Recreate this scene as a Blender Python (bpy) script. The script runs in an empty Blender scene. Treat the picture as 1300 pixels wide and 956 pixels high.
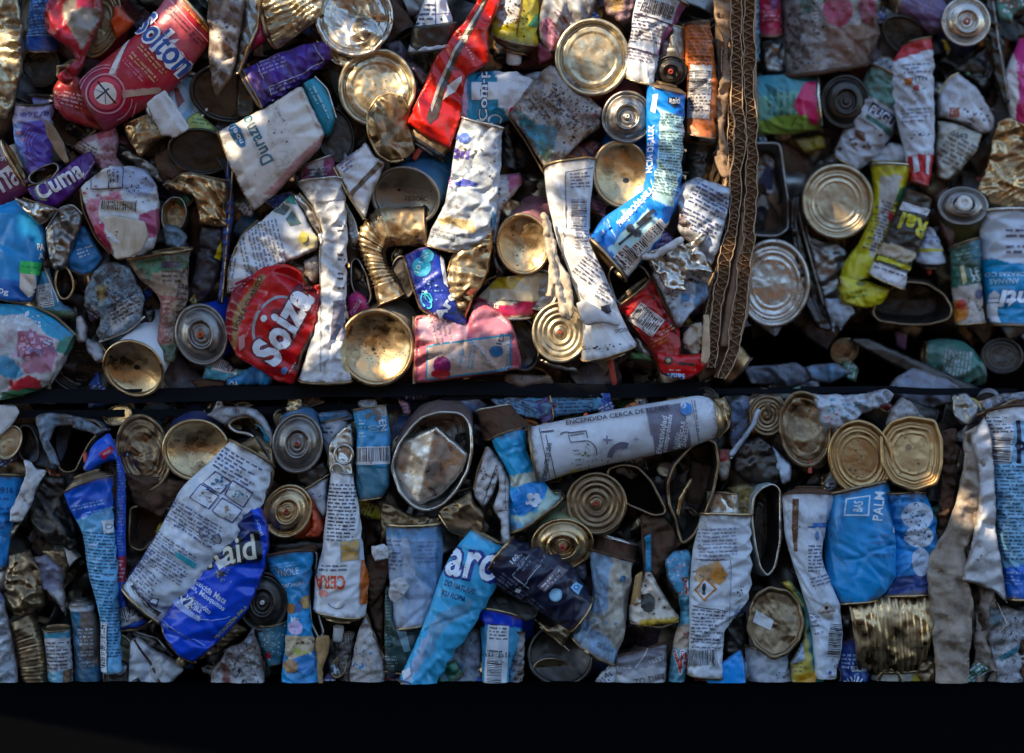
import bpy, math, random
import numpy as np
from mathutils import Vector, Matrix
from mathutils.bvhtree import BVHTree
from mathutils.geometry import delaunay_2d_cdt

scene = bpy.context.scene
S = 0.00075                 # metres per unit of the layout grid
DIST = 3000.0               # camera distance in layout units
CX, CY, GY = 650.0, 478.0, 862.0
ZC = (GY - CY) * S

# ---------------------------------------------------------------- camera, light, exposure
cam_d = bpy.data.cameras.new("camera"); cam = bpy.data.objects.new("camera", cam_d)
scene.collection.objects.link(cam); scene.camera = cam
cam.location = (0, -DIST * S, ZC); cam.rotation_euler = (math.radians(90), 0, 0)
cam_d.sensor_width = 36; cam_d.lens = 36 * DIST / 1300; cam_d.clip_end = 1000; cam_d.clip_start = 0.05
cam_d.dof.use_dof = True; cam_d.dof.focus_distance = DIST * S - 0.020
cam_d.dof.aperture_fstop = 1.5
SUN_EL, SUN_AZ = math.radians(38), math.radians(-46)      # azimuth measured from the viewer's side, minus = from the left
sun_dir = Vector((math.sin(SUN_AZ) * math.cos(SUN_EL), -math.cos(SUN_AZ) * math.cos(SUN_EL), math.sin(SUN_EL)))
w = bpy.data.worlds.new("World"); scene.world = w; w.use_nodes = True
nt = w.node_tree; nt.nodes.clear()
sky = nt.nodes.new("ShaderNodeTexSky"); sky.sky_type = 'NISHITA'; sky.sun_disc = False
sky.sun_elevation = SUN_EL; sky.sun_rotation = math.atan2(sun_dir.x, sun_dir.y)
sky.air_density = 1.0; sky.dust_density = 0.2; sky.ozone_density = 2.0
bg = nt.nodes.new("ShaderNodeBackground"); bg.inputs[1].default_value = 0.115
wo = nt.nodes.new("ShaderNodeOutputWorld")
nt.links.new(sky.outputs[0], bg.inputs[0]); nt.links.new(bg.outputs[0], wo.inputs[0])
sl = bpy.data.lights.new("sun", 'SUN'); sl.energy = 2.6; sl.angle = math.radians(0.4); sl.color = (1, .82, .56)
so = bpy.data.objects.new("sun", sl); scene.collection.objects.link(so)
so.rotation_euler = sun_dir.to_track_quat('Z', 'Y').to_euler(); so.location = sun_dir * 8
scene.view_settings.view_transform = 'Standard'; scene.view_settings.look = 'None'
scene.view_settings.gamma = 1; scene.view_settings.exposure = 2.02
scene.view_settings.use_curve_mapping = False

# ---------------------------------------------------------------- numbers
def lin(h):
    h = h.lstrip('#'); c = np.array([int(h[i:i+2], 16) / 255 for i in (0, 2, 4)])
    if c.mean() > .52 and np.ptp(c) < .13: c[1] = max(c[1], (c[0] + c[2]) / 2 - .002); c = c * 1.03
    return np.where(c <= .04045, c / 12.92, ((c + .055) / 1.055) ** 2.4)
def _h(i, j, k, s):
    n = (i * 73856093) ^ (j * 19349663) ^ (k * 83492791) ^ (s * 2654435761)
    n = (n ^ (n >> 13)) * 1274126177
    n = n & 0x7fffffff
    n = (n ^ (n >> 16)) & 0xffff
    return n / 32768.0 - 1
_R = np.array(Matrix.Rotation(.6, 3, 'X') @ Matrix.Rotation(.9, 3, 'Y') @ Matrix.Rotation(.4, 3, 'Z'))
def smooth(P, sc, seed):
    q = P / sc; f = np.floor(q); r = q - f; r = r * r * (3 - 2 * r); f = f.astype(np.int64); o = 0
    for a in (0, 1):
        for b in (0, 1):
            for c in (0, 1):
                wt = (r[:, 0] if a else 1 - r[:, 0]) * (r[:, 1] if b else 1 - r[:, 1]) * (r[:, 2] if c else 1 - r[:, 2])
                o = o + wt * _h(f[:, 0] + a, f[:, 1] + b, f[:, 2] + c, seed)
    return o
def facet(P, sc, seed):      # piecewise linear noise: flat facets meeting in sharp creases, like dented tin
    W = np.stack([smooth(P, sc * 1.3, seed + 11 + i) for i in range(3)], 1) * sc * .45
    q = ((P + W) @ _R.T) / sc; f = np.floor(q); r = q - f; f = f.astype(np.int64)
    o = np.argsort(-r, axis=1); n = np.arange(len(r))
    a, b, c = r[n, o[:, 0]], r[n, o[:, 1]], r[n, o[:, 2]]
    g = f.copy(); v = (1 - a) * _h(g[:, 0], g[:, 1], g[:, 2], seed)
    g[n, o[:, 0]] += 1; v = v + (a - b) * _h(g[:, 0], g[:, 1], g[:, 2], seed)
    g[n, o[:, 1]] += 1; v = v + (b - c) * _h(g[:, 0], g[:, 1], g[:, 2], seed)
    g[n, o[:, 2]] += 1; return v + c * _h(g[:, 0], g[:, 1], g[:, 2], seed)
def crumple(P, amp, seed, sc=26):
    if amp <= 0: return P
    amp = amp * 1.08
    Q = P.copy()
    Q[:, 2] += amp * (facet(P, sc, seed) * .95 + facet(P, sc * .45, seed + 5) * .5 + facet(P, sc * .22, seed + 9) * .2)
    Q[:, 0] += amp * .35 * facet(P, sc, seed + 2); Q[:, 1] += amp * .35 * facet(P, sc, seed + 3)
    return Q
def inpoly(x, y, poly):
    p = np.asarray(poly, float).reshape(-1, 2); r = np.zeros(len(x), bool); j = len(p) - 1
    for i in range(len(p)):
        yi, yj, xi, xj = p[i, 1], p[j, 1], p[i, 0], p[j, 0]
        if yi != yj: r ^= ((yi > y) != (yj > y)) & (x < (xj - xi) * (y - yi) / (yj - yi) + xi)
        j = i
    return r
def segd(x, y, a, b):
    dx, dy = b[0] - a[0], b[1] - a[1]; L = dx * dx + dy * dy + 1e-9
    t = np.clip(((x - a[0]) * dx + (y - a[1]) * dy) / L, 0, 1)
    return np.hypot(x - a[0] - t * dx, y - a[1] - t * dy)

# ---------------------------------------------------------------- materials
def mat(name):
    m = bpy.data.materials.new(name); m.use_nodes = True; nt = m.node_tree; nt.nodes.clear()
    return m, nt
def N(nt, t, **k):
    n = nt.nodes.new(t)
    for a, v in k.items():
        if a.startswith('i_'):
            n.inputs[a[2:].replace('_', ' ')].default_value = v
        else: setattr(n, a, v)
    return n
def noise(nt, pos, scale, detail=3, rough=.6, vec_scale=None, dist=0):
    src = pos
    if vec_scale:
        mp = N(nt, "ShaderNodeMapping"); mp.inputs['Scale'].default_value = vec_scale
        mp.inputs['Rotation'].default_value = (.4, .7, .3)
        nt.links.new(pos, mp.inputs[0]); src = mp.outputs[0]
    n = N(nt, "ShaderNodeTexNoise"); n.inputs['Scale'].default_value = scale; n.inputs['Detail'].default_value = detail
    n.inputs['Roughness'].default_value = rough; n.inputs['Distortion'].default_value = dist
    nt.links.new(src, n.inputs['Vector']); return n.outputs['Fac']
def ramp(nt, f, lo, hi):
    r = N(nt, "ShaderNodeMapRange"); r.inputs['From Min'].default_value = lo; r.inputs['From Max'].default_value = hi
    nt.links.new(f, r.inputs['Value']); return r.outputs['Result']
def mixc(nt, fac, a, b):
    m = N(nt, "ShaderNodeMix", data_type='RGBA')
    for s, v in ((0, fac), (6, a), (7, b)):
        if hasattr(v, 'links'): nt.links.new(v, m.inputs[s])
        elif s == 0: m.inputs[0].default_value = v
        else: m.inputs[s].default_value = (*v, 1) if len(v) == 3 else v
    return m.outputs[2]
def mth(nt, op, a, b):
    m = N(nt, "ShaderNodeMath", operation=op)
    for i, v in ((0, a), (1, b)):
        if hasattr(v, 'links'): nt.links.new(v, m.inputs[i])
        else: m.inputs[i].default_value = v
    return m.outputs[0]
def finish(nt, col, rough, metal, bump=None, bd=.0004, spec=.5, coat=0):
    p = N(nt, "ShaderNodeBsdfPrincipled")
    for k, v in (('Base Color', col), ('Roughness', rough), ('Metallic', metal)):
        if hasattr(v, 'links'): nt.links.new(v, p.inputs[k])
        else: p.inputs[k].default_value = (*v, 1) if k == 'Base Color' else v
    p.inputs['Specular IOR Level'].default_value = spec
    if coat: p.inputs['Coat Weight'].default_value = coat; p.inputs['Coat Roughness'].default_value = .12
    if bump is not None:
        b = N(nt, "ShaderNodeBump"); b.inputs['Distance'].default_value = bd; b.inputs['Strength'].default_value = 1
        nt.links.new(bump, b.inputs['Height']); nt.links.new(b.outputs[0], p.inputs['Normal'])
    o = N(nt, "ShaderNodeOutputMaterial"); nt.links.new(p.outputs[0], o.inputs[0])
def label_mat(name, wear, base=None):
    m, nt = mat(name)
    g = N(nt, "ShaderNodeNewGeometry").outputs['Position']
    a0 = N(nt, "ShaderNodeVertexColor"); a0.layer_name = "Col"
    a = N(nt, "ShaderNodeHueSaturation"); a.inputs['Saturation'].default_value = 1.05; a.inputs['Value'].default_value = 1.16; nt.links.new(a0.outputs[0], a.inputs['Color'])
    big = noise(nt, g, 22, 5, .65); fine = noise(nt, g, 230, 5, .7, dist=.6); mid = noise(nt, g, 75, 4, .7)
    scr = noise(nt, g, 60, 5, .8, (1, 1, 9), .4); scr2 = noise(nt, g, 80, 5, .8, (9, 1, 1.2), .4)
    low = noise(nt, g, 13, 4, .6, dist=.8)
    col = mixc(nt, mth(nt, 'MULTIPLY', ramp(nt, low, .5, .75), .04 + .07 * wear), a.outputs[0], lin('#b4aca4'))
    col = mixc(nt, mth(nt, 'MULTIPLY', ramp(nt, low, .5, .28), .18 + .12 * wear), col, lin('#4a4038'))
    col = mixc(nt, mth(nt, 'MULTIPLY', ramp(nt, mid, .42, .75), .03 + .1 * wear), col, lin('#8d8376'))
    dirt = mth(nt, 'MULTIPLY', ramp(nt, big, .565 - .07 * wear, .74 - .05 * wear), ramp(nt, fine, .3, .6))
    col = mixc(nt, mth(nt, 'MULTIPLY', dirt, .48 + .15 * wear), col, lin('#4e3624'))
    sp = ramp(nt, fine, .70 - .028 * wear, .735 - .028 * wear)
    col = mixc(nt, mth(nt, 'MULTIPLY', sp, .7), col, lin('#1c130d'))
    ch = mth(nt, 'MAXIMUM', ramp(nt, scr, .715 - .03 * wear, .74 - .03 * wear), ramp(nt, scr2, .725 - .03 * wear, .75 - .03 * wear))
    col = mixc(nt, ch, col, lin('#a39c92'))
    rough = mth(nt, 'ADD', .17 + .07 * wear, mth(nt, 'MULTIPLY', mid, .3))
    finish(nt, col, rough, mth(nt, 'MULTIPLY', ch, .6), mth(nt, 'ADD', mth(nt, 'MULTIPLY', mid, .35 + .12 * wear), mth(nt, 'MULTIPLY', fine, .22)), .0006 + .0002 * wear, .5)
    return m
def metal_mat(name, c, rust='#5a3a20', ra=1.0, rough=.3, dust='#9a8a70', du=.35):
    m, nt = mat(name)
    g = N(nt, "ShaderNodeNewGeometry").outputs['Position']
    big = noise(nt, g, 28, 5, .65, dist=.5); fine = noise(nt, g, 260, 4, .7); mid = noise(nt, g, 85, 4, .65, dist=.4)
    col = mixc(nt, mid, lin(c) * .72, np.minimum(lin(c) * 1.25, 1))
    r = mth(nt, 'MULTIPLY', ramp(nt, big, .66 - .12 * ra, .84 - .12 * ra), ramp(nt, mid, .35, .62))
    col = mixc(nt, mth(nt, 'MULTIPLY', r, .85), col, lin(rust))
    d = mth(nt, 'MULTIPLY', ramp(nt, mid, .42, .7), du)
    col = mixc(nt, d, col, lin(dust))
    sp = ramp(nt, fine, .66 - .02 * ra, .70 - .02 * ra)
    col = mixc(nt, sp, col, lin('#1b120a'))
    nonm = mth(nt, 'MAXIMUM', mth(nt, 'MAXIMUM', r, sp), d)
    metal = mth(nt, 'SUBTRACT', 1.0, nonm)
    ro = mth(nt, 'ADD', rough, mth(nt, 'MULTIPLY', nonm, .45))
    finish(nt, col, ro, metal, mth(nt, 'ADD', mth(nt, 'MULTIPLY', mid, .35), mth(nt, 'MULTIPLY', fine, .25)), .0005)
    return m
def plain_mat(name, c, rough=.7, c2=None, sc=60, spec=.3, bd=.0008, vs=None):
    m, nt = mat(name)
    g = N(nt, "ShaderNodeNewGeometry").outputs['Position']
    f = noise(nt, g, sc, 6, .7, vs)
    col = mixc(nt, ramp(nt, f, .35, .68), lin(c), lin(c2 or c))
    finish(nt, col, rough, 0, noise(nt, g, sc * 3, 5, .7, vs), bd, spec)
    return m
M = {
 'label0': label_mat('printed_tinplate_clean', 0), 'label1': label_mat('printed_tinplate', 1),
 'label2': label_mat('printed_tinplate_dirty', 2.1), 'label3': label_mat('printed_tinplate_filthy', 3.3),
 'tin': metal_mat('bare_tin', '#bfb8ac', ra=.85, rough=.27, du=.45),
 'steel': metal_mat('dull_steel', '#8d8983', ra=1.0, rough=.36, dust='#6e6250'),
 'gold': metal_mat('gold_lacquered_tin', '#bea176', ra=1.05, rough=.27, dust='#9c8a6c', du=.38),
 'bronze': metal_mat('stained_gold_tin', '#8c775a', ra=1.4, rough=.34, dust='#6a5236', du=.5),
 'amber': metal_mat('amber_lacquered_tin', '#b99563', ra=.8, rough=.33, dust='#96774c', du=.6),
 'cream': metal_mat('cream_lacquered_tin', '#c0b090', ra=1.05, rough=.34, dust='#94805e', du=.5),
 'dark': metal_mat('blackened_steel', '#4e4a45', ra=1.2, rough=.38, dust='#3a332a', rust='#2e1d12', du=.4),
 'rust': metal_mat('rusty_steel', '#5e4a3a', ra=2.4, rough=.6, rust='#5a3420', dust='#5c4030', du=.6),
 'card': plain_mat('brown_cardboard', '#7d6650', .85, '#a0846a', 40),
 'cardedge': plain_mat('pale_cardboard_edge', '#ae9272', .85, '#c8ac8c', 80),
 'paper': plain_mat('torn_paper', '#c8bba8', .85, '#9c8a72', 50, vs=(1, 1, .3)),
 'wpaper': plain_mat('white_paper', '#c9c5c8', .8, '#a8a29e', 40),
 'film': plain_mat('grey_plastic_film', '#8a94a0', .3, '#b4bcc6', 30, .6),
 'wplastic': plain_mat('white_plastic', '#d8d6d0', .35, '#b8b4aa', 60),
 'orange': plain_mat('orange_plastic', '#c85a26', .45, '#a8431c', 90),
 'redp': plain_mat('red_plastic', '#b04a3a', .45, '#8c2f22', 90),
 'fabric': plain_mat('dirty_woven_sack', '#8d7b69', .95, '#b0a08e', 70, .1, .002),
 'wood': plain_mat('splintered_wood', '#b08c5c', .8, '#8a6438', 60, .3, .001, (1, 1, .15)),
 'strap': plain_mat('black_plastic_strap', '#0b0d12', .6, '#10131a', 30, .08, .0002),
 'void': plain_mat('dark_interior', '#15110e', .95, '#241b14', 50, .05),  # near-black colour standing in for shade in gaps and deep mouths
}

# ---------------------------------------------------------------- mesh collector (layout units: x right, y down, depth towards the viewer)
class MB:
    def __init__(s): s.v = []; s.f = []; s.c = []; s.m = []; s.n = 0; s.mats = []
    def add(s, V, F, col=None, m='label1'):
        V = np.asarray(V, float)
        if m not in s.mats: s.mats.append(m)
        mi = s.mats.index(m); s.v.append(V)
        if col is None: col = np.tile((.5, .5, .5), (len(V), 1))
        elif len(np.shape(col)) == 1: col = np.tile(col, (len(V), 1))
        s.c.append(col); F = np.asarray(F)
        s.f.append(F + s.n); s.m.append((mi, len(F))); s.n += len(V)
    def build(s, name, parent, origin, warp=None, smoothf=True):
        V = np.concatenate(s.v); C = np.concatenate(s.c)
        me = bpy.data.meshes.new(name)
        L = np.stack([(V[:, 0] - origin[0]) * S, -(V[:, 2] - origin[2]) * S, -(V[:, 1] - origin[1]) * S], 1)
        me.vertices.add(len(L)); me.vertices.foreach_set('co', L.ravel())
        cnt = [f.shape[1] for f in s.f for _ in range(len(f))]
        tot = int(sum(f.size for f in s.f)); nf = len(cnt)
        me.loops.add(tot); me.loops.foreach_set('vertex_index', np.concatenate([f.ravel() for f in s.f]).astype(np.int32))
        me.polygons.add(nf); st = np.concatenate([[0], np.cumsum(cnt)[:-1]]).astype(np.int32)
        me.polygons.foreach_set('loop_start', st)
        mi = np.concatenate([np.full(n, i) for i, n in s.m]).astype(np.int32)
        me.polygons.foreach_set('material_index', mi)
        me.polygons.foreach_set('use_smooth', np.full(nf, smoothf))
        for m in s.mats: me.materials.append(M[m])
        ca = me.color_attributes.new("Col", 'FLOAT_COLOR', 'POINT')
        ca.data.foreach_set('color', np.concatenate([C, np.ones((len(C), 1))], 1).astype(np.float32).ravel())
        me.update(calc_edges=True); me.validate()
        o = bpy.data.objects.new(name, me); scene.collection.objects.link(o)
        if parent: o.parent = parent
        return o
def world(x, y, d):
    k = (DIST - d) / DIST
    return Vector(((x - CX) * S * k, -d * S, ZC - (y - CY) * S * k))
def root(name, label, cat, x, y, d, group=None):
    o = bpy.data.objects.new(name, None); scene.collection.objects.link(o); o.empty_display_size = .01
    o.location = world(x, y, d); o['label'] = label; o['category'] = cat
    if group: o['group'] = group
    return o
def loft(mb, R, col=None, m='label1', close=True, cap=False, colf=None):
    R = np.asarray(R); K, n = R.shape[:2]
    V = R.reshape(-1, 3); i = np.arange(K - 1)[:, None] * n; j = np.arange(n if close else n - 1)[None]
    a = i + j; b = i + (j + 1) % n
    F = np.stack([a, b, b + n, a + n], -1).reshape(-1, 4)
    if colf is not None: col = colf(V)
    mb.add(V, F, col, m)
    if cap:
        c = R[-1].mean(0); V2 = np.vstack([R[-1], c]); jj = np.arange(n)
        mb.add(V2, np.stack([jj, (jj + 1) % n, np.full(n, n)], 1), None if col is None else col[-1] if np.ndim(col) > 1 else col, m)

# end profiles: (radius fraction, height fraction), from the rim inwards
PROF = {
 'dish':  [(1, 0), (1.05, .01), (1.075, .05), (1.055, .1), (1.0, .115), (.955, .09), (.94, .04), (.93, -.05)] + [(r, -.06 - .27 * (1 - (r / .92) ** 2)) for r in np.linspace(.92, .03, 16)],
 'flat':  [(1, 0), (1.05, .01), (1.075, .05), (1.055, .1), (1.0, .115), (.955, .09), (.94, .04), (.93, -.05), (.9, -.07), (.6, -.075), (.3, -.07), (.04, -.07)],
 'food':  [(1, 0), (1.05, .01), (1.075, .05), (1.055, .1), (1.0, .115), (.955, .09), (.94, .04), (.93, -.03), (.89, -.05), (.86, -.015), (.83, -.015), (.80, -.05), (.77, -.015), (.74, -.015), (.71, -.05), (.62, -.055), (.59, -.03), (.56, -.055), (.3, -.05), (.04, -.05)],
 'plate': [(1, 0), (1.05, .01), (1.075, .05), (1.055, .1), (1.0, .115), (.955, .09), (.94, .04), (.92, -.04), (.88, -.05), (.85, .0), (.70, .02), (.67, -.01), (.64, -.01), (.4, .0), (.04, .0)],
 'valve': [(1, 0), (1.05, .01), (1.075, .05), (1.055, .1), (1.0, .115), (.955, .09), (.94, .04), (.91, .02), (.86, .09), (.78, .2), (.70, .27), (.62, .31), (.56, .32), (.53, .37), (.49, .39), (.45, .37), (.43, .28), (.41, .2), (.36, .18), (.31, .19), (.27, .24), (.22, .25), (.18, .22), (.15, .24), (.13, .32), (.10, .34), (.03, .34)],
 'ring':  [(1, 0), (1.05, .01), (1.075, .05), (1.055, .1), (1.0, .115), (.955, .09), (.94, .04), (.92, -.02), (.87, .03), (.80, .06), (.74, .05), (.70, .0), (.66, .03), (.60, .04), (.55, .0), (.50, -.03), (.46, .0), (.42, .03), (.36, .03), (.33, -.04), (.24, -.05), (.2, .02), (.14, .05), (.1, .05), (.03, .04)],
 'cone':  [(1, 0), (1.03, .03), (1.03, .09), (.98, .13), (.95, .15), (.88, .30), (.76, .46), (.62, .56), (.52, .60), (.50, .63), (.54, .66), (.56, .72), (.54, .78), (.46, .79), (.2, .79), (.03, .79)],
 'deep':  [(1, 0), (1.05, .01), (1.075, .05), (1.055, .1), (1.0, .115), (.955, .09), (.94, .04), (.92, -.15), (.91, -.5), (.88, -.9), (.5, -.95), (.04, -.95)],
 'plain': [(1, 0), (1.05, .01), (1.075, .05), (1.055, .1), (1.0, .115), (.955, .09), (.94, .04), (.92, -.03), (.5, -.03), (.04, -.03)],
 'crush': [(1, 0), (.9, .01), (.5, -.02), (.04, -.04)],
}
def dense(prof, step=.035):
    o = []
    for (r0, h0), (r1, h1) in zip(prof[:-1], prof[1:]):
        k = max(1, int(max(abs(r1 - r0), abs(h1 - h0)) / step))
        o += [(r0 + (r1 - r0) * t / k, h0 + (h1 - h0) * t / k) for t in range(k)]
    return o + [prof[-1]]
def cap_rings(ring, nrm, rad, prof, sc=1.0):
    c = ring.mean(0); return np.stack([c + (ring - c) * r + nrm * h * rad * sc for r, h in dense(prof)])
def nozzle(mb, c, nrm, rad, m, wide=.13, tall=.34, up=.3):
    a = np.cross(nrm, [0, 0, 1.0]); a = a / np.linalg.norm(a) if np.linalg.norm(a) > .1 else np.array([1., 0, 0]); b = np.cross(nrm, a)
    t = np.linspace(0, 2 * np.pi, 20, endpoint=False)
    ring = lambda r, h: c + nrm * h + np.outer(np.cos(t), a) * r + np.outer(np.sin(t), b) * r
    R = [ring(rad * wide, up * rad), ring(rad * wide, (up + tall * .8) * rad), ring(rad * wide * .8, (up + tall) * rad), ring(rad * wide * .45, (up + tall) * rad), ring(rad * wide * .35, (up + tall * .7) * rad)]
    loft(mb, R, lin('#888888'), m, cap=True)

def facetize(f, X, Y, size, seed):
    """f sampled at the corners of an irregular triangle lattice and joined by flat facets: folded sheet metal"""
    def wr(x, y): 
        q = np.stack([x, y, x * 0], 1); a = size * .34
        return smooth(q, size * 1.5, seed + 61) * a, smooth(q, size * 1.5, seed + 62) * a
    wx, wy = wr(X, Y); u, v = X + wx, Y + wy; an = (seed % 90) * math.pi / 180; ca, sa = math.cos(an), math.sin(an)
    p, q = (u * ca + v * sa) / size, (-u * sa + v * ca) / (size * .8); p = p + q * .5
    i, j = np.floor(p), np.floor(q); a, b = p - i, q - j; low = a + b < 1
    N3 = [(i + ~low, j + ~low), (i + 1, j), (i, j + 1)]
    W = [np.where(low, 1 - a - b, a + b - 1), np.where(low, a, 1 - b), np.where(low, b, 1 - a)]
    out = 0
    for (ni, nj), w_ in zip(N3, W):
        pp = (ni - nj * .5) * size; qq = nj * size * .8; x, y = pp * ca - qq * sa, pp * sa + qq * ca
        key = ni * 100003 + nj; uq, first, inv = np.unique(key, return_index=True, return_inverse=True)
        x1, y1 = x[first], y[first]; dx, dy = wr(x1, y1); val = f(x1 - dx, y1 - dy)[inv]
        out = out + (w_[:, None] if val.ndim > 1 else w_) * val
    return out
def creases(P0, V, amp, cx, cy, half, seed, n=3):      # a few long sharp folds pressed into the metal
    rg = random.Random(seed); V = V.copy()
    for _ in range(n):
        a = rg.uniform(0, math.pi); ox, oy = rg.uniform(-.6, .6) * half, rg.uniform(-.6, .6) * half; l = half * rg.uniform(.5, 1.3)
        p, q = (cx + ox - l * math.cos(a), cy + oy - l * math.sin(a)), (cx + ox + l * math.cos(a), cy + oy + l * math.sin(a)); wd = rg.uniform(3.5, 8)
        V[:, 2] += amp * rg.choice([-1, -1, 1]) * rg.uniform(.5, 1.1) * np.clip(1 - segd(P0[:, 0], P0[:, 1], p, q) / wd, 0, 1)
    return V
def edgewear(C, V, dist, seed, c='#4e3826', reach=7.0):
    k = np.clip((1 - dist / reach) * 1.1 + smooth(V, 6.5, seed + 31) * .55 + smooth(V, 2.8, seed + 32) * .3 - .35, 0, 1)[:, None]
    return C * (1 - k * .85) + lin(c) * k * .85
def painter(col, deco, streak=0, seed=0):
    base = lin(col)
    P = [(lin(e[1]), e[2]) for e in deco if e[0] == 'p']
    def f(V):
        C = np.tile(base, (len(V), 1))
        for c, poly in P: C[inpoly(V[:, 0], V[:, 1], poly)] = c
        if streak:
            for c, sc, th, s in streak if isinstance(streak, list) else []:
                k = np.clip((smooth(V, sc, seed + s) - th) * 6, 0, 1)[:, None]; C = C * (1 - k) + lin(c) * k
        return C
    return f

# ---------------------------------------------------------------- writing and marks laid on a surface
_fc = {}
def glyphs(text, bold=0, shear=0):
    k = (text, bold, shear)
    if k in _fc: return _fc[k]
    c = bpy.data.curves.new("t", 'FONT'); c.body = text; c.offset = bold; c.shear = shear; c.resolution_u = 3
    c.space_character = 1 + max(0, bold) * 2
    o = bpy.data.objects.new("t", c); me = bpy.data.meshes.new_from_object(o)
    me.calc_loop_triangles()
    V = np.array([v.co[:] for v in me.vertices])[:, :2]; F = np.array([t.vertices[:] for t in me.loop_triangles])
    bpy.data.objects.remove(o); bpy.data.curves.remove(c); bpy.data.meshes.remove(me)
    _fc[k] = (V, F); return _fc[k]
def refine(V, F, L):
    for _ in range(11):
        T = V[F]; e = np.stack([np.hypot(*(T[:, (i + 1) % 3] - T[:, i]).T) for i in range(3)], 1)
        k = e.argmax(1); big = e[np.arange(len(F)), k] > L
        if not big.any(): break
        n = np.where(big)[0]; a = F[n, k[n]]; b = F[n, (k[n] + 1) % 3]; c = F[n, (k[n] + 2) % 3]
        mid = (V[a] + V[b]) / 2; mi = len(V) + np.arange(len(n)); V = np.vstack([V, mid])
        F = np.vstack([F[~big], np.stack([a, mi, c], 1), np.stack([mi, b, c], 1)])
    return V, F
def quad(x, y, w_, h_, a=0):
    q = np.array([(-w_ / 2, -h_ / 2), (w_ / 2, -h_ / 2), (w_ / 2, h_ / 2), (-w_ / 2, h_ / 2)]); return rot(q, a) + (x, y)
def rot(q, deg):
    t = -math.radians(deg); c, s = math.cos(t), math.sin(t)
    return np.asarray(q) @ np.array([[c, s], [-s, c]])
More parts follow.
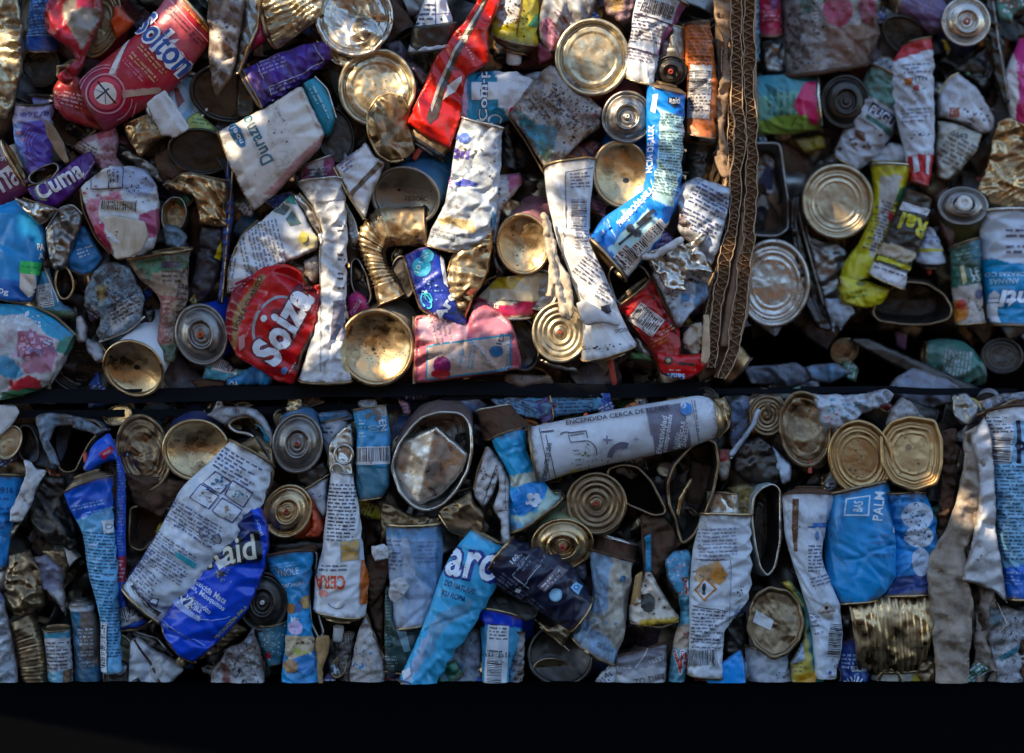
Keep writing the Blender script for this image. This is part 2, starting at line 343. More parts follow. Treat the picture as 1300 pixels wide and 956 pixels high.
def decals(mb, bvh, deco, rng, m):
    lay = 0
    def put(V, F, col, ref=3):
        nonlocal lay
        if ref: V, F = refine(V, F, ref)
        P = np.zeros((len(V), 3)); ok = np.zeros(len(V), bool)
        for i, (x, y) in enumerate(V.tolist()):
            h = bvh.ray_cast((x, y, 400), (0, 0, -1))
            if h[0] is not None:
                n = h[1]; n = n if n.z > 0 else -n
                P[i] = tuple(h[0] + n * (.75 + .13 * min(lay, 26))); ok[i] = n.z > .04
        F = F[ok[F].all(1)]
        if len(F):
            T = P[F]; dz = T[:, :, 2].max(1) - T[:, :, 2].min(1); F = F[dz < 15]
        if len(F):
            u, inv = np.unique(F, return_inverse=True); mb.add(P[u], inv.reshape(F.shape), lin(col), m)
    def quads(Q):
        Q = np.asarray(Q); n = len(Q); V = Q.reshape(-1, 2); b = np.arange(n)[:, None] * 4
        return V, np.vstack([b + [0, 1, 2], b + [0, 2, 3]])
    for e in deco:
        k = e[0]
        if k == 't':        # text x y w h angle colour [outline] [bold] [shear]
            _, s, x, y, w_, h_, a, col = e[:8]; ol = e[8] if len(e) > 8 else None; bo = e[9] if len(e) > 9 else .015; sh = e[10] if len(e) > 10 else 0
            for c2, off in (((ol, bo + .05),) if ol else ()) + ((col, bo),):
                V, F = glyphs(s, off, sh); V0, _f = glyphs(s, bo, sh); mn, mx = V0.min(0), V0.max(0)
                sx = w_ / (mx[0] - mn[0]); sy = (h_ / (mx[1] - mn[1])) if h_ else sx
                Q = (V - (mn + mx) / 2) * (sx, -sy); put(rot(Q, a) + (x, y), F, c2, 2.6); lay += 1
        elif k == 'q':      # filled patch: colour, polygon
            p = np.array(e[2], float).reshape(-1, 2)
            r = delaunay_2d_cdt([Vector(v) for v in p], [], [list(range(len(p)))], 1, 1e-4)
            put(np.array([tuple(v) for v in r[0]]), np.array([f for f in r[2]]), e[1]); lay += 1
        elif k == 'd':      # disc x y r colour [ry]
            _, x, y, r, col = e[:5]; ry = e[5] if len(e) > 5 else r; t = np.linspace(0, 2 * np.pi, 25)[:-1]
            V = np.vstack([[x, y], np.stack([x + r * np.cos(t), y + ry * np.sin(t)], 1)]); j = np.arange(24)
            put(V, np.stack([np.zeros(24, int), 1 + j, 1 + (j + 1) % 24], 1), col); lay += 1
        elif k == 'o':      # ring x y r width colour [ry] [angle] [t0 t1]
            _, x, y, r, wd, col = e[:6]; ry = e[6] if len(e) > 6 else r; a = e[7] if len(e) > 7 else 0
            t0, t1 = (e[8], e[9]) if len(e) > 9 else (0, 360); t = np.radians(np.linspace(t0, t1, 40))
            A = rot(np.stack([r * np.cos(t), ry * np.sin(t)], 1), a) + (x, y)
            B = rot(np.stack([(r - wd) * np.cos(t), (ry - wd) * np.sin(t)], 1), a) + (x, y)
            put(*quads([[A[i], A[i+1], B[i+1], B[i]] for i in range(39)]), col, 0); lay += 1
        elif k == 'l':      # line x0 y0 x1 y1 width colour
            _, x0, y0, x1, y1, wd, col = e; L = math.hypot(x1 - x0, y1 - y0); nx, ny = -(y1 - y0) / L * wd / 2, (x1 - x0) / L * wd / 2
            n = max(1, int(L / 2.5)); Q = []
            for i in range(n):
                p = [x0 + (x1 - x0) * i / n, y0 + (y1 - y0) * i / n]; q = [x0 + (x1 - x0) * (i + 1) / n, y0 + (y1 - y0) * (i + 1) / n]
                Q.append([(p[0] + nx, p[1] + ny), (q[0] + nx, q[1] + ny), (q[0] - nx, q[1] - ny), (p[0] - nx, p[1] - ny)])
            put(*quads(Q), col, 0); lay += 1
        elif k == 'b':      # barcode x y w h angle (bars run along h) [panel colour] [bar colour]
            _, x, y, w_, h_, a = e[:6]; pc = e[6] if len(e) > 6 else '#cfcacb'; bc = e[7] if len(e) > 7 else '#201c26'
            if pc:
                V, F = quads([quad(x, y, w_ * 1.12, h_ * 1.12, a)]); put(V, F, pc, 4); lay += 1
            Q = []; u = -w_ / 2
            while u < w_ / 2:
                bw = rng.choice([.7, .9, 1.3, 2.0]) * max(.8, w_ / 48)
                n = max(1, int(h_ / 3)); hh = h_ * (1 if rng.random() < .1 else .88)
                for i in range(n):
                    Q.append(rot([(u, -h_ / 2 + hh * i / n), (u + bw, -h_ / 2 + hh * i / n), (u + bw, -h_ / 2 + hh * (i + 1) / n), (u, -h_ / 2 + hh * (i + 1) / n)], a) + (x, y))
                u += bw + rng.choice([.8, 1.1, 1.7]) * max(.8, w_ / 48)
            put(*quads(Q), bc, 0); lay += 1
        elif k == 'm':      # block of tiny print: x y w h angle colour pitch [fill]
            _, x, y, w_, h_, a, col, pit = e[:8]; fill = e[8] if len(e) > 8 else .97
            Q = []; v = -h_ / 2 + pit / 2
            while v < h_ / 2:
                u = -w_ / 2; end = w_ / 2 * (1 if rng.random() < .75 else rng.uniform(.1, .9))
                if rng.random() < fill:
                    while u < end:
                        n = rng.randint(2, 8)
                        for _ in range(n):
                            if u > end: break
                            hh = pit * rng.choice([.42, .42, .42, .58]); ww = rng.uniform(.75, 1.25) * max(.8, pit / 5)
                            Q.append(rot([(u, v - hh / 2), (u + ww, v - hh / 2), (u + ww, v + hh / 2), (u, v + hh / 2)], a) + (x, y))
                            u += ww + .38 * max(.8, pit / 5)
                        u += pit * .45
                v += pit
            if Q: put(*quads(Q), col, 0); lay += 1
        elif k == 'z':      # random fragments of old print: x y w h colour count size
            _, x, y, w_, h_, col, n, sz = e; Q = []
            for _ in range(n):
                q_ = sz * (.12 + .5 * rng.random() ** 3); cx_, cy_ = x + rng.gauss(0, .28) * w_, y + rng.gauss(0, .28) * h_
                Q.append([(cx_ + q_ * rng.uniform(.5, 1.5) * math.cos(a_), cy_ + q_ * rng.uniform(.4, 1.3) * math.sin(a_)) for a_ in (.5, 2.1, 3.7, 5.2)])
            put(*quads(Q), col, 0)

COUNT = {}
def group_of(x, y):
    if y > 492 and not (x > 900 and y < 498): return 'crushed cans packed in the lower bales'
    return 'crushed cans packed in the upper left bale' if x < 945 else 'crushed cans packed in the upper right bale'
def finish_thing(r, body, bvh, deco, seed, m, o3, pname='lettering'):
    if any(e[0] != 'p' for e in deco):
        dm = MB(); decals(dm, bvh, [e for e in deco if e[0] != 'p'], random.Random(seed), m)
        if dm.v: dm.build(pname, body, o3, smoothf=True)
def make_bvh(mb):
    V = np.concatenate(mb.v); F = [f for a in mb.f for f in a.tolist()]
    return BVHTree.FromPolygons(V.tolist(), F)
SEED = [100]
# ---- a can lying across the view: st = left/right edge points along its length
def T(name, label, st, th, col, d=0, e=('plain', 'plain'), b=(0, 0), w=1, cr=2.2, deco=(), ribs=None, em=('bronze', 'gold'), nz=None, n=2.0, cat='can', streak=0, lin_=False, m=None, sc=26, esc=(1, 1), rim=None, fz=1):
    SEED[0] += 17; seed = SEED[0]; st = np.array(st, float)
    if st.shape[1] == 4: st = np.hstack([st, np.zeros((len(st), 1))])
    c = (st[:, :2] + st[:, 2:4]) / 2; seg = np.hypot(*(c[1:] - c[:-1]).T); s = np.concatenate([[0], np.cumsum(seg)]); L = s[-1]
    K = max(6, int(L / 2.0)); t = np.linspace(0, L, K)
    if len(st) > 2 and not lin_:      # smooth (monotone-ish hermite) between stations
        mtan = np.gradient(st, s, axis=0); X = np.zeros((K, 5))
        for i, u in enumerate(t):
            j = min(np.searchsorted(s, u, side='right') - 1, len(s) - 2); h = s[j+1] - s[j]; q = (u - s[j]) / h
            X[i] = (2*q**3-3*q*q+1)*st[j] + (q**3-2*q*q+q)*h*mtan[j]*.8 + (-2*q**3+3*q*q)*st[j+1] + (q**3-q*q)*h*mtan[j+1]*.8
    else: X = np.stack([np.interp(t, s, st[:, k]) for k in range(5)], 1)
    cen = (X[:, :2] + X[:, 2:4]) / 2; U = (X[:, 2:4] - X[:, :2]) / 2
    ax = np.gradient(cen, axis=0); ax /= np.linalg.norm(ax, axis=1)[:, None]
    wid = np.hypot(U[:, 0], U[:, 1]).max(); na = int(np.clip(wid * 2 * 1.6, 40, 110)); 
    th_ = np.linspace(0, 2 * np.pi, na, endpoint=False); cs, sn = np.cos(th_), np.sin(th_)
    n = 2.45 if n == 2.0 and cr > 2.4 else n; cs2 = np.sign(cs) * abs(cs) ** (2 / n); sn2 = np.sign(sn) * abs(sn) ** (2 / n)
    hw = np.hypot(U[:, 0], U[:, 1]); thk = th * (.55 + .45 * hw / hw.max())
    bw = b[0] + (b[1] - b[0]) * t / L
    R = np.zeros((K, na, 3)); rm = np.ones(K)
    if ribs:
        per, amp, r0, r1 = ribs; k = (t / L > r0) & (t / L < r1); rm = 1 + np.where(k, amp * np.sin(t / per * 2 * np.pi), 0) / np.maximum(hw, 8)
    R[:, :, :2] = cen[:, None] - U[:, None] * cs2[None, :, None] * rm[:, None, None] + ax[:, None] * (bw[:, None] * sn2[None])[:, :, None]
    R[:, :, 2] = d + X[:, 4:5] - th * .3 + thk[:, None] * np.where(sn2 > 0, sn2, sn2 * .7)[None] * rm[:, None] 
    o3 = (*cen.mean(0), d); r = root(name, label, cat, *o3, group_of(o3[0], o3[1]))
    mb = MB(); lm = m or 'label%d' % w
    cf = painter(col, deco, streak, seed)
    rr_ = max(8, wid * .8); per = 2 * np.pi * rr_
    def samp(x, y):
        k = np.clip(y / L * (K - 1), 0, K - 1); j = (x / per * na) % na; k0 = np.minimum(k.astype(int), K - 2); fk = (k - k0)[:, None]; j0 = j.astype(int) % na; fj = (j - j.astype(int))[:, None]; j1 = (j0 + 1) % na
        return (R[k0, j0] * (1 - fk) + R[k0 + 1, j0] * fk) * (1 - fj) + (R[k0, j1] * (1 - fk) + R[k0 + 1, j1] * fk) * fj
    if cr > 1.3 and fz and not ribs:
        XX, YY = np.meshgrid(th_ / (2 * np.pi) * per, t); n1 = XX.size
        size = fz if fz > 1 else float(np.clip(wid * .62, 11, 26)); RF = facetize(samp, XX.ravel(), YY.ravel(), size, seed).reshape(R.shape)
        endf = np.clip(np.minimum(t, L - t) / 9, 0, 1)[:, None, None]; bl = min(.92, .36 + .15 * cr) * endf * (np.clip(np.minimum(th_, 2 * np.pi - th_), 0, .5) / .5)[None, :, None]
        RG = R * (1 - bl) + RF * bl
    else: RG = R
    Rw = crumple(RG.reshape(-1, 3), cr, seed, sc)
    if cr > 1.8 and not ribs: Rw = creases(R.reshape(-1, 3), Rw, min(1.1 * cr, 4.5), *cen[K // 2], L * .5, seed, 2 + int(L / 60))
    Rw = Rw.reshape(R.shape)
    dd = np.repeat(np.minimum(t, L - t), na); base = edgewear(cf(R.reshape(-1, 3)), R.reshape(-1, 3), dd, seed, reach=6 + 1.6 * w); loft(mb, Rw, base, lm)
    body = mb.build('body', r, o3); bvh = make_bvh(mb)
    if rim: edge_rim(r, bvh, rim, d, o3)
    for side in (0, 1):
        if not e[side]: 
            continue
        ring = R[0] if side == 0 else R[-1]; cc = ring.mean(0); pr = PROF[e[side]]
        a2 = -ax[0] if side == 0 else ax[-1]; nrm = np.array([a2[0], a2[1], 0.0]); bb = b[side] * (1 if side else -1)
        nrm = nrm + np.array([0, 0, -bb / max(th, 5)]); nrm /= np.linalg.norm(nrm)
        rad = hw[0 if side == 0 else -1]; cmb = MB()
        CR = cap_rings(ring, nrm, rad, pr, esc[side]); CR = crumple(CR.reshape(-1, 3), cr, seed, sc).reshape(CR.shape)
        loft(cmb, CR, lin('#777777'), em[side], cap=True)
        pn = {'valve': 'dome', 'cone': 'dome', 'ring': 'dome', 'dish': 'base', 'food': 'lid', 'plate': 'lid'}.get(e[side], 'end_rim')
        co = cmb.build(pn, r, o3)
        if nz and e[side] in ('valve', 'cone', 'ring'):
            nm = MB(); nozzle(nm, cc + 0, nrm, rad * (esc[side] if len(nz) == 1 else 1), nz[0], *(nz[1:] if len(nz) > 1 else {'valve': (.13, .3, .3), 'cone': (.17, .4, .74), 'ring': (.13, .3, .0)}[e[side]]))
            nm.build('nozzle', co, o3)
    if lm[:5] == 'label' and not any(q_[0] in 'tmbz' for q_ in deco) and wid > 11:
        mc = cen[K // 2]; deco = list(deco) + [('m', mc[0], mc[1], wid * 1.0, L * .45, 90 - math.degrees(math.atan2(-ax[K // 2][1], ax[K // 2][0])) * -1 - 180, '#2c3048' if lin(col).mean() > .2 else '#b8bcc8', 4.6)]
    finish_thing(r, body, bvh, deco, seed, lm, o3)
    return r
# ---- a can seen end-on: ellipse of the end, its body trailing away behind it along tail
def Fc(name, label, el, kind, em, tail, col, d=0, w=1, cr=1.6, deco=(), nz=None, cat='can', taper=.9, ldeco=(), squash=.5, hole=None, lw='tin', esc=1.0, dent=None, bm=None, sc=24, poly=None):
    SEED[0] += 17; seed = SEED[0]; x, y, a, b, ang = el
    na = int(np.clip(a * 3, 48, 120)); t = np.linspace(0, 2 * np.pi, na, endpoint=False)
    q = rot(np.stack([a * np.cos(t), b * np.sin(t)], 1), ang)
    if poly: 
        pp = np.array(poly, float).reshape(-1, 2); pp = np.vstack([pp, pp[:1]]); ss = np.concatenate([[0], np.cumsum(np.hypot(*(pp[1:] - pp[:-1]).T))])
        u = np.linspace(0, ss[-1], na, endpoint=False); q = np.stack([np.interp(u, ss, pp[:, 0]), np.interp(u, ss, pp[:, 1])], 1)
        for _ in range(4): q = (np.roll(q, 1, 0) + q * 2 + np.roll(q, -1, 0)) / 4
        x, y = q.mean(0); q = q - (x, y); a = np.hypot(*q.T).max()
    tl = np.array([tail[0], tail[1], -abs(tail[2])], float); N0 = -tl / np.linalg.norm(tl)
    tilt = math.sqrt(max(0, 1 - (b / a) ** 2)) * (1 - squash) if not poly else .3 * (1 - squash)
    nd = np.array([N0[0], N0[1]]); l = np.hypot(*nd); nd = nd / l if l > 1e-3 else np.array([0, 0.])
    nrm = np.array([nd[0] * tilt, nd[1] * tilt, math.sqrt(1 - tilt * tilt)])
    z = -(q @ nrm[:2]) / nrm[2]
    ring = np.stack([x + q[:, 0], y + q[:, 1], d + z], 1)
    o3 = (x, y, d); r = root(name, label, cat, *o3, group_of(x, y)); lm = bm or 'label%d' % w
    K = max(8, int(np.linalg.norm(tl) / 3)); cf = painter(col, deco, 0, seed)
    cen = ring.mean(0); R = np.stack([cen + (ring - cen) * (1 - (1 - taper) * k) * (1, 1, 1 - k * .6) * .985 + tl * k for k in np.linspace(0, 1, K)])
    mb = MB(); Rw = crumple(R.reshape(-1, 3), cr, seed, sc).reshape(R.shape); loft(mb, Rw, cf(R.reshape(-1, 3)), lm)
    body = mb.build('body', r, o3); bvh = make_bvh(mb)
    cm = MB(); CR = cap_rings(ring, nrm, a, PROF[kind], esc).reshape(-1, 3)
    if dent:
        for dx, dy, dr, dd in dent:
            k = np.clip(1 - np.hypot(CR[:, 0] - dx, CR[:, 1] - dy) / dr, 0, 1); CR[:, 2] += dd * k
    CR = crumple(CR, cr, seed, sc).reshape(len(dense(PROF[kind])), na, 3)
    loft(cm, CR, lin('#777777'), em, cap=True)
    pn = {'valve': 'dome', 'ring': 'dome', 'dish': 'base', 'deep': 'open_mouth'}.get(kind, 'lid')
    co = cm.build(pn, r, o3)
    if nz:
        nm = MB(); nozzle(nm, cen, nrm, a, nz[0], *(nz[1:] if len(nz) > 1 else (.11, .22, .3))); nm.build('nozzle', co, o3)
    if hole:
        hm = MB(); hx, hy, hr = hole; lb = make_bvh(cm); decals(hm, lb, [('d', hx, hy, hr, '#080605', hr * .8)], random.Random(1), 'label0')
        if hm.v: hm.build('puncture', co, o3)
    finish_thing(r, body, bvh, deco, seed, lm, o3)
    if ldeco: finish_thing(r, co, make_bvh(cm), ldeco, seed + 1, 'label1', o3, 'print')
    return r
def edge_rim(r, bvh, rim, d, o3):      # rolled rim along an open run of points
    rp = np.array(rim[1], float).reshape(-1, 2); ss = np.concatenate([[0], np.cumsum(np.hypot(*(rp[1:] - rp[:-1]).T))]); k = max(4, int(ss[-1] / 2.5))
    u = np.linspace(0, ss[-1], k); c = np.stack([np.interp(u, ss, rp[:, 0]), np.interp(u, ss, rp[:, 1])], 1)
    for _ in range(3): c[1:-1] = (c[:-2] + c[1:-1] * 2 + c[2:]) / 4
    zz = []
    for (px, py) in c:
        h = bvh.ray_cast((px, py, 400), (0, 0, -1)); zz.append(h[0].z if h[0] else np.nan)
    zz = np.array(zz); zz = np.where(np.isnan(zz), np.nanmean(zz) if not np.isnan(zz).all() else d, zz)
    for _ in range(4): zz[1:-1] = (zz[:-2] + zz[1:-1] + zz[2:]) / 3
    tube(r, 'rim', np.hstack([c, zz[:, None]]), rim[2], rim[0], o3)
# ---- a flattened can or scrap with an irregular outline
def P(name, label, poly, th, col='#888888', d=0, m=None, w=1, cr=3, deco=(), folds=(), edge=6, tilt=(0, 0), rag=.6, cat='can', ribs=None, sc=26, cyl=None, rim=None, streak=0, grp=True, extra=None):
    SEED[0] += 17; seed = SEED[0]; rng = random.Random(seed)
    p = np.array(poly, float).reshape(-1, 2); pts = []
    for i in range(len(p)):
        a, b_ = p[i], p[(i + 1) % len(p)]; L = np.hypot(*(b_ - a)); k = max(1, int(L / 3.5))
        for j in range(k):
            q = a + (b_ - a) * j / k
            if j: q = q + (rng.uniform(-rag, rag), rng.uniform(-rag, rag))
            pts.append(q)
    B = np.array(pts)
    if rag < 2:
        for _ in range(1): B = (np.roll(B, 1, 0) * .5 + B * 2 + np.roll(B, -1, 0) * .5) / 3
    mn, mx = B.min(0), B.max(0); sp = 2.6 if (mx - mn).prod() > 900 else 2.0
    gx, gy = np.meshgrid(np.arange(mn[0], mx[0], sp), np.arange(mn[1], mx[1], sp)); gx = gx.ravel(); gy = gy.ravel()
    rs = np.random.RandomState(seed); gx = gx + rs.uniform(-.6, .6, len(gx)); gy = gy + rs.uniform(-.6, .6, len(gy))
    db = lambda x, y: np.min([segd(x, y, B[i], B[(i + 1) % len(B)]) for i in range(len(B))], 0)
    ins = inpoly(gx, gy, B); gx, gy = gx[ins], gy[ins]; k = db(gx, gy) > sp * .45; I = np.stack([gx[k], gy[k]], 1)
    allp = np.vstack([B, I]); nb = len(B)
    r_ = delaunay_2d_cdt([Vector(v) for v in allp], [(i, (i + 1) % nb) for i in range(nb)], [], 1, 1e-5)
    V = np.array([tuple(v) for v in r_[0]]); F = np.array([f for f in r_[2] if len(f) == 3])
    if len(F) == 0: print('EMPTY', label); return
    cen = V[F].mean(1); F = F[inpoly(cen[:, 0], cen[:, 1], B)]
    dist = db(V[:, 0], V[:, 1]); e = np.clip(dist / edge, 0, 1); prof = np.sqrt(np.clip(1 - (1 - e) ** 2, 0, 1))
    nx = ny = c0 = R0 = 0
    if cyl:      # rounded across this direction (degrees of the can's long axis)
        t = -math.radians(cyl); nx, ny = -math.sin(t), math.cos(t); u = V[:, 0] * nx + V[:, 1] * ny; c0 = (u.max() + u.min()) / 2; R0 = (u.max() - u.min()) / 2
    def zf(x, y):
        ds = db(x, y) * np.where(inpoly(x, y, B), 1, -1)
        if cyl: z_ = th * np.sqrt(np.clip(1 - ((x * nx + y * ny - c0) / (R0 * 1.05)) ** 2, 0, 1)) * np.clip(ds / 3, 0, 1) ** .5
        else: z_ = th * np.sqrt(np.clip(1 - (1 - np.clip(ds / edge, 0, 1)) ** 2, 0, 1))
        for x0, y0, x1, y1, amp, wd in folds: z_ = z_ + amp * np.clip(1 - segd(x, y, (x0, y0), (x1, y1)) / wd, 0, 1)
        return z_
    z = zf(V[:, 0], V[:, 1])
    if cr > 1.3 and th > 3:
        size = float(np.clip(np.sqrt((mx - mn).prod()) * .2, 7, 24)); z2 = facetize(zf, V[:, 0], V[:, 1], size, seed)
        bl = min(.92, .42 + .13 * cr) * np.clip(dist / 5, 0, 1); z = z * (1 - bl) + z2 * bl
    z = z + tilt[0] * (V[:, 0] - V[:, 0].mean()) + tilt[1] * (V[:, 1] - V[:, 1].mean())
    if ribs:
        per, amp, ang, xa, ya, xb, yb = ribs; t = -math.radians(ang); s_ = V[:, 0] * math.cos(t) + V[:, 1] * math.sin(t)
        msk = (V[:, 0] > xa) & (V[:, 0] < xb) & (V[:, 1] > ya) & (V[:, 1] < yb)
        s_ = s_ + smooth(np.hstack([V, V[:, :1] * 0]), 22, seed) * per * .6
        z = z + np.where(msk, amp * np.sin(s_ / per * 2 * np.pi), 0) * np.clip(dist / 4, 0, 1)
    F3 = np.hstack([V, (d + z)[:, None]]); Bk = np.hstack([V, (d + tilt[0] * (V[:, 0] - V[:, 0].mean()) + tilt[1] * (V[:, 1] - V[:, 1].mean()) - min(max(th, 1.2), 14) * .7 * np.clip(dist / 5, 0, 1) ** .5)[:, None]])
    for f in folds: 
        x0, y0, x1, y1, amp, wd = f; Bk[:, 2] += min(amp, 0) * np.clip(1 - segd(V[:, 0], V[:, 1], (x0, y0), (x1, y1)) / wd, 0, 1)
    onb = dist < 1e-3; Bk[onb] = F3[onb]
    V3 = np.vstack([F3, Bk]); idx = np.arange(len(V)) + len(V); idx[onb] = np.where(onb)[0]
    FF = np.vstack([F, idx[F][:, ::-1]])
    x, y = V.mean(0); o3 = (x, y, d); r = root(name, label, cat, *o3, group_of(x, y) if grp else None)
    lm = m or 'label%d' % w; mb = MB(); cf = painter(col, deco, streak, seed)
    Vc = crumple(V3, cr, seed, sc)
    if cr > 1.8 and th > 5: Vc[:len(V)] = creases(V3[:len(V)], Vc[:len(V)], min(.9 * cr, 4), x, y, float((mx - mn).max()) * .45, seed, 3)
    mb.add(Vc, FF, edgewear(cf(V3), V3, np.tile(dist, 2), seed, reach=4.5 + 1.5 * w) if lm[:5] == 'label' else cf(V3), lm); body = mb.build('body' if cat in ('can', 'tin') else 'sheet', r, o3)
    bvh = make_bvh(mb)
    if rim: edge_rim(r, bvh, rim, d, o3)
    if extra: extra(r, body, bvh, o3)
    finish_thing(r, body, bvh, deco, seed, lm, o3)
    return r
def tube(parent, name, C, rad, m, o3, closed=False, flat=1.0, col='#777777'):
    C = np.asarray(C, float); T_ = np.gradient(C, axis=0) if not closed else np.roll(C, -1, 0) - np.roll(C, 1, 0)
    T_ /= np.linalg.norm(T_, axis=1)[:, None] + 1e-9; A = np.cross(T_, [0, 0, 1.0]); A /= np.linalg.norm(A, axis=1)[:, None] + 1e-9; Bn = np.cross(T_, A)
    t = np.linspace(0, 2 * np.pi, 10, endpoint=False)
    R = C[:, None] + rad * (A[:, None] * np.cos(t)[None, :, None] + flat * Bn[:, None] * np.sin(t)[None, :, None])
    if closed: R = np.concatenate([R, R[:1]])
    mb = MB(); loft(mb, R, lin(col), m); return mb.build(name, parent, o3)
# ---- a squashed open can: closed outline of the mouth, dark hollow behind it, printed wall trailing away
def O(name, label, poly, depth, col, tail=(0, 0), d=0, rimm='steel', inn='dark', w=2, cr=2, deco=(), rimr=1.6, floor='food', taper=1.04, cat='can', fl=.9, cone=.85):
    SEED[0] += 17; seed = SEED[0]; p = np.array(poly, float).reshape(-1, 2); pc = np.vstack([p, p[:1]])
    ss = np.concatenate([[0], np.cumsum(np.hypot(*(pc[1:] - pc[:-1]).T))]); n = max(40, int(ss[-1] / 3)); u = np.linspace(0, ss[-1], n, endpoint=False)
    q = np.stack([np.interp(u, ss, pc[:, 0]), np.interp(u, ss, pc[:, 1])], 1)
    for _ in range(4): q = (np.roll(q, 1, 0) + q * 2 + np.roll(q, -1, 0)) / 4
    c = q.mean(0); x, y = c; o3 = (x, y, d); r = root(name, label, cat, *o3, group_of(x, y)); lm = 'label%d' % w
    wv = smooth(np.hstack([q, q[:, :1] * 0]), 40, seed) * 5
    ring = np.hstack([q, (d + wv)[:, None]]); tl = np.array([tail[0], tail[1], -depth], float); cen = ring.mean(0)
    ks = np.linspace(0, 1, max(6, int(depth / 4)))
    outR = np.stack([cen + (ring - cen) * (1 + (taper - 1) * min(1, k * 3)) * 1.01 + tl * k for k in ks]); outR = crumple(outR.reshape(-1, 3), cr, seed).reshape(outR.shape)
    inR = np.stack([cen + (ring - cen) * (1 - (1 - cone) * k) * .975 + tl * k * fl for k in ks]); inR = crumple(inR.reshape(-1, 3), cr, seed).reshape(inR.shape)
    mb = MB(); loft(mb, outR, painter(col, deco, 0, seed)(outR.reshape(-1, 3)), lm); body = mb.build('body', r, o3)
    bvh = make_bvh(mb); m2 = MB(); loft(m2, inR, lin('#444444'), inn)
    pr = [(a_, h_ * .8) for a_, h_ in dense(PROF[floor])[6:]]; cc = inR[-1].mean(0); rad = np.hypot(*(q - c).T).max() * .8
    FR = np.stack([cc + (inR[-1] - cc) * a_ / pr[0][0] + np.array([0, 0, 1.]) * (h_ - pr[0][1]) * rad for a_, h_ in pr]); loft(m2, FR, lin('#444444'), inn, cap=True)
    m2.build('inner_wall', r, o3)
    rr = crumple(ring.copy(), cr, seed); tube(r, 'rim', rr, rimr, rimm, o3, closed=True)
    finish_thing(r, body, bvh, deco, seed, lm, o3)
    return r
def setting(o, kind): o['kind'] = kind; return o
CC, AC, FT, CL = 'crushed_can', 'aerosol_can', 'food_tin', 'folded_tin'
WH, NV = '#c6c4cc', '#2a2f5e'
# ================================================================ UPPER LEFT BALE
P('tin_scrap', 'tall torn silver tin sheet at the far left edge near the top', [-12,-8,22,-8,30,35,27,95,18,135,8,152,-12,150], 12, d=10, m='cream', cr=6, folds=[(22,0,25,120,6,8)])
T(CC, 'blue can with fine white print and bare rim, top left beside silver sheet', [(38,-12,70,-12),(31,62,73,62)], 18, '#1c63b4', d=-5, b=(0,5), em=('tin','bronze'), deco=[('p','#164fa8',[28,45,76,45,76,70,28,70]),('m',52,22,32,40,4,'#86b4dc',4.2),('l',33,46,72,46,1.2,'#9cc4e6')])
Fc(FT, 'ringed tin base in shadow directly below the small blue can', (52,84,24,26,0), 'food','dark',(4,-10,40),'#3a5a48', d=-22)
P(CC, 'crimson can crushed open showing a triangular grey inside, top left', [64,-10,130,-10,130,22,112,62,98,100,78,108,72,98,97,74,84,58,62,44,56,22,60,4], 16,'#9c1c30', d=14, w=1, cr=4, deco=[('p','#8d857a',[84,4,124,-6,128,22,104,66,98,52,88,30,80,16]),('p','#b83246',[100,-4,122,-6,124,10,100,14])], folds=[(118,-5,103,66,-9,12),(60,12,96,72,6,10)])
Fc(FT, 'half hidden silver ringed lid behind the crimson open can', (124,28,28,44,-14), 'food','bronze',(10,10,40),'#8c2030', d=2)
P(CC, 'orange red fragment between ringed lid and big coffee can', [146,4,156,12,172,28,160,42,146,52,140,30], 8,'#c24a26', d=4)
T(CC, 'big red and pink coffee can with a blue white outlined name and compass print', [(101,99,134,166),(122,82,168,146),(170,44,222,108),(216,-10,268,48)], 34,'#a82c3c', d=16, e=('crush','plain'), b=(-4,5), w=1, cr=1.8, fz=0, deco=[
 ('p','#b4505e',[196,10,220,-12,232,10,262,60,246,80,205,40]),('p','#8c3048',[98,95,124,82,160,150,132,170]),('p','#b88a8e',[160,46,166,42,150,100,142,98]),('p','#c09a8c',[160,118,205,112,205,119,160,126]),
 ('q','#c9c2c2',[163,46,168,43,150,96,141,98]),('q','#bfa58e',[158,121,200,114,200,119,160,126]),
 ('o',138,121,25,2,'#c88a96'),('d',138,121,20,'#c0485a'),('d',138,121,14,'#cbbcc0'),('l',128,106,150,133,2.4,'#15161c'),('l',143,115,127,128,2.2,'#15161c'),('l',138,121,138,134,.8,'#3c3c48'),('l',138,121,124,116,.8,'#3c3c48'),
 ('o',138,121,32,1,'#c08a9c',32,0,190,290),('o',138,121,36,1,'#c08a9c',36,0,200,280),('o',138,121,33,1.2,'#c08a9c',33,0,10,70),('o',138,121,38,1,'#c08a9c',38,0,15,60),
 ('t','Solton',211,57,82,34,-47,'#1c4c94','#d4d4dc',.02),('m',236,36,58,10,-47,'#3c1c34',5),('m',196,78,44,9,-47,'#c8a47c',4.5),('m',186,88,44,8,-47,'#c8a47c',4.5),('m',174,92,36,8,-47,'#c07c8c',4),('l',216,0,262,52,1,'#d8b0b8'),('l',196,26,240,80,1,'#c890a0'),('m',250,28,40,6,-47,'#d0a040',4)])
P(CC, 'dark red can wrapped below the compass end of the coffee can', [92,92,104,102,132,166,112,162,82,152,68,134,68,112,76,98], 14,'#8c1824', d=8, cyl=60, deco=[('m',94,128,26,20,-14,'#c49aa0',5),('t','MAYO',76,128,22,8,70,'#c0606c')])
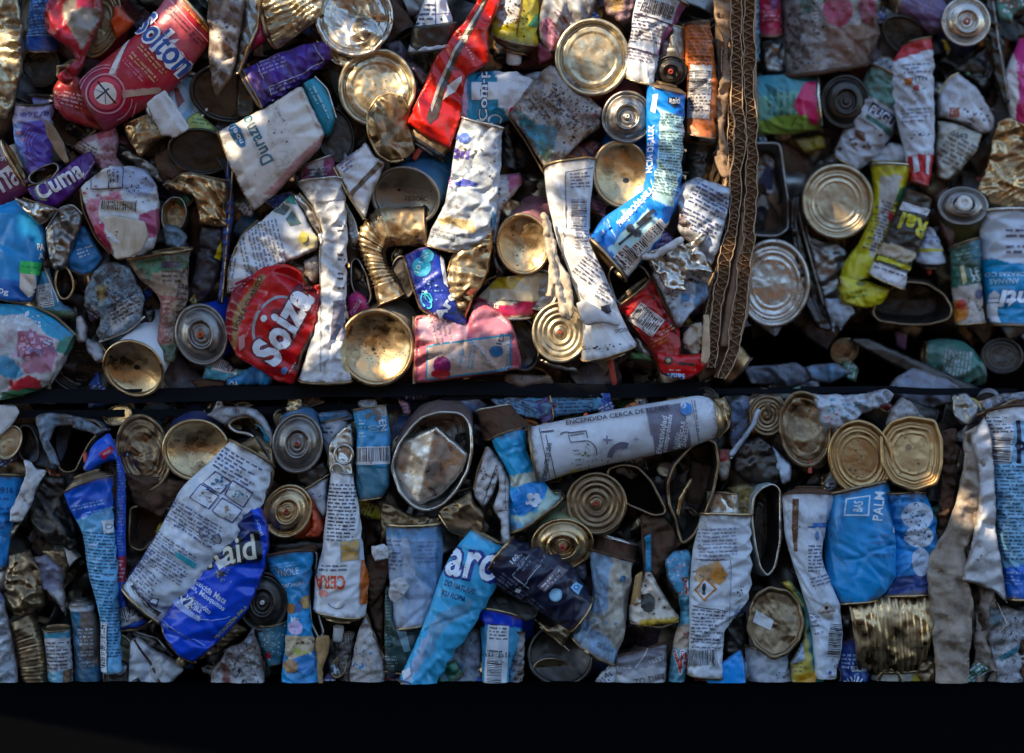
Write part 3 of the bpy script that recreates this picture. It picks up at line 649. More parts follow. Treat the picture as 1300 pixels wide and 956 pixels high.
Fc(CC, 'light blue printed disc with curved lettering beside the coffee can', (226,128,40,36,30), 'flat','tin',(-6,12,40),'#7fa4c0', d=-4, bm='label1', ldeco=[('d',226,128,35,'#7da6c4'),('o',226,128,33,1,'#a8c6d8'),('d',216,126,24,'#a4bccc'),('q','#7c3a30',[220,108,226,112,234,128,226,138,222,124]),('q','#2c3a48',[200,112,214,120,226,146,206,132]),('t','JARDINERA',250,138,40,8,68,'#dbe4ea')])
P('paper_scrap', 'folded white paper scrap lying on the light blue disc', [187,131,209,114,241,161,222,176,214,172,206,173], 1.5, d=44, m='wpaper', cr=2.5, folds=[(198,122,232,168,3,6)], cat='paper', rag=.8)
P('tin_scrap', 'crumpled yellow brown tin fragment under the white paper scrap', [157,158,190,146,214,172,196,184,178,200,166,180], 12, d=10, m='gold', cr=8, folds=[(180,150,176,198,7,9)], rim=('gold',[158,158,190,146],1.4))
T(CC, 'upright purple can with upside down weight print at left', [(19,128,70,128),(16,150,68,150),(20,190,66,200),(36,222,66,214)], 22,'#5a46a0', d=8, e=('deep','crush'), b=(9,0), em=('dark','tin'), w=1, deco=[('p','#a8a4c8',[10,124,75,124,75,156,10,156]),('p','#6d86c8',[14,156,30,156,34,214,20,210]),('t','0g/360',50,146,40,9,180,'#5c5696'),('t','ml',32,147,8,5,180,'#5c5696'),('d',26,170,3,'#c888a0'),('d',31,178,2.5,'#c888a0'),('o',60,185,30,.8,'#8c7cc8',30,0,120,230),('o',60,185,26,.8,'#8c7cc8',26,0,120,230),('o',60,185,22,.8,'#8c7cc8',22,0,120,230),('o',60,185,18,.8,'#8c7cc8',18,0,120,230)])
P('cardboard_scrap', 'pointed dry brown cardboard flake over the purple can', [56,152,66,156,80,180,88,206,84,209,70,192,60,174], 1.5, d=34, m='card', cr=3, cat='cardboard')
T(CC, 'maroon tin with large white letters at the left edge', [(-22,200,-4,268),(0,180,36,243)], 16,'#6c2450', d=6, e=(0,'plain'), b=(0,-2), w=1, deco=[('t','na',13,228,30,24,30,'#c9c0c6'),('t','boop',2,204,22,10,24,'#b8a8b8'),('q','#c9c0c6',[0,219,14,210,15,216,2,223])])
P(CC, 'glossy purple can curved under the upright one with white capital C word', [34,238,52,234,76,218,98,200,117,190,121,205,112,228,92,248,72,264,54,262,40,250], 16,'#4c1c72', d=16, cyl=28, w=0, cr=1.5, deco=[('t','Cuma',77,230,64,24,30,'#cfc6d4',None,.03),('o',60,243,14,1.5,'#7c9c4c',12,0,80,260),('l',108,228,124,196,1,'#9c88b4')], rim=('bronze',[36,236,52,232,66,222],1.6))
O(CC, 'small black oval opening between the two purple cans', [36,222,52,212,70,206,76,214,66,226,44,234,36,230], 26,'#3c2c60', d=26, w=1, rimr=1.2)
P(CC, 'crumpled pink and white tin above the strawberry can', [92,188,122,166,148,160,152,178,148,200,166,216,130,218,112,206], 12,'#b88a98', d=2, w=2, cr=6, deco=[('p','#a44858',[120,164,150,158,150,172,128,178]),('p','#c4bcc0',[100,186,126,178,134,196,112,200]),('m',112,192,28,18,-30,'#34303c',4),('z',140,198,34,24,'#4c2c3c',40,3)], rim=('bronze',[92,188,122,166],1.6))
P(CC, 'plump white and pink can with barcode and boxed upside down print', [102,238,120,222,142,211,165,212,188,217,200,236,203,262,202,292,195,316,172,328,150,330,140,320,126,304,110,270], 26,'#c3bfca', d=18, cyl=78, w=1, cr=4, sc=34, deco=[
 ('p','#a8607c',[102,262,128,252,132,286,136,320,120,300,106,274]),('p','#b03c5c',[112,290,136,282,146,326,134,316]),('p','#9c4468',[180,276,204,262,202,300,184,306]),('p','#a6b2cc',[140,226,150,214,188,216,198,232,190,252,166,250]),('p','#c87c90',[120,256,156,242,160,256,126,266]),
 ('b',154,264,42,13,-3,'#b8ac9a'),('o',150,222,1,1,WH),('m',152,226,16,22,90,'#2c2c38',5),('l',118,224,119,242,1,'#2c2c38'),('l',119,242,160,240,1,'#2c2c38'),('l',160,240,160,216,1,'#2c2c38'),('l',142,241,141,218,1,'#2c2c38'),('d',121,266,4,'#a03450'),('z',176,240,40,34,'#4c5468',60,4),('z',130,250,46,26,'#a84860',30,5),('z',160,290,60,60,'#5a3a4c',50,3)], rim=('bronze',[102,240,106,268,122,302,140,322],1.5))
P('paper_scrap', 'grubby tan paper patch stuck low on the barcode can', [131,277,142,272,160,276,184,282,188,300,180,318,162,328,146,328,140,300], 1.2, d=47, m='paper', cr=2, cat='paper')
P(CC, 'sky blue can with green price sticker at the left edge', [-10,264,24,252,46,274,60,296,60,318,50,352,42,384,12,384,-10,378], 24,'#2284c0', d=10, cyl=84, w=0, cr=2, sc=40, deco=[('p','#1c5ea8',[-10,352,44,360,40,386,-10,386]),('t','PA',54,314,8,9,0,'#d0d4da'),('t','A',54,326,6,8,0,'#d0d4da'),('t','50g',6,371,20,9,-8,'#d0dae4'),('q','#c8bcae',[30,344,48,346,46,372,40,378,30,366]),('q','#3cbc62',[31,332,54,334,50,350,29,347]),('m',41,341,18,6,-6,'#1c6c40',4)], rim=('gold',[-8,376,18,384,42,384],1.6))
P(CC, 'twisted dark grey inner wall curling beside the sky blue can', [58,292,76,264,92,260,104,272,104,290,94,312,88,330,78,346,70,344,62,322], 9, d=24, m='steel', cr=6, folds=[(88,262,70,340,7,9)], rim=('tin',[58,292,76,264,92,260,104,272],1.3))
P(CC, 'bright blue can panel with slanted print between grey wall and barcode can', [98,288,108,286,118,302,132,328,120,346,104,350,86,340,84,328,94,312], 12,'#2a7cb6', d=8, deco=[('m',110,320,20,14,20,'#c0d4e0',4.5)], rim=('bronze',[84,340,104,350,120,346],1.4))
P('tin_scrap', 'shiny crumpled silver sliver above the sky blue can', [18,252,48,254,78,266,62,280,52,286,42,274], 6, d=34, m='tin', cr=7, rim=('bronze',[30,252,76,268],1.4))
O(CC, 'blue can squeezed to a dark almond opening with barcode on its left', [72,342,84,338,92,352,94,366,86,380,76,380,70,364], 34,'#2c6fa0', d=14, tail=(-8,-4), w=2, rimm='gold')
P(CC, 'curved blue teal panel with vertical barcode under the sky blue can', [52,344,62,338,70,362,78,384,98,396,94,404,70,406,50,396,45,376], 12,'#3c84a8', d=8, w=2, deco=[('b',58,376,26,20,-80,'#b4b8bc'),('p','#3c5c40',[50,392,96,396,94,408,56,408])], rim=('tin',[58,340,66,360,76,384],1.3))
P(CC, 'badly crumpled light blue can with small ingredient print in left bale', [107,372,118,348,132,334,152,334,164,340,172,358,184,380,182,404,164,420,140,428,126,434,120,420,128,402,108,390], 15,'#7ea2b8', d=10, w=3, cr=8, sc=20, deco=[('p','#a89458',[128,362,142,364,138,382,126,380]),('p','#b4b8bc',[140,398,176,374,180,398,142,424]),('b',136,350,28,14,38,None,'#26303c'),('m',160,392,40,26,28,'#20242e',5),('z',146,370,60,40,'#283444',90,4)], rim=('tin',[126,434,164,420,184,402],1.6))
T(CC, 'pinched green red and cream can hanging like a tie left of the valve cans', [(162,330,242,318),(176,352,240,352),(200,376,238,378),(201,410,232,415),(200,440,226,444),(205,456,220,460)], 14,'#a08a76', d=18, e=('plain','crush'), b=(3,0), w=3, cr=4, deco=[('p','#2c7c5c',[160,318,242,318,242,340,196,346,188,360,176,344]),('p','#98524c',[166,350,200,372,240,380,200,384]),('p','#a05c5c',[198,378,214,378,216,440,198,440]),('p','#2c7c58',[198,440,230,436,226,462,200,462]),('q','#2e3560',[206,332,228,333,228,341,206,340]),('m',220,352,26,20,0,'#2c2824',6),('t','IZANTE',231,388,56,12,86,'#2c2824'),('m',214,410,10,60,4,'#d0b8a4',6)], em=('bronze','tin'))
Fc(AC, 'white can with shallow gold base and one puncture, low at left', (170,467,38,33,-24), 'dish','gold',(34,-58,60), WH, d=22, w=0, taper=.72, hole=(172,466,4), cr=.8, squash=.2)
T(CC, 'floral can with clouds of pink blossom at the left edge', [(-30,384,-20,510),(20,386,10,508),(48,392,40,500),(96,424,64,486)], 26,'#b4a4b4', d=20, w=1, e=(0,0), b=(0,0), cr=3, deco=[('p','#2c96bc',[-10,380,50,380,100,420,96,440,60,424,34,398,-10,400]),('p','#2c7c6c',[82,430,98,424,88,450,72,448]),('p','#9c5c74',[24,420,44,418,70,432,76,452,50,462,24,450]),('p','#4c94b8',[-10,452,20,456,34,476,20,482,-10,470]),('p','#b07c90',[30,462,74,450,66,474,36,480]),('p','#b03440',[12,482,54,482,54,494,8,498]),('p','#3c6c4c',[4,498,60,492,52,510,0,510]),('z',40,440,60,40,'#c8a0b4',70,7),('z',30,410,50,30,'#c4c8d4',60,7),('z',48,446,40,22,'#6c7ca4',40,5),('m',66,436,16,9,-24,'#b0dce4',4)], rim=('bronze',[46,390,70,402,96,426],2))
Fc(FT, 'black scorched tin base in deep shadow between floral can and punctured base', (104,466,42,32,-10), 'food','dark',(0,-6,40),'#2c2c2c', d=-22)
P(CC, 'small pale pink rounded tin end between floral and crumpled blue cans', [96,402,104,400,112,414,110,434,98,436], 8,'#b8acb4', d=4)
Fc(AC, 'silver aerosol dome with orange stem on its side beside the red ketchup coloured can', (256,425,31,37,14), 'valve','steel',(44,-20,70),'#1c3ca0', d=22, nz=('orange',.13,.4,.1), w=0, squash=.3, taper=.95)
P(CC, 'blue and black can sliver standing between red can and green tie can', [290,180,298,260,294,300,288,345,284,380,276,386,282,330,284,260], 8,'#224c94', d=0, w=1, rim=('gold',[296,215,286,340,282,384],1.3))
P(CC, 'dark navy can remnant with a yellow letter left of the red can', [254,286,284,290,280,340,270,372,244,392,238,380,248,340], 10,'#1e1c26', d=-6, w=1, deco=[('t','A',246,382,16,18,-16,'#b4a25c'),('q','#b8a21c',[282,304,290,310,282,332,272,328])])
P(FT, 'greenish gold bare tin with a punched crease left of the stone fruit can', [222,224,240,218,290,232,290,290,252,284,246,250,226,244,208,236], 16, d=4, m='gold', cr=5, folds=[(236,232,256,248,-10,9)], ribs=(5,.7,88,240,274,300,292), rim=('bronze',[208,236,236,220,290,230],1.4))
P(CC, 'light teal label wedge with barcode under the orange stem dome', [262,452,276,448,300,470,322,466,316,476,288,484,256,482], 8,'#4c94a8', d=4, w=1, deco=[('b',287,465,28,14,-14,'#c4bcb4')])
P(CC, 'bright blue label strip along the bottom below the red can', [286,480,330,462,352,474,344,490,286,490], 8,'#2c7cb8', d=0, deco=[('t','OA',298,487,12,6,0,'#d0d8e0')])
P('tin_scrap', 'rusty orange shard under the orange stem dome', [240,482,290,478,286,492,250,492], 5, d=0, m='rust', cr=5)
P(CC, 'large flattened red can with silver script word in a ring', [287,396,296,368,312,352,336,338,362,334,384,344,388,364,408,360,406,398,398,430,386,456,374,488,352,484,330,470,300,452,288,424], 26,'#b01c22', d=20, cyl=66, w=0, cr=3.2, sc=45, deco=[
 ('p','#7c1420',[283,396,296,362,314,350,304,400,300,446,288,430]),('p','#8c6c44',[300,396,318,366,334,348,340,352,318,384,306,420,302,444,297,440]),('p','#2a1c18',[396,420,400,428,378,474,374,468]),
 ('t','DOBLE CLASICO',317,386,76,6,64,'#2c1c18'),('o',353,412,38,3.5,'#8c8c94',28,62),('t','Soiza',360,414,100,40,61,'#c6c8d0','#5c1824',.05,.1),('d',338,405,4,'#c6c8d0'),('m',388,412,36,5,62,'#d0807c',4.5),('m',322,412,52,4,66,'#c07470',4),('q','#b07c7c',[306,428,314,424,314,440,308,446]),('d',362,470,4,'#5c84b8'),('m',374,462,24,4,62,'#c4a0a0',4),('m',402,390,16,10,60,'#c0605c',4)])
P(CC, 'white ingredient label can with two grey green squares above the red can', [291,372,290,350,297,318,308,298,334,278,352,262,372,246,388,272,406,304,404,316,370,330,330,350,306,370], 16,WH, d=16, w=0, cr=4, sc=30, deco=[
 ('p','#c4bc94',[382,292,408,300,400,318,380,314]),('q','#5a6c6c',[352,254,370,264,362,275,345,268]),('q','#5c7470',[372,268,384,284,370,288,364,280]),('q','#2c7c6c',[358,250,370,244,378,262,364,258]),
 ('m',334,318,66,56,-76,'#5c6480',4.6),('m',296,338,30,8,80,'#505878',4.6),('q','#b0284c',[326,272,342,272,340,276,326,277]),('l',300,360,366,334,2.6,'#a83454'),('l',292,366,330,356,2,'#a83454'),('d',386,302,6,'#b8ac5c')], folds=[(322,290,300,350,-6,9),(318,282,330,276,-5,8)], rim=('bronze',[290,372,291,340,308,298,328,280],1.6))
P(FT, 'silver and yellow torn rim folded beside the tall white aerosol', [370,244,384,248,400,272,412,300,408,318,402,296,386,272], 6, d=30, m='tin', cr=5, rim=('gold',[380,246,398,266,410,296],1.5))
P(CC, 'big cream white can with blue fruit word reading upward', [277,168,292,160,322,144,346,132,376,112,384,110,392,128,412,170,406,188,378,216,350,246,322,268,312,250,298,222,288,196], 26,'#c5bfb8', d=30, cyl=38, w=1, cr=2.2, sc=50, deco=[
 ('p','#b4aca4',[288,190,300,186,330,262,322,270]),('p','#b48484',[414,170,404,190,350,248,338,246,378,204]),
 ('t','Durazno',328,180,66,17,117,'#1c5c6c',None,.02),('q','#2c6484',[294,160,300,158,308,166,314,180,315,188,308,190,300,182,293,168]),('t','noel',304,174,24,7,118,'#d4d4d4'),
 ('m',360,150,26,12,-60,'#8c8c94',5,.4),('z',350,165,70,60,'#5c4c40',40,3),('m',324,184,40,3,117,'#9ca4b0',3)], rim=('bronze',[277,168,290,200,306,234,322,268],1.3))
P(CC, 'curved teal panel with white print at the right of the fruit can', [384,106,400,98,414,112,424,134,427,154,420,172,412,176,400,150,390,128], 18,'#1c8094', d=14, cyl=120, w=0, cr=1.2, deco=[('m',406,128,34,8,-62,'#a8c8cc',5),('m',416,146,18,3,-62,'#a8c8cc',3)], rim=('tin',[400,98,416,114,427,150],1.4))
T(CC, 'purple can with white ingredient table tilted across the upper left bale', [(308,88,334,138),(345,70,362,122),(384,57,396,94),(414,50,424,76)], 22,'#4a2f96', d=14, w=2, b=(-3,0), cr=4, deco=[('m',346,84,36,22,-22+42,'#a49cc8',5),('l',328,82,336,102,1,'#b4b0d0'),('l',342,112,376,98,1,'#b4b0d0'),('l',376,98,410,78,1,'#b4b0d0'),('m',362,110,38,10,24,'#b4acd0',5),('l',398,58,412,78,1,'#b4b0d0'),('l',342,112,346,122,1,'#b4b0d0'),('z',370,80,90,50,'#18102c',90,3),('t','11',350,128,8,6,24,'#b4b0d0')], rim=('bronze',[309,90,334,138],1.8))
P('tin_scrap', 'tapered brown streaked tin spike pointing down between cans at top', [262,-10,312,-10,308,30,304,62,296,96,274,123,270,108,266,70], 14, d=26, m='label2', col='#8d8078', cr=6, streak=[('#5c463c',16,.1,1),('#b4a89c',20,.2,2)], folds=[(300,-10,274,110,5,14),(268,20,268,110,5,6)], deco=[('z',286,20,40,60,'#3c2820',60,4)])
P('tin_scrap', 'narrow bent rolled rims standing upright right of the brown tin spike', [312,-8,330,-8,328,30,318,66,306,92,296,98,304,62,310,30], 9, d=24, m='steel', cr=3, rim=('gold',[330,-6,326,36,312,72,302,94],2.2))
P(CC, 'pink red corner of a can behind the narrow bent rims', [328,14,336,40,340,52,320,66,314,70,322,40], 8,'#a82848', d=8)
P(FT, 'gold ribbed tin with a square end at the top centre left', [328,-8,410,-8,412,20,396,32,350,63,342,52,334,20], 18, d=16, m='cream', cr=3, ribs=(7.5,2.2,-58,330,-10,400,40), rim=('bronze',[412,20,350,63,340,50],1.8))
Fc(FT, 'open silver tin end with a sunlit crumpled inside at the top edge', (450,22,46,48,0), 'plate','tin',(-10,-10,50),'#8c8c94', d=22, cr=3.4, dent=[(440,10,34,-16),(462,40,18,8)], w=1)
P('tin_scrap', 'crumpled pale tin fold under the open silver tin end', [400,50,430,68,460,76,448,88,438,90,420,78], 6, d=12, m='cream', cr=6)
Fc(FT, 'large worn cream lid with brown stains below the open silver end', (479,112,46,47,0), 'plate','cream',(-24,-20,50),'#6c6c5c', d=14, cr=2.2, dent=[(500,90,30,-8)])
P(CL, 'gold end folded double like a taco over the worn cream lid', [466,140,478,124,496,118,514,124,522,140,518,156,524,176,526,190,512,203,494,206,478,196,466,170], 12, d=34, m='bronze', cr=4, edge=16, folds=[(512,140,516,190,-14,16),(490,150,496,180,-8,14)], rim=('gold',[518,138,510,124,496,118,480,124,467,144,468,172,480,196,496,206,514,202],1.8), ribs=None)
P(CC, 'dark violet can side behind the worn cream lid', [486,56,508,50,520,70,548,98,536,112,520,90,500,74], 6,'#3a3848', d=0, deco=[('m',530,92,20,3,-40,'#8c6cac',3)])
Fc(FT, 'dark brown dusty tin base right of the white paper scrap', (288,118,44,34,-8), 'plain','dark',(-4,-10,30),'#6c6458', d=2, cr=1)
Fc(FT, 'dark brown dusty tin base lower down beside the yellow green label', (254,192,38,27,-4), 'plain','dark',(-4,-10,30),'#9cb068', d=4, cr=1)
P(CC, 'yellow green can label with tiny figures between two dark bases', [238,150,252,142,278,164,268,172,238,170], 8,'#a4b46c', d=-2, deco=[('m',256,156,22,10,-8,'#3c6c48',4.5)])
Fc(FT, 'dark oval tin base below the teal panel', (426,172,22,34,12), 'plain','dark',(-6,-8,30),'#4c4438', d=0, cr=1)
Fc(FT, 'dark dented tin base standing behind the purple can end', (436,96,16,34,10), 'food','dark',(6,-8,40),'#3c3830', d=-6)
T(CC, 'pink can top just above the tall white aerosol', [(384,212,424,198),(380,236,432,232)], 18,'#a85478', d=8, w=1, e=('plain','deep'), em=('tin','dark'), b=(0,-6), deco=[('p','#b4a0b4',[390,200,412,196,412,222,392,226])])
P(FT, 'dark inner wall of a can between tin spike and purple can', [300,96,312,92,330,136,318,150,302,150], 6, d=4, m='dark')
# ---- centre top
T(CC, 'white cone shaped can bearing a blue box of print, top centre', [(546,-14,564,-14),(538,2,570,6),(517,64,582,56)], 22,WH, d=16, w=0, b=(0,5), e=('plain','deep'), em=('tin','dark'), deco=[('m',538,24,28,40,-4,NV,6),('q','#2c3468',[556,38,580,34,580,41,558,44]),('l',552,-8,554,48,1,'#3a4478'),('l',554,20,576,16,1,'#3a4478'),('t','.',560,26,3,5,0,'#20301c')])
P(CC, 'long flattened bright red can split by a dark scratched seam', [612,-12,640,-12,632,14,619,40,622,80,590,100,586,150,572,190,544,176,517,156,524,140,538,112,548,84,562,62,590,28], 16,'#b81c18', d=24, w=0, cr=3.5, sc=36, folds=[(616,-10,545,150,-7,8),(534,108,540,160,8,14)], deco=[('q','#3c3024',[618,-8,624,-8,604,34,584,70,566,112,556,150,546,160,542,152,556,112,574,68,596,30]),('q','#a8a098',[612,6,616,4,600,34,580,66,560,110,549,144,547,138,558,104,576,66]),('q','#bcb8b4',[568,110,586,98,586,104,578,118,562,128,568,116]),('m',588,54,3,56,28,'#c89c94',4),('z',582,70,60,120,'#3a1410',50,3),('q','#c8981c',[593,12,599,10,598,16,592,18])])
T(CC, 'double rolled bottom rim of the red can, steel and dark', [(517,156,572,190),(512,164,566,198)], 12,'#8c1818', d=16, m='bronze', e=('plain','cone'), esc=(1,.35), em=('gold','steel'), nz=('redp',.12,.5,.3))
T(AC, 'yellow speckled aerosol upside down with white spray nozzle, top centre', [(630,-14,686,-14),(624,42,684,56)], 22,'#b8a818', d=14, w=2, b=(0,6), e=('plain','cone'), esc=(1,.7), em=('tin','bronze'), nz=('wplastic',.32,.55,.5), deco=[('p','#bcb8b8',[630,-12,668,-12,654,30,630,34]),('q','#2c8454',[684,14,684,36,670,34]),('z',652,20,50,60,'#20180c',150,3),('l',664,-10,656,46,2,'#6c4428')])
T(CC, 'squat teal can with white hyphenated word running upward', [(588,158,588,91),(618,160,620,89),(650,150,655,90),(672,138,676,100)], 22,'#287c9c', d=14, w=0, b=(-3,0), cr=3, deco=[('p','#bcb6bc',[626,88,680,86,682,162,650,160,640,140,632,140,632,108]),('p','#a8849c',[584,88,593,88,593,160,584,160]),('q','#bcb6bc',[599,106,634,106,634,128,599,128]),('t','Com-p',615,122,64,15,90,'#d0d0d4','#1c4c6c',.02),('o',628,152,9,1.8,'#c8c8cc',7,20,180,420),('q','#b02c50',[648,138,656,136,646,144])])
P(CC, 'grey white blotchy can with teal patch, crushed flat beside the big lid', [646,146,654,132,672,110,688,90,700,84,722,94,748,122,766,140,762,162,740,176,722,196,702,218,694,222,684,200,668,176], 20,'#b0a8a8', d=16, w=3, cr=7, sc=24, deco=[('p','#2494ac',[655,136,680,160,708,166,704,190,694,210,680,190,660,160]),('p','#2c6c5c',[680,176,702,186,694,212]),('p','#8c7c6c',[646,150,660,160,694,220,680,214]),('z',705,128,26,26,'#24384c',120,4),('m',684,140,36,14,-52,'#2c2830',6,.8),('z',730,150,60,50,'#241c1c',180,4),('z',738,170,40,24,'#b49c3c',30,5),('z',740,150,30,20,'#b04c70',16,5)], folds=[(656,150,694,216,6,8)], rim=('bronze',[646,148,668,180,692,222],1.5))
P(CC, 'small blue and grey crushed shoulder between teal can and blotchy can', [664,96,690,90,700,82,690,108,676,116], 8,'#8c94a8', d=8, w=2)
P(CC, 'silver grey can with sunlit fold and pink streaks behind the big lid', [688,-10,760,-10,752,18,742,30,716,40,704,66,696,70,684,50,684,20], 16,'#8c8c94', d=6, w=2, cr=6, deco=[('p','#a0627c',[684,30,700,24,710,50,698,68]),('m',704,30,20,30,-50,'#6c3c50',5,.6)], folds=[(742,-10,732,34,9,9)])
P(CC, 'dark pink underside of can left of the big lid', [676,40,692,56,704,72,698,80,684,84], 6,'#7c3448', d=2)
Fc(FT, 'big round food can lid with concentric steps near top centre', (752,73,44,46,0), 'plate','cream',(-10,24,60),'#7c4c38', d=30, cr=1.2, squash=.9)
P(CC, 'gold and purple crushed can top between big lid and white barcode can', [764,-10,808,-10,804,20,792,34,770,20], 10,'#7c5c70', d=8, w=3, cr=6, deco=[('p','#b08c4c',[770,-8,792,-8,790,16,776,16])])
T(CC, 'white lilac can with large barcode pinched at its lower end', [(812,-14,872,8),(804,16,858,32),(800,52,838,62),(793,74,834,84),(795,96,830,106)], 18,'#b8b0c0', d=34, w=1, cr=4, e=('plain','plain'), b=(0,4), deco=[('b',834,14,40,20,-17,'#bcb4c0'),('m',812,30,16,54,-14,'#3a2c50',4.5),('m',828,42,34,24,-14,'#3a2c50',4.2),('m',812,72,34,18,-14,'#4c3c60',4),('l',806,18,856,34,1.4,'#302040'),('l',796,60,834,72,1.6,'#302040'),('p','#8c4c74',[864,0,874,6,840,70,832,70])])
T(AC, 'upside down dark aerosol with red stem between barcode can and orange can', [(836,34,872,42),(832,62,874,62),(832,70,872,72)], 20,'#2a4a9c', d=18, m='steel', e=('plain','plain'), b=(-3,3), em=('gold','steel'))
Fc(AC, 'small dark dome with a red stem facing out left of the orange can', (851,90,20,18,0), 'valve','dark',(0,-14,20),'#2c2c30', d=30, nz=('redp',.16,.5,.1), w=1)
Fc(AC, 'brass grey aerosol dome with pale stem left of the blue insect spray', (796,149,30,31,0), 'valve','steel',(-4,-34,60),'#8c3c2c', d=30, nz=('wplastic',.1,.3,.2), w=2)
T(AC, 'bright blue insect spray can folded sharply at its middle', [(822,108,871,120),(821,170,869,176),(820,226,864,250),(815,241,854,274),(786,262,834,312),(766,276,816,332),(749,300,797,352)], 24,'#1874c8', d=42, w=0, lin_=True, e=('cone','plain'), esc=(.35,1), em=('bronze','gold'), b=(4,-2), cr=2.4, sc=36, deco=[
 ('p','#a8ccd0',[838,144,872,150,868,206,856,262,826,254,832,200]),('p','#a8cccc',[820,264,850,290,800,342,771,316]),('p','#b8c4c0',[838,290,856,278,800,350,780,330]),
 ('q','#d0d4d8',[829,122,835,122,832,146,826,142]),('q','#22283c',[847,126,862,126,861,134,855,140,848,134]),('t','Raid',855,130,12,7,0,'#d8d8dc'),
 ('t','NCIA DE LUX',826,190,60,7,87,'#d8e0e8',None,.03),('m',852,182,30,72,-3,'#20303c',3.6),('m',846,232,32,34,-10,'#20303c',3.6),
 ('t','PRECAUCIÓN: INFLA',806,262,62,9,47,'#e4e8ec',None,.03),('l',786,310,826,276,3,'#24242c'),('d',800,290,5,'#3a3c44'),('d',808,296,5,'#3a3c44'),('l',808,286,830,266,5,'#282830'),('b',822,302,50,13,45,'#c8bcb0'),('b',794,328,24,24,48,'#c8bcb0'),('q','#4c7ca8',[768,284,774,282,778,288,772,292]),('q','#1a5aa0',[752,300,770,290,762,318,752,322])])
T(AC, 'orange aerosol with white barcode panel beside the corrugated cardboard', [(868,30,902,26),(870,80,909,74),(873,130,912,128),(872,166,908,172)], 20,'#c8641c', d=26, w=2, cr=3, e=('crush','plain'), em=('dark','bronze'), b=(0,5), deco=[('p','#241a18',[860,0,915,0,915,28,890,34,866,34]),('m',888,60,28,50,-2,'#7c3c1c',4.5),('q','#b8b4bc',[876,84,903,84,899,152,873,150]),('b',889,103,26,32,90,None),('m',888,132,24,26,-2,'#2c2c4c',4)])
Fc(AC, 'gold and silver concave aerosol base with a black hole above the folded insect spray', (789,221,35,41,10), 'dish','gold',(8,-40,60),'#1c5cb0', d=24, w=0, cr=.8, hole=(795,228,4), squash=.5)
P(CC, 'dark maroon can side in shade above the round punctured base', [700,196,752,176,764,180,760,206,730,206,700,212], 6,'#4c1c20', d=-4)
T(AC, 'tall white lilac can with dotted blue word and wrinkled middle', [(586,150,638,164),(578,190,637,196),(570,232,634,240),(560,268,628,290),(549,292,606,312),(544,306,588,318)], 24,'#a8aabc', d=38, w=2, n=3.2, cr=4, sc=18, e=('plain','plain'), em=('tin','bronze'), b=(3,5), deco=[('t','on',584,196,24,13,-6,'#3a2c9c',None,.06),('d',590,177,7,'#1c54b0'),('d',579,174,4,'#1c54b0'),('d',590,190,6,'#d0ccd0',4),('m',573,228,4,24,0,'#8c4c94',4),('q','#4450a8',[576,234,590,228,608,234,600,238,584,238]),('d',576,196,1,'#3a2c9c'),('p','#c0a874',[556,276,606,282,606,296,556,286]),('m',566,300,36,14,-14,'#8c8c98',4),('q','#2c7cb0',[624,268,630,270,628,292,622,288]),('z',604,210,50,40,'#2c241c',40,3)])
Fc(FT, 'blue can with a dull brown concave base and faint stamped code', (515,249,42,35,-14), 'dish','steel',(44,-44,70),'#2c5c80', d=18, w=1, cr=.8, hole=(506,240,2.4), ldeco=[('t','2E2OIC',528,251,30,6,-4,'#3c342c')], squash=.3)
P(CC, 'folded white triangular can panel with purple print left of the brown base', [424,212,440,200,456,190,464,180,478,200,488,208,474,240,464,278,452,262,440,240], 7,'#c2bec6', d=32, w=1, cr=3, folds=[(488,200,444,246,7,8)], deco=[('m',444,208,24,16,38,'#5c4c8c',5),('q','#5c4834',[486,200,490,206,448,250,444,246])], rim=('gold',[424,213,438,240,462,278],1.6))
P(CC, 'magenta can wall with round print left of the speckled gold base', [440,380,452,368,464,376,470,392,452,400,444,410], 6,'#a0206c', d=4, deco=[('t','anisa',452,388,18,8,56,'#cc9cb4')])
O(CC, 'narrow dark squeezed mouth between tall white can and ribbed gold can', [446,330,454,326,466,350,472,378,466,388,456,384,446,360], 26,'#4c5c4c', d=8, w=2, rimr=1.2)
T(AC, 'tall dented white aerosol standing in strong sunlight left of the gold base', [(378,236,438,230),(396,264,440,258),(406,294,442,300),(404,330,440,340),(406,372,440,378),(400,410,440,412),(388,450,442,448),(380,478,446,480)], 22,'#c4c2c6', d=30, w=1, b=(-3,5), cr=3.5, em=('tin','bronze'), deco=[('m',433,330,8,90,0,'#2c2c34',6,.35),('l',407,300,408,470,1,'#8c8c94'),('q','#6c6c7c',[424,382,442,380,442,420,434,432,420,430]),('l',380,262,440,254,1,'#7c7c84'),('p','#b4a87c',[436,420,446,420,448,478,438,470])])
Fc(AC, 'round gold base peppered with black specks, bottom centre left', (478,441,45,46,0), 'dish','gold',(14,-24,60),'#8c8478', d=26, w=2, cr=.8, squash=.9, ldeco=[('z',478,440,70,60,'#1c140c',90,2.2),('z',478,434,60,50,'#1c140c',30,3.4)], hole=(473,443,2.5))
T(FT, 'ribbed gold tin bent like an elbow over a black hollow', [(536,262,540,314),(508,262,510,312),(478,264,496,312),(453,300,490,318),(462,332,492,334),(474,362,502,352),(480,388,512,372)], 18,'#888888', d=12, m='gold', cr=3.5, ribs=(5.2,1.8,.28,.86), e=('plain','plain'), em=('bronze','gold'))
Fc(FT, 'dark blackened tin end beside the small blue label can', (512,352,14,26,8), 'plain','dark',(4,0,20),'#3c3c34', d=8)
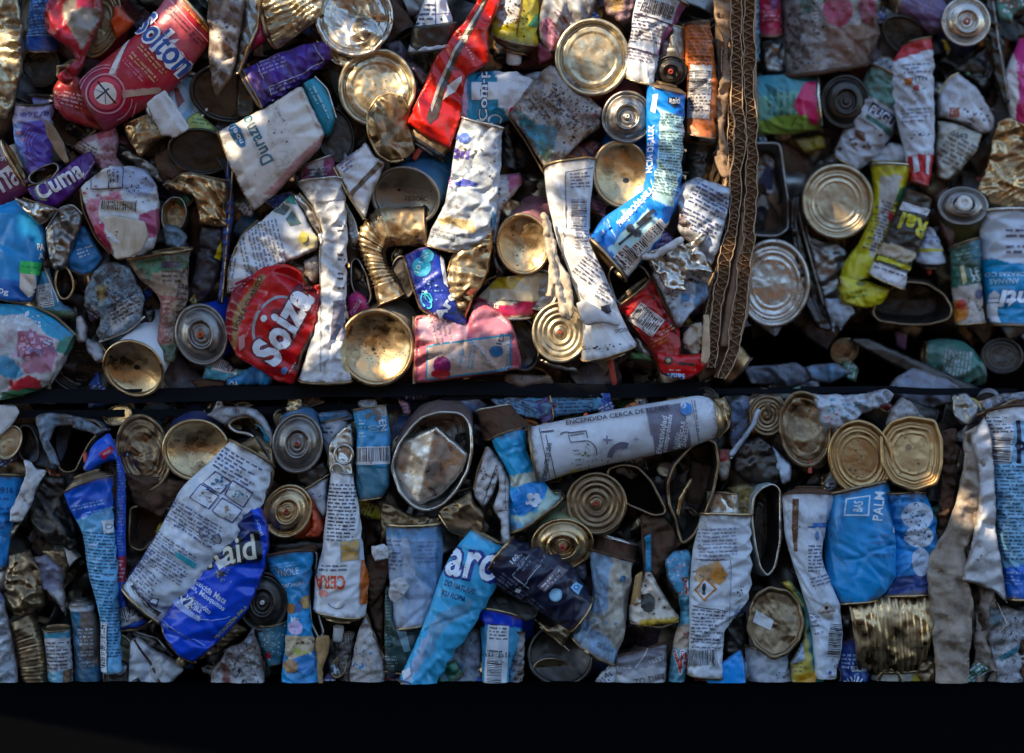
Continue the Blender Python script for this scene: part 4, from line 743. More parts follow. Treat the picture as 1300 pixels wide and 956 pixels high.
P(CC, 'brilliant blue can with cyan circles and white lettering, folded edge dark', [512,325,530,316,546,312,557,320,564,330,568,346,590,396,596,412,586,414,556,404,534,392,524,360], 16,'#1c3494', d=30, w=1, cr=3, folds=[(560,322,592,408,-7,8)], deco=[('d',536,340,12,'#2c94b8'),('d',543,326,8,'#3ca4c0'),('t','101',532,340,14,6,70,'#a8d4dc'),('m',540,326,10,6,30,'#b4dce4',3),('o',542,382,11,1.6,'#4cc0d4',6,-60,60,400),('o',545,378,7,1.2,'#4cc0d4',4,-60,60,400),('z',548,366,40,26,'#9cbcd8',36,4),('t','Aro',566,388,40,13,62,'#c8c8d4',None,.05),('z',580,400,24,16,'#181420',60,4),('q','#e0e0e0',[557,324,562,330,568,366,563,360]),('m',552,398,10,5,0,'#d8a8b0',4)], rim=('gold',[513,326,524,362,534,392,560,405],1.6))
P(CL, 'gold ringed lid folded into a leaf shape above the pink can', [568,380,566,352,572,330,588,308,608,294,625,294,624,320,620,346,604,372,594,396,590,406,580,392], 12, d=34, m='gold', cr=3, edge=12, folds=[(608,300,588,340,-5,5),(616,300,590,380,5,4),(622,304,598,376,-4,4),(574,336,576,386,-5,5)], rim=('bronze',[569,380,567,352,574,328,590,307,610,295,625,294],2))
P(CC, 'pink and white can strip curling down under the long white lilac can', [627,222,662,218,663,232,650,250,636,266,632,290,630,330,640,348,628,340,624,300], 9,'#bcb0bc', d=10, w=2, cr=4, deco=[('p','#a8507c',[644,222,664,218,664,232,646,246]),('z',634,240,8,20,'#241c24',8,4)], folds=[(660,236,632,300,5,6)])
Fc(AC, 'oval cream and gold concave base left of the frayed paper strip', (664,310,32,37,12), 'dish','gold',(24,-44,60),'#9c6c78', d=22, w=2, cr=.8, squash=.4, ldeco=[('z',664,322,36,30,'#1c140c',50,2.4)])
T(CC, 'yellow and pink fruit can upside down above the pink can', [(632,352,700,346),(622,362,688,362),(604,384,690,390),(610,394,676,400)], 20,'#c4b89c', d=10, w=1, e=(0,'plain'), b=(0,7), em=('tin','tin'), deco=[('p','#b4942c',[640,340,668,346,652,366,620,366]),('p','#9c1c48',[600,376,640,388,690,384,690,402,640,402,604,392]),('t','anna',624,388,20,6,-8,'#c8a8b4'),('m',648,382,36,4,-4,'#4c3c3c',4)])
Fc(FT, 'dim grey brown lid behind the frayed paper strip', (684,368,24,25,0), 'plain','steel',(-6,-20,30),'#8c3c44', d=12)
P(CC, 'pink can with raspberry picture panel, folded open at the top', [525,402,546,398,580,408,592,412,598,386,612,384,630,394,648,408,656,430,662,456,662,468,630,474,600,478,560,484,526,487], 22,'#b45868', d=22, w=1, cyl=4, cr=3.5, sc=34, folds=[(596,386,600,420,-8,9)], deco=[
 ('p','#a84454',[524,400,531,400,531,487,524,487]),('p','#b88c9c',[531,402,594,412,594,434,534,436]),('p','#a86878',[596,388,640,400,658,430,600,436]),('q','#1c7c9c',[543,440,552,437,648,424,649,468,640,470,541,482]),('q','#c0a89c',[545,442,554,439,646,427,646,466,638,468,543,480]),
 ('d',562,464,11,'#8c2464',12),('d',560,474,12,'#b42430',6),('z',562,464,16,16,'#c84c8c',30,2.5),('m',594,452,30,20,80,'#6c9cb4',5),('d',630,446,9,'#1c6c9c',7),('t','alta',634,434,22,8,78,'#2c4c6c'),('m',644,454,18,4,86,'#3c8cb0',4),('z',608,462,40,16,'#6c9c64',20,3),('m',560,420,50,24,-76,'#c8a8a4',6),('m',560,406,30,8,80,'#7c6470',4)], rim=('bronze',[526,402,526,487],2))
Fc(FT, 'tilted thin rimmed tin with black inside right of the pink can', (662,436,22,34,10), 'deep','dark',(10,-6,36),'#2c3c6c', d=6)
Fc(AC, 'cream coloured aerosol dome with many fine rings, bottom centre', (711,422,33,36,0), 'ring','cream',(-8,-20,60),'#6c6454', d=22, nz=('redp',.07,.08,.02), cr=.8, squash=.9)
P(CC, 'crushed brown tin flap beneath the finely ringed dome', [684,456,732,466,734,474,704,470,690,462], 5, d=6, m='steel', cr=4)
T(AC, 'very long white aerosol with box of print and barcode leaning right', [(692,217,755,208),(695,252,751,252),(704,292,748,292),(714,320,752,312),(726,352,766,340),(738,392,780,378),(741,420,795,410),(738,454,808,434)], 26,'#c6c3c8', d=44, w=1, cr=3.4, sc=30, e=('plain','cone'), esc=(1,.3), em=('bronze','gold'), nz=('redp',.1,.9,.3), b=(-5,5), deco=[
 ('m',736,232,24,22,6,'#2c2a4c',4),('b',736,272,34,22,90,'#bcbac4','#2c2a4c'),('l',718,222,719,292,.9,'#3a3858'),('l',718,222,752,215,.9,'#3a3858'),('m',740,304,20,24,0,'#4a4664',4.2),('m',748,342,30,40,-58+20,'#34324c',4.5),('m',768,372,22,22,-30,'#34324c',4.5),('o',767,393,5,1,'#34324c'),('q','#2c2c3c',[762,388,772,386,774,396,764,398]),('t','MOSCAS',790,418,22,5,190,'#4c4a5c'),('l',712,236,716,330,.7,'#a49c9c'),('l',716,330,762,420,.7,'#a49c9c'),('z',760,440,50,8,'#241c14',50,3)])
P('paper_scrap', 'frayed cream paper strip dangling over the leaning white aerosol', [686,274,692,270,700,290,706,312,712,334,724,350,726,372,730,396,722,406,712,400,708,382,704,360,700,378,692,374,698,350,694,320,690,296], 2.6, d=58, m='paper', cr=3.6, cat='paper', folds=[(690,276,716,396,5,5),(696,300,722,400,-5,3),(688,290,700,376,4,3)], sc=13, rag=1.8)
P('paper_scrap', 'torn white paper tongue across the lower white aerosol', [730,386,742,382,764,396,788,408,784,414,764,410,744,414,736,406], 2, d=68, m='wpaper', cr=4, cat='paper', deco=[('d',789,411,2,'#3c2818')])
O(CC, 'black open mouth of the red barcode can', [772,350,776,340,800,332,818,340,828,356,822,370,800,384,784,386], 50,'#1c1c1c', d=26, w=1, tail=(10,20), rimm='steel', inn='void', rimr=1.4)
T(CC, 'bright red can with white barcode narrowing to the bottom', [(784,388,828,352),(800,408,842,380),(812,424,856,406),(826,444,866,424),(832,458,864,452)], 20,'#a8181c', d=26, w=1, cr=3, e=('plain',0), em=('bronze','tin'), b=(4,0), deco=[('b',820,406,34,24,-37,'#c8bcb8'),('m',838,432,24,8,28,'#d0803c',4.4),('m',846,420,22,10,28,'#c88c6c',4),('l',822,366,858,424,2,'#3c1414')])
P(CC, 'vivid red can base flap with blue white upside down word, lower right of left bale', [832,446,856,450,880,450,898,446,900,458,890,472,872,482,856,480,840,476,834,462], 10,'#b4141a', d=30, w=0, cr=2, deco=[('t','Sanit',858,477,22,7,178,'#a8bcdc','#1c3c6c',.05),('d',848,458,6,'#2c1810',5),('d',848,458,3,'#a08050',2.5),('l',860,461,880,463,3,'#1c1410'),('m',856,470,14,5,0,'#d09c8c',4)])
P(CC, 'green and gold can glimpse beside the bottom of the long white aerosol', [796,446,820,448,834,460,820,458,798,456], 8,'#3c8c4c', d=16, w=2)
T(CC, 'fawn crushed can end right of the long white aerosol base', [(800,432,816,428),(808,448,836,452)], 14,'#6c5c48', d=10, m='steel')
P(CC, 'crinkled white and violet label can at right end of the left bale', [852,246,866,234,886,226,928,240,926,262,918,292,914,316,902,338,890,326,872,306,858,290,862,268], 22,'#a8a6bc', d=26, w=1, cyl=62, cr=4.5, sc=24, deco=[('m',894,270,50,60,-28,'#3a3870',5),('p','#6c5c50',[852,262,866,270,880,296,866,296]),('p','#8c7c8c',[866,286,900,310,898,330,870,308])])
P(CC, 'silvery violet striped can shoulder in shade above torn foil', [822,272,840,286,852,296,860,308,838,320,824,330,816,320,818,296], 14,'#6c6494', d=22, w=1, cr=5, deco=[('m',838,304,34,28,16,'#2c2858',5)])
P('foil_scrap', 'torn silver paper and foil with tan curled edge in front of the violet can', [816,322,836,316,856,306,864,300,868,312,880,304,892,294,900,296,898,304,886,314,892,324,900,336,904,350,896,364,876,352,868,356,872,370,850,372,838,350,826,338], 7, d=44, m='tin', cr=8, cat='foil', sc=14, folds=[(818,324,864,304,6,5),(882,306,894,298,5,5)])
P('paper_scrap', 'twisted tan paper curl at the rim of the torn foil', [816,322,828,320,850,308,864,300,868,306,856,316,838,326,826,330,814,328], 3, d=56, m='wpaper', cr=4, cat='paper', sc=12)
P(CC, 'white blue mottled can wedge with rusty left edge beside the cardboard', [826,348,840,340,872,340,896,352,900,372,894,384,876,398,866,416,860,416,846,388,834,364], 14,'#a8acbc', d=26, w=2, cr=6, sc=18, deco=[('p','#5c84a8',[884,350,900,356,898,384,880,392]),('p','#3c7cb0',[864,372,876,372,874,384,866,384]),('p','#6c6258',[866,346,884,348,878,360,862,356]),('z',866,370,50,50,'#5c5458',40,4)], rim=('rust',[828,350,842,384,860,416],2.4))
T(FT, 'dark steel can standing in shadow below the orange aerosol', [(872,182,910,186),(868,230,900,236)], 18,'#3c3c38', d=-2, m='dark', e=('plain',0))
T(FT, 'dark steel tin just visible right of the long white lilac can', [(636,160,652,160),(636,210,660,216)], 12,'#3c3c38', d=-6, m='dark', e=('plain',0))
P('paper_scrap', 'wad of tan crumpled paper under the mottled can beside the cardboard', [868,424,876,412,890,410,894,420,892,436,886,450,874,446,866,438], 10, d=20, m='paper', cr=9, cat='paper', sc=10)
T(AC, 'blue aerosol end with metal cap poking into the gap between bales', [(488,486,496,508),(526,482,530,514),(548,482,556,512)], 14,'#14245c', d=-30, m=None, w=1, e=(0,'cone'), em=('steel','steel'), esc=(1,.5))
# extra fillers seen between the big ones
P(CC, 'ragged yellow green can side at the left of the orange stem dome', [176,386,196,392,196,420,178,430], 6,'#5c5840', d=-8, m='dark')
P(FT, 'bare grey tin wall curling below the pink and white tin', [150,196,164,190,192,206,218,224,214,244,198,232,176,214], 10, d=0, m='steel', cr=5)
P(FT, 'rusty brown tin wall between the brown bases and the barcode can', [196,196,214,188,222,204,240,216,222,228,206,236,198,218], 8, d=2, m='rust', cr=5)
O(FT, 'gold stained hollow of a tin right of the barcode can', [206,262,218,250,232,252,238,270,230,290,214,296,206,284], 30,'#4c4438', d=4, w=3, inn='gold', rimr=1.3)
P(CC, 'silver blue tin piece beneath the gold stained hollow', [206,284,226,286,240,300,232,318,210,316], 8,'#6c94ac', d=0, w=2, cr=6)
P(CC, 'pink white can scrap below the ingredient label can', [386,330,404,322,408,350,396,362,384,346], 7,'#a89ca4', d=8, w=2)
P(FT, 'rolled tin rim arc standing right of the tall dented aerosol', [438,256,452,282,458,302,450,318,442,300], 6, d=14, m='steel', rim=('tin',[438,258,450,280,456,304],1.4))
P(CC, 'brown blue label wedge under the finely ringed dome', [640,474,700,476,704,486,660,492,640,486], 5,'#5c4838', d=0, w=3, cr=4)
P(CC, 'dark rusty tin layer under the pink raspberry can', [560,484,640,476,700,480,690,498,600,500], 6, d=-14, m='rust', cr=4)
# ---- corrugated cardboard stack between the two upper bales
def cardboard(label, path, wd, amp_period, d, dep, layers=2):
    SEED[0] += 17; p = np.array(path, float); s = np.concatenate([[0], np.cumsum(np.hypot(*(p[1:, :2] - p[:-1, :2]).T))])
    n = int(s[-1] / 1.2); u = np.linspace(0, s[-1], n); c = np.stack([np.interp(u, s, p[:, 0]), np.interp(u, s, p[:, 1])], 1); ww = np.interp(u, s, p[:, 2]) if p.shape[1] > 2 else np.full(n, wd)
    for _ in range(12): c[1:-1] = (c[:-2] + c[1:-1] * 2 + c[2:]) / 4
    c[:, 0] += 2.6 * smooth(np.hstack([c, c[:, :1] * 0]), 22, SEED[0]) + 1.2 * smooth(np.hstack([c, c[:, :1] * 0]), 7, SEED[0]); ww = ww * (1 + .22 * smooth(np.hstack([c, c[:, :1] * 0]), 26, SEED[0] + 4)); t = np.gradient(c, axis=0); t /= np.linalg.norm(t, axis=1)[:, None]; nn = np.stack([-t[:, 1], t[:, 0]], 1)
    x, y = c.mean(0); r = root('corrugated_cardboard', label, 'cardboard', x, y, d); o3 = (x, y, d)
    def wall(off, th, nm, m_, zz):
        A = c + nn * (off - th / 2)[:, None]; B_ = c + nn * (off + th / 2)[:, None]; f = d + zz + .8 * smooth(np.hstack([A, A[:, :1] * 0]), 9, 7)
        R = np.stack([np.hstack([A, (f * 0 + d - dep)[:, None]]), np.hstack([A, f[:, None]]), np.hstack([B_, f[:, None]]), np.hstack([B_, (f * 0 + d - dep)[:, None]])], 1)
        mb = MB(); loft(mb, R, lin('#a08060'), m_); mb.build(nm, r, o3, smoothf=False)
    one = np.ones(n)
    for k in range(layers + 1): wall((k / layers - .5) * ww, .9 * one, 'liner', 'cardedge', 0)
    for k in range(layers):
        ph = u / amp_period * 2 * np.pi + k * 1.3 + 1.6 * smooth(np.hstack([c, c[:, :1] * 0]), 30, 3); tri = 2 / np.pi * np.arcsin(np.sin(ph))
        wall(((k + .5) / layers - .5) * ww + tri * ww / layers * .44, .75 * one, 'fluting', 'cardedge', -1)
    mb = MB(); A = c - nn * (ww * .5)[:, None]; B_ = c + nn * (ww * .5)[:, None]
    loft(mb, np.stack([np.hstack([A, np.full((n, 1), d - 9)]), np.hstack([B_, np.full((n, 1), d - 9)]), np.hstack([B_, np.full((n, 1), d - dep)]), np.hstack([A, np.full((n, 1), d - dep)])], 1), lin('#6a5038'), 'card'); mb.build('inner_layer', r, o3)
    return r
cardboard('right hand corrugated sheet edge with zigzag fluting between the upper bales', [(951,-20,13),(951,120,13),(955,200,13),(951,300,14),(940,380,15),(929,450,13),(918,478,9)], 13, 10, 26, 60, 1)
cardboard('left hand corrugated sheet edge with zigzag fluting beside the orange can', [(934,-20,12),(936,100,13),(938,180,13),(934,260,13),(922,330,14),(910,390,13),(905,464,11)], 13, 9.5, 34, 60, 1)
cardboard('third corrugated edge curving in towards the crumpled white can', [(919,60,6),(926,130,8),(930,200,8),(924,300,8),(908,360,8),(900,410,7),(896,450,5)], 8, 7.5, 24, 50, 1)
P('cardboard_scrap', 'buckled brown cardboard sheet edge running down beside the orange can', [906,-10,926,-10,932,20,928,44,922,60,930,96,926,130,918,160,924,190,930,222,916,226,908,200,912,170,908,130,916,96,918,60,908,24], 6, d=24, m='card', cr=7, cat='cardboard', sc=18)
P('cardboard_scrap', 'smooth brown cardboard inner face narrowing at the foot of the stack', [944,250,950,300,938,360,930,440,914,440,922,380,934,320,940,280], 3, d=18, m='card', cr=2, cat='cardboard')
P('cardboard_scrap', 'shaded cardboard back wall behind the corrugated edges', [906,-10,960,-10,962,240,950,400,930,470,896,466,892,380,916,280,912,120], 4, d=-8, m='card', cr=3, cat='cardboard')
P('cardboard_scrap', 'narrow pale cardboard tongue hanging at the bottom of the stack', [893,400,900,400,902,452,897,462,890,460], 2, d=46, m='cardedge', cr=2, cat='cardboard')
# ================================================================ UPPER RIGHT BALE (stands further back)
R_ = -110
T(CC, 'thin pale cyan can strip touching the cardboard at the top', [(950,-12,968,-12),(950,82,966,78)], 10,'#6c9cac', d=R_, w=1, deco=[('m',958,30,10,90,0,'#3c5c6c',7)])
T(CC, 'red tin with a gold base rim at the top left of right bale', [(962,-12,994,-12),(963,44,994,42)], 14,'#9c1c38', d=R_+4, w=1, em=('tin','bronze'), b=(0,5), deco=[('p','#6c2c5c',[974,-12,992,-12,990,10,978,16]),('m',978,24,20,20,0,'#c08c94',5)])
P(CC, 'plain tan can wall in shadow under the red gold rimmed tin', [964,52,994,48,1000,96,972,96], 6, d=R_-16, m='steel', cr=3)
T(CC, 'broad filthy can with strawberry print, scraped and speckled', [(994,-12,1122,-12),(994,40,1122,40),(996,92,1108,76)], 40,'#94868a', d=R_+6, w=3, cr=4, b=(0,8), em=('tin','rust'), deco=[('d',1060,18,20,'#a02c50',20),('d',1100,14,12,'#9c3c60',18),('p','#3c7468',[1010,-12,1030,-12,1026,16,1012,24]),('p','#7c6050',[1040,40,1118,30,1116,80,1060,90]),('m',1030,20,8,36,0,'#ccc4c4',5),('z',1014,50,36,70,'#3c3028',140,6),('z',1040,80,70,20,'#9c8464',60,5)])
T(CC, 'sideways green and teal can with a pink cherry, right of the cardboard', [(956,94,960,174),(1000,92,1004,172),(1038,94,1044,166)], 28,'#5c9080', d=R_+10, w=1, cr=2, b=(0,-4), em=('tin','tin'), deco=[('p','#3c8088',[950,90,1042,90,1042,112,950,124]),('p','#7c9c44',[950,158,1048,140,1048,180,950,180]),('q','#b82458',[1020,106,1038,104,1038,160,1028,158,1022,146,1016,150,1004,136,1012,122]),('l',1012,146,1004,162,1.4,'#5c3c24'),('m',992,130,36,44,90,'#3c6c5c',8,.7),('o',972,138,10,2,'#2c7c8c',14,0,-90,60),('l',1037,94,1042,166,2,'#9c9ca4')])
Fc(AC, 'black aerosol dome with grey rings in the right bale', (1073,129,30,33,0), 'valve','dark',(-6,6,40),'#2c2c34', d=R_+22, cr=.8, squash=.9)
P(CC, 'yellow can bottom in shadow under the cherry can', [1004,176,1046,170,1050,190,1020,196], 6,'#8c7c1c', d=R_-10, w=2)
T(CC, 'leaning teal and white can with navy band of white capitals', [(1104,84,1152,112),(1088,124,1140,150),(1068,172,1122,196),(1058,196,1092,218)], 26,'#a8a8b0', d=R_+16, w=2, cr=3, b=(-4,4), deco=[('p','#487c70',[1090,76,1160,100,1142,142,1094,116]),('q','#14284c',[1106,130,1142,152,1137,166,1099,142]),('t','PUGLI',1119,148,36,12,-31,'#ccd4dc',None,.03),('q','#1c5c4c',[1098,146,1137,170,1134,176,1096,152]),('z',1094,184,50,28,'#5c4434',50,5),('q','#5c3424',[1084,166,1096,170,1094,182,1084,176])])
T(CC, 'long white can with red top pinched into a carrot shape', [(1146,54,1184,46),(1134,74,1188,64),(1131,104,1188,100),(1138,150,1188,150),(1150,196,1188,196),(1155,232,1180,240)], 20,'#b4b8c4', d=R_+34, w=1, cr=2.4, e=('plain',0), deco=[('p','#a83038',[1130,40,1192,40,1192,58,1130,76]),('p','#a82430',[1152,200,1190,196,1190,244,1152,244]),('q','#b4b8c4',[1158,200,1164,200,1166,220,1160,222]),('q','#b4b8c4',[1174,198,1180,198,1178,224,1174,222]),('m',1162,86,36,14,4,'#5c6070',5),('t','HTN',1165,100,20,6,4,'#3c404c'),('q','#b0642c',[1147,100,1155,100,1155,107,1147,107]),('d',1161,112,3.6,'#a83038'),('z',1162,118,18,14,'#4c3c44',14,3),('m',1162,148,36,22,4,'#6c7080',5),('z',1164,172,24,10,'#2c3038',18,5)])
T(CC, 'purple grey ribbed can lying across the top of the right bale', [(1138,-14,1140,18),(1165,-14,1160,26),(1200,0,1186,44),(1206,10,1196,40)], 16,'#584468', d=R_+8, w=2, deco=[('m',1170,8,50,20,-26,'#786488',6),('q','#c89418',[1120,8,1140,2,1140,18,1118,24])])
Fc(FT, 'dark wide tin mouth under the purple grey can', (1150,46,34,22,-30), 'plain','dark',(-4,-10,24),'#6c6c74', d=R_-2)
Fc(AC, 'bright silver aerosol dome with red brown stem, top right', (1226,28,30,30,0), 'valve','tin',(-4,14,44),'#20305c', d=R_+22, nz=('redp',.14,.2,.2), cr=.6, squash=.9)
P(CC, 'striped multicolour can corner at the top right edge', [1262,-12,1304,-12,1304,12,1288,18,1284,32,1266,24], 12,'#4c8c84', d=R_+14, w=2, cr=5, deco=[('z',1280,4,36,26,'#b04c4c',40,5),('z',1280,6,36,26,'#c4c8c8',40,5)])
P(CC, 'dark twisted rim strip sweeping down left of the pink tin', [1254,-10,1264,-10,1270,40,1276,90,1284,130,1274,138,1262,100,1256,50,1244,40], 6, d=R_+10, m='dark', rim=('steel',[1260,0,1266,50,1280,130],1.8))
T(CC, 'big hot pink tin with white edge at the right frame edge', [(1296,44,1360,60),(1276,96,1350,110),(1284,150,1350,190)], 40,'#b43c78', d=R_+16, w=0, cr=1.5, e=('plain','plain'), b=(0,6), deco=[('p','#c4bcc4',[1270,50,1288,40,1286,100,1292,160,1272,150]),('p','#a41c50',[1286,134,1310,140,1310,180,1288,160]),('m',1292,86,12,30,86,'#d8a0bc',8)])
P(CC, 'torn white and violet can shoulder with printed window in the right bale', [1190,116,1202,100,1216,92,1240,110,1256,136,1264,156,1260,168,1246,172,1230,160,1200,150,1190,150], 14,'#a49cac', d=R_+16, w=2, cr=4, deco=[('q','#b8b8c4',[1204,122,1222,120,1256,158,1250,166,1226,156,1200,150]),('q','#8c4428',[1202,138,1216,138,1216,150,1202,150]),('z',1234,150,30,20,'#34343c',30,5)], rim=('gold',[1190,118,1204,98,1216,92],1.8))
P(CC, 'yellowed newspaper like crumpled can under the torn shoulder', [1188,152,1224,158,1248,170,1238,196,1222,216,1200,232,1188,226], 12,'#9c9c90', d=R_+18, w=2, cr=6, deco=[('t','3663',1216,172,22,7,-12,'#2c2c30'),('m',1212,194,40,40,-30,'#4c4c50',6)])
P(FT, 'crumpled gold tin with ribs pushed in at the right edge', [1264,150,1282,148,1308,162,1308,268,1280,268,1254,262,1236,244,1250,210], 20, d=R_+12, m='gold', cr=9, sc=34, ribs=(6,1.6,-62,1260,150,1310,270), folds=[(1250,240,1290,170,-9,12)])
Fc(FT, 'ringed brown centred lid in the right bale beside the yellow can', (1063,256,44,46,0), 'food','cream',(-2,-16,50),'#4c4038', d=R_+30, cr=.8, squash=.9)
Fc(FT, 'large silver ribbed lid low beside the cardboard', (981,360,45,54,0), 'food','tin',(-6,-10,50),'#4c4c50', d=R_+30, cr=1.2, squash=.9, ldeco=[('m',982,352,30,10,-44,'#c8b8a0',5)])
O(FT, 'black hollow can mouth squeezed beside the cardboard in the right bale', [952,180,990,180,996,220,1002,260,1002,292,988,302,952,300], 44,'#3c3c38', d=R_+22, w=3, inn='steel', rimm='steel', rimr=2)
P(FT, 'long dark curled tin wall between silver lid and brown centred lid', [1002,250,1012,246,1016,256,1012,280,1026,340,1044,400,1062,416,1054,424,1034,416,1022,390,1008,330,1002,290], 9, d=R_+24, m='dark', rim=('dark',[1012,248,1008,280,1018,340,1044,410],2))
P(FT, 'dim grey tin sheet under the brown centred lid', [1016,260,1030,300,1062,306,1078,320,1070,372,1062,400,1044,380,1030,330], 6, d=R_+6, m='steel', cr=4, rim=('tin',[1012,266,1026,320,1046,390],1.6))
P('plastic_film', 'ragged white plastic film hanging below the yellow can', [1046,378,1064,380,1082,392,1086,398,1074,408,1068,420,1062,410,1058,424,1054,406,1048,392], 2, d=R_+34, m='film', cr=5, cat='plastic', sc=12)
P('plastic_film', 'grey plastic film tail under the large silver lid', [962,408,1000,408,990,418,984,428,974,420,964,414], 2, d=R_+10, m='film', cr=5, cat='plastic', sc=12)
T(AC, 'bright yellow can bent in a curve with green leaf and red fruit', [(1106,210,1158,212),(1109,240,1148,252),(1104,272,1136,286),(1092,306,1124,318),(1070,340,1108,346),(1066,360,1104,356)], 22,'#b4ac20', d=R_+30, w=1, cr=2.5, em=('tin','tin'), b=(-3,0), e=('plain',0), deco=[('p','#a8a49c',[1116,222,1146,222,1138,246,1122,300,1106,330,1102,320,1112,280,1114,250]),('q','#2c6c44',[1153,234,1142,238,1134,256,1146,256]),('q','#b4302c',[1126,266,1136,274,1132,286,1126,280])])
T(CC, 'yellow can end with pale lime print folded back to the right', [(1064,350,1066,386),(1086,352,1096,392),(1112,360,1120,388),(1128,366,1126,378)], 16,'#b4ac24', d=R_+38, w=1, cr=4, b=(0,0), e=(0,'plain'), deco=[('m',1092,374,40,14,8,'#6c8c2c',6),('d',1092,360,7,'#5c5c18',3)])
T(CC, 'black can with big upside down yellow letters over the yellow can', [(1148,238,1184,252),(1140,262,1180,280),(1128,290,1172,308),(1112,324,1158,342),(1104,346,1150,366)], 18,'#24221c', d=R_+44, w=1, cr=2.5, e=('crush','plain'), b=(0,4), deco=[('t','Rai',1158,286,36,24,159,'#b8b020','#14140c',.04),('p','#a89880',[1118,306,1166,322,1160,336,1112,322]),('p','#c0bcc4',[1100,330,1156,350,1150,370,1100,352]),('m',1134,331,36,6,-18,'#8c8820',5),('m',1128,346,40,5,-18,'#3c3c5c',5),('q','#b8b020',[1114,326,1156,340,1154,345,1112,331]),('q','#b4b4bc',[1146,256,1180,266,1176,274,1142,266])])
T(AC, 'white aerosol with yellow stripe upside down showing rusty dome', [(1172,286,1186,290),(1164,312,1198,314),(1160,330,1202,332)], 18,'#a4a8b4', d=R_+26, w=1, e=(0,'cone'), em=('tin','steel'), nz=('redp',.15,.4,.5), b=(0,5), esc=(1,.6), deco=[('l',1160,318,1204,318,4,'#b4ac24'),('m',1180,304,24,10,0,'#6c74a4',5)])
Fc(AC, 'grey aerosol dome with round white spray button, upper right bale', (1222,262,31,24,0), 'valve','steel',(4,34,40),'#50502c', d=R_+30, nz=('wplastic',.34,.3,.25), cr=.8, squash=.7)
P(CC, 'dark red brown can wall between black letter can and spray button dome', [1186,246,1200,236,1212,240,1196,262,1214,300,1208,318,1196,300,1188,270], 6,'#54302c', d=R_+16, w=2)
O(CC, 'wide dark oval can mouth at the bottom of the right bale', [1105,398,1112,384,1130,366,1150,357,1178,360,1200,374,1210,392,1206,406,1180,413,1140,412,1114,408], 60,'#44362c', d=R_+34, w=2, tail=(0,-10), inn='dark', rimm='bronze', rimr=1.5)
T(CC, 'green and cream fruit can standing left of the blue white one', [(1206,314,1246,302),(1208,350,1248,346),(1210,380,1250,380),(1212,410,1252,408)], 18,'#a49c94', d=R_+30, w=1, cr=2, b=(-2,3), deco=[('p','#23584c',[1200,300,1252,300,1250,358,1208,366]),('p','#2c6878',[1226,306,1248,302,1248,330,1232,332]),('m',1228,320,32,14,12,'#7ca09c',5),('t','LE',1236,345,12,12,10,'#b8c4c0'),('t','AS',1237,354,12,7,10,'#b8c4c0'),('q','#c8bc8c',[1217,338,1221,336,1226,358,1221,362]),('d',1216,396,12,'#b06c2c',14),('d',1220,388,6,'#a82c20',7),('z',1236,388,26,20,'#6c5c3c',30,4),('d',1241,374,5,'#3c3c5c',6)])
T(CC, 'pale violet and blue coconut label can at the right edge', [(1243,270,1330,270),(1247,340,1330,340),(1256,410,1330,412)], 36,'#aaa8bc', d=R_+26, w=0, cr=1.5, b=(-3,3), e=('plain','plain'), em=('tin','bronze'), deco=[('p','#1c84b4',[1240,330,1256,328,1276,334,1310,338,1310,416,1240,416]),('m',1286,302,26,40,0,'#3c3c54',7,.8),('t','CORAZAS CO',1276,349,52,6,180,'#acd0e0'),('t','ANANAS',1272,358,34,7,180,'#acd0e0'),('t','nti',1284,381,38,22,178,'#ccd4dc','#1c5c8c',.05,.2),('q','#c8ccd4',[1256,374,1260,370,1266,376,1264,396,1268,412,1256,410,1254,390]),('l',1254,380,1266,380,1.4,'#3c4c54'),('l',1254,386,1266,386,1.4,'#3c4c54')])
P(FT, 'dark folded tin between the torn shoulder and silver dome', [1196,100,1212,84,1234,68,1254,56,1262,90,1258,110,1246,120,1230,104,1216,92,1204,100], 8, d=R_-6, m='dark', cr=6)
P(CC, 'yellow and white can base showing under the leaning navy band can', [1104,196,1130,180,1156,186,1158,208,1108,210,1100,206], 10,'#a8a8b0', d=R_+8, w=1, deco=[('p','#b4ac20',[1100,206,1160,204,1160,214,1100,214])])
P(FT, 'dim tin panels behind the bottom row of the right bale', [1020,330,1110,330,1110,400,1050,418,1020,400], 4, d=R_-26, m='dark', cr=4)
# ---- dark gap between the right bale and the lower bale
T(CC, 'faded green tin rolled on its side in the dark gap', [(1176,432,1172,466),(1200,428,1206,490),(1234,440,1240,492),(1248,456,1252,490)], 26,'#3c7c74', d=-100, w=2, e=('plain',0), cr=4)
Fc(FT, 'dim ringed lid at the right end of the dark gap', (1272,452,26,22,-10), 'food','dark',(0,0,30),'#4c4c4c', d=-90)
P('plank', 'long weathered grey board slanting through the dark gap', [1072,430,1100,428,1240,490,1262,512,1240,514,1140,468], 6, d=-76, m='dark', cr=2, cat='board')
P(FT, 'crushed grey tin sheet with a torn point in the gap right of centre', [1134,482,1156,466,1206,480,1226,500,1186,520,1140,512,1120,500], 8,'#6c7484', d=-60, w=2, cr=7)
P(CC, 'small blurred bluish scrap layer right of the cardboard foot', [940,466,1010,460,1040,480,1010,492,950,488], 6,'#44586c', d=-80, w=2, cr=6)
P(CC, 'blurred sky blue label scrap in the gap under the white film', [1020,466,1060,460,1084,474,1052,488,1030,484], 6,'#4c7c9c', d=-72, w=2, cr=6)
P(CC, 'violet sliver of a can hanging in the gap under the oval mouth', [1134,420,1152,420,1150,446,1138,440], 4,'#5c3c5c', d=-116, w=1)
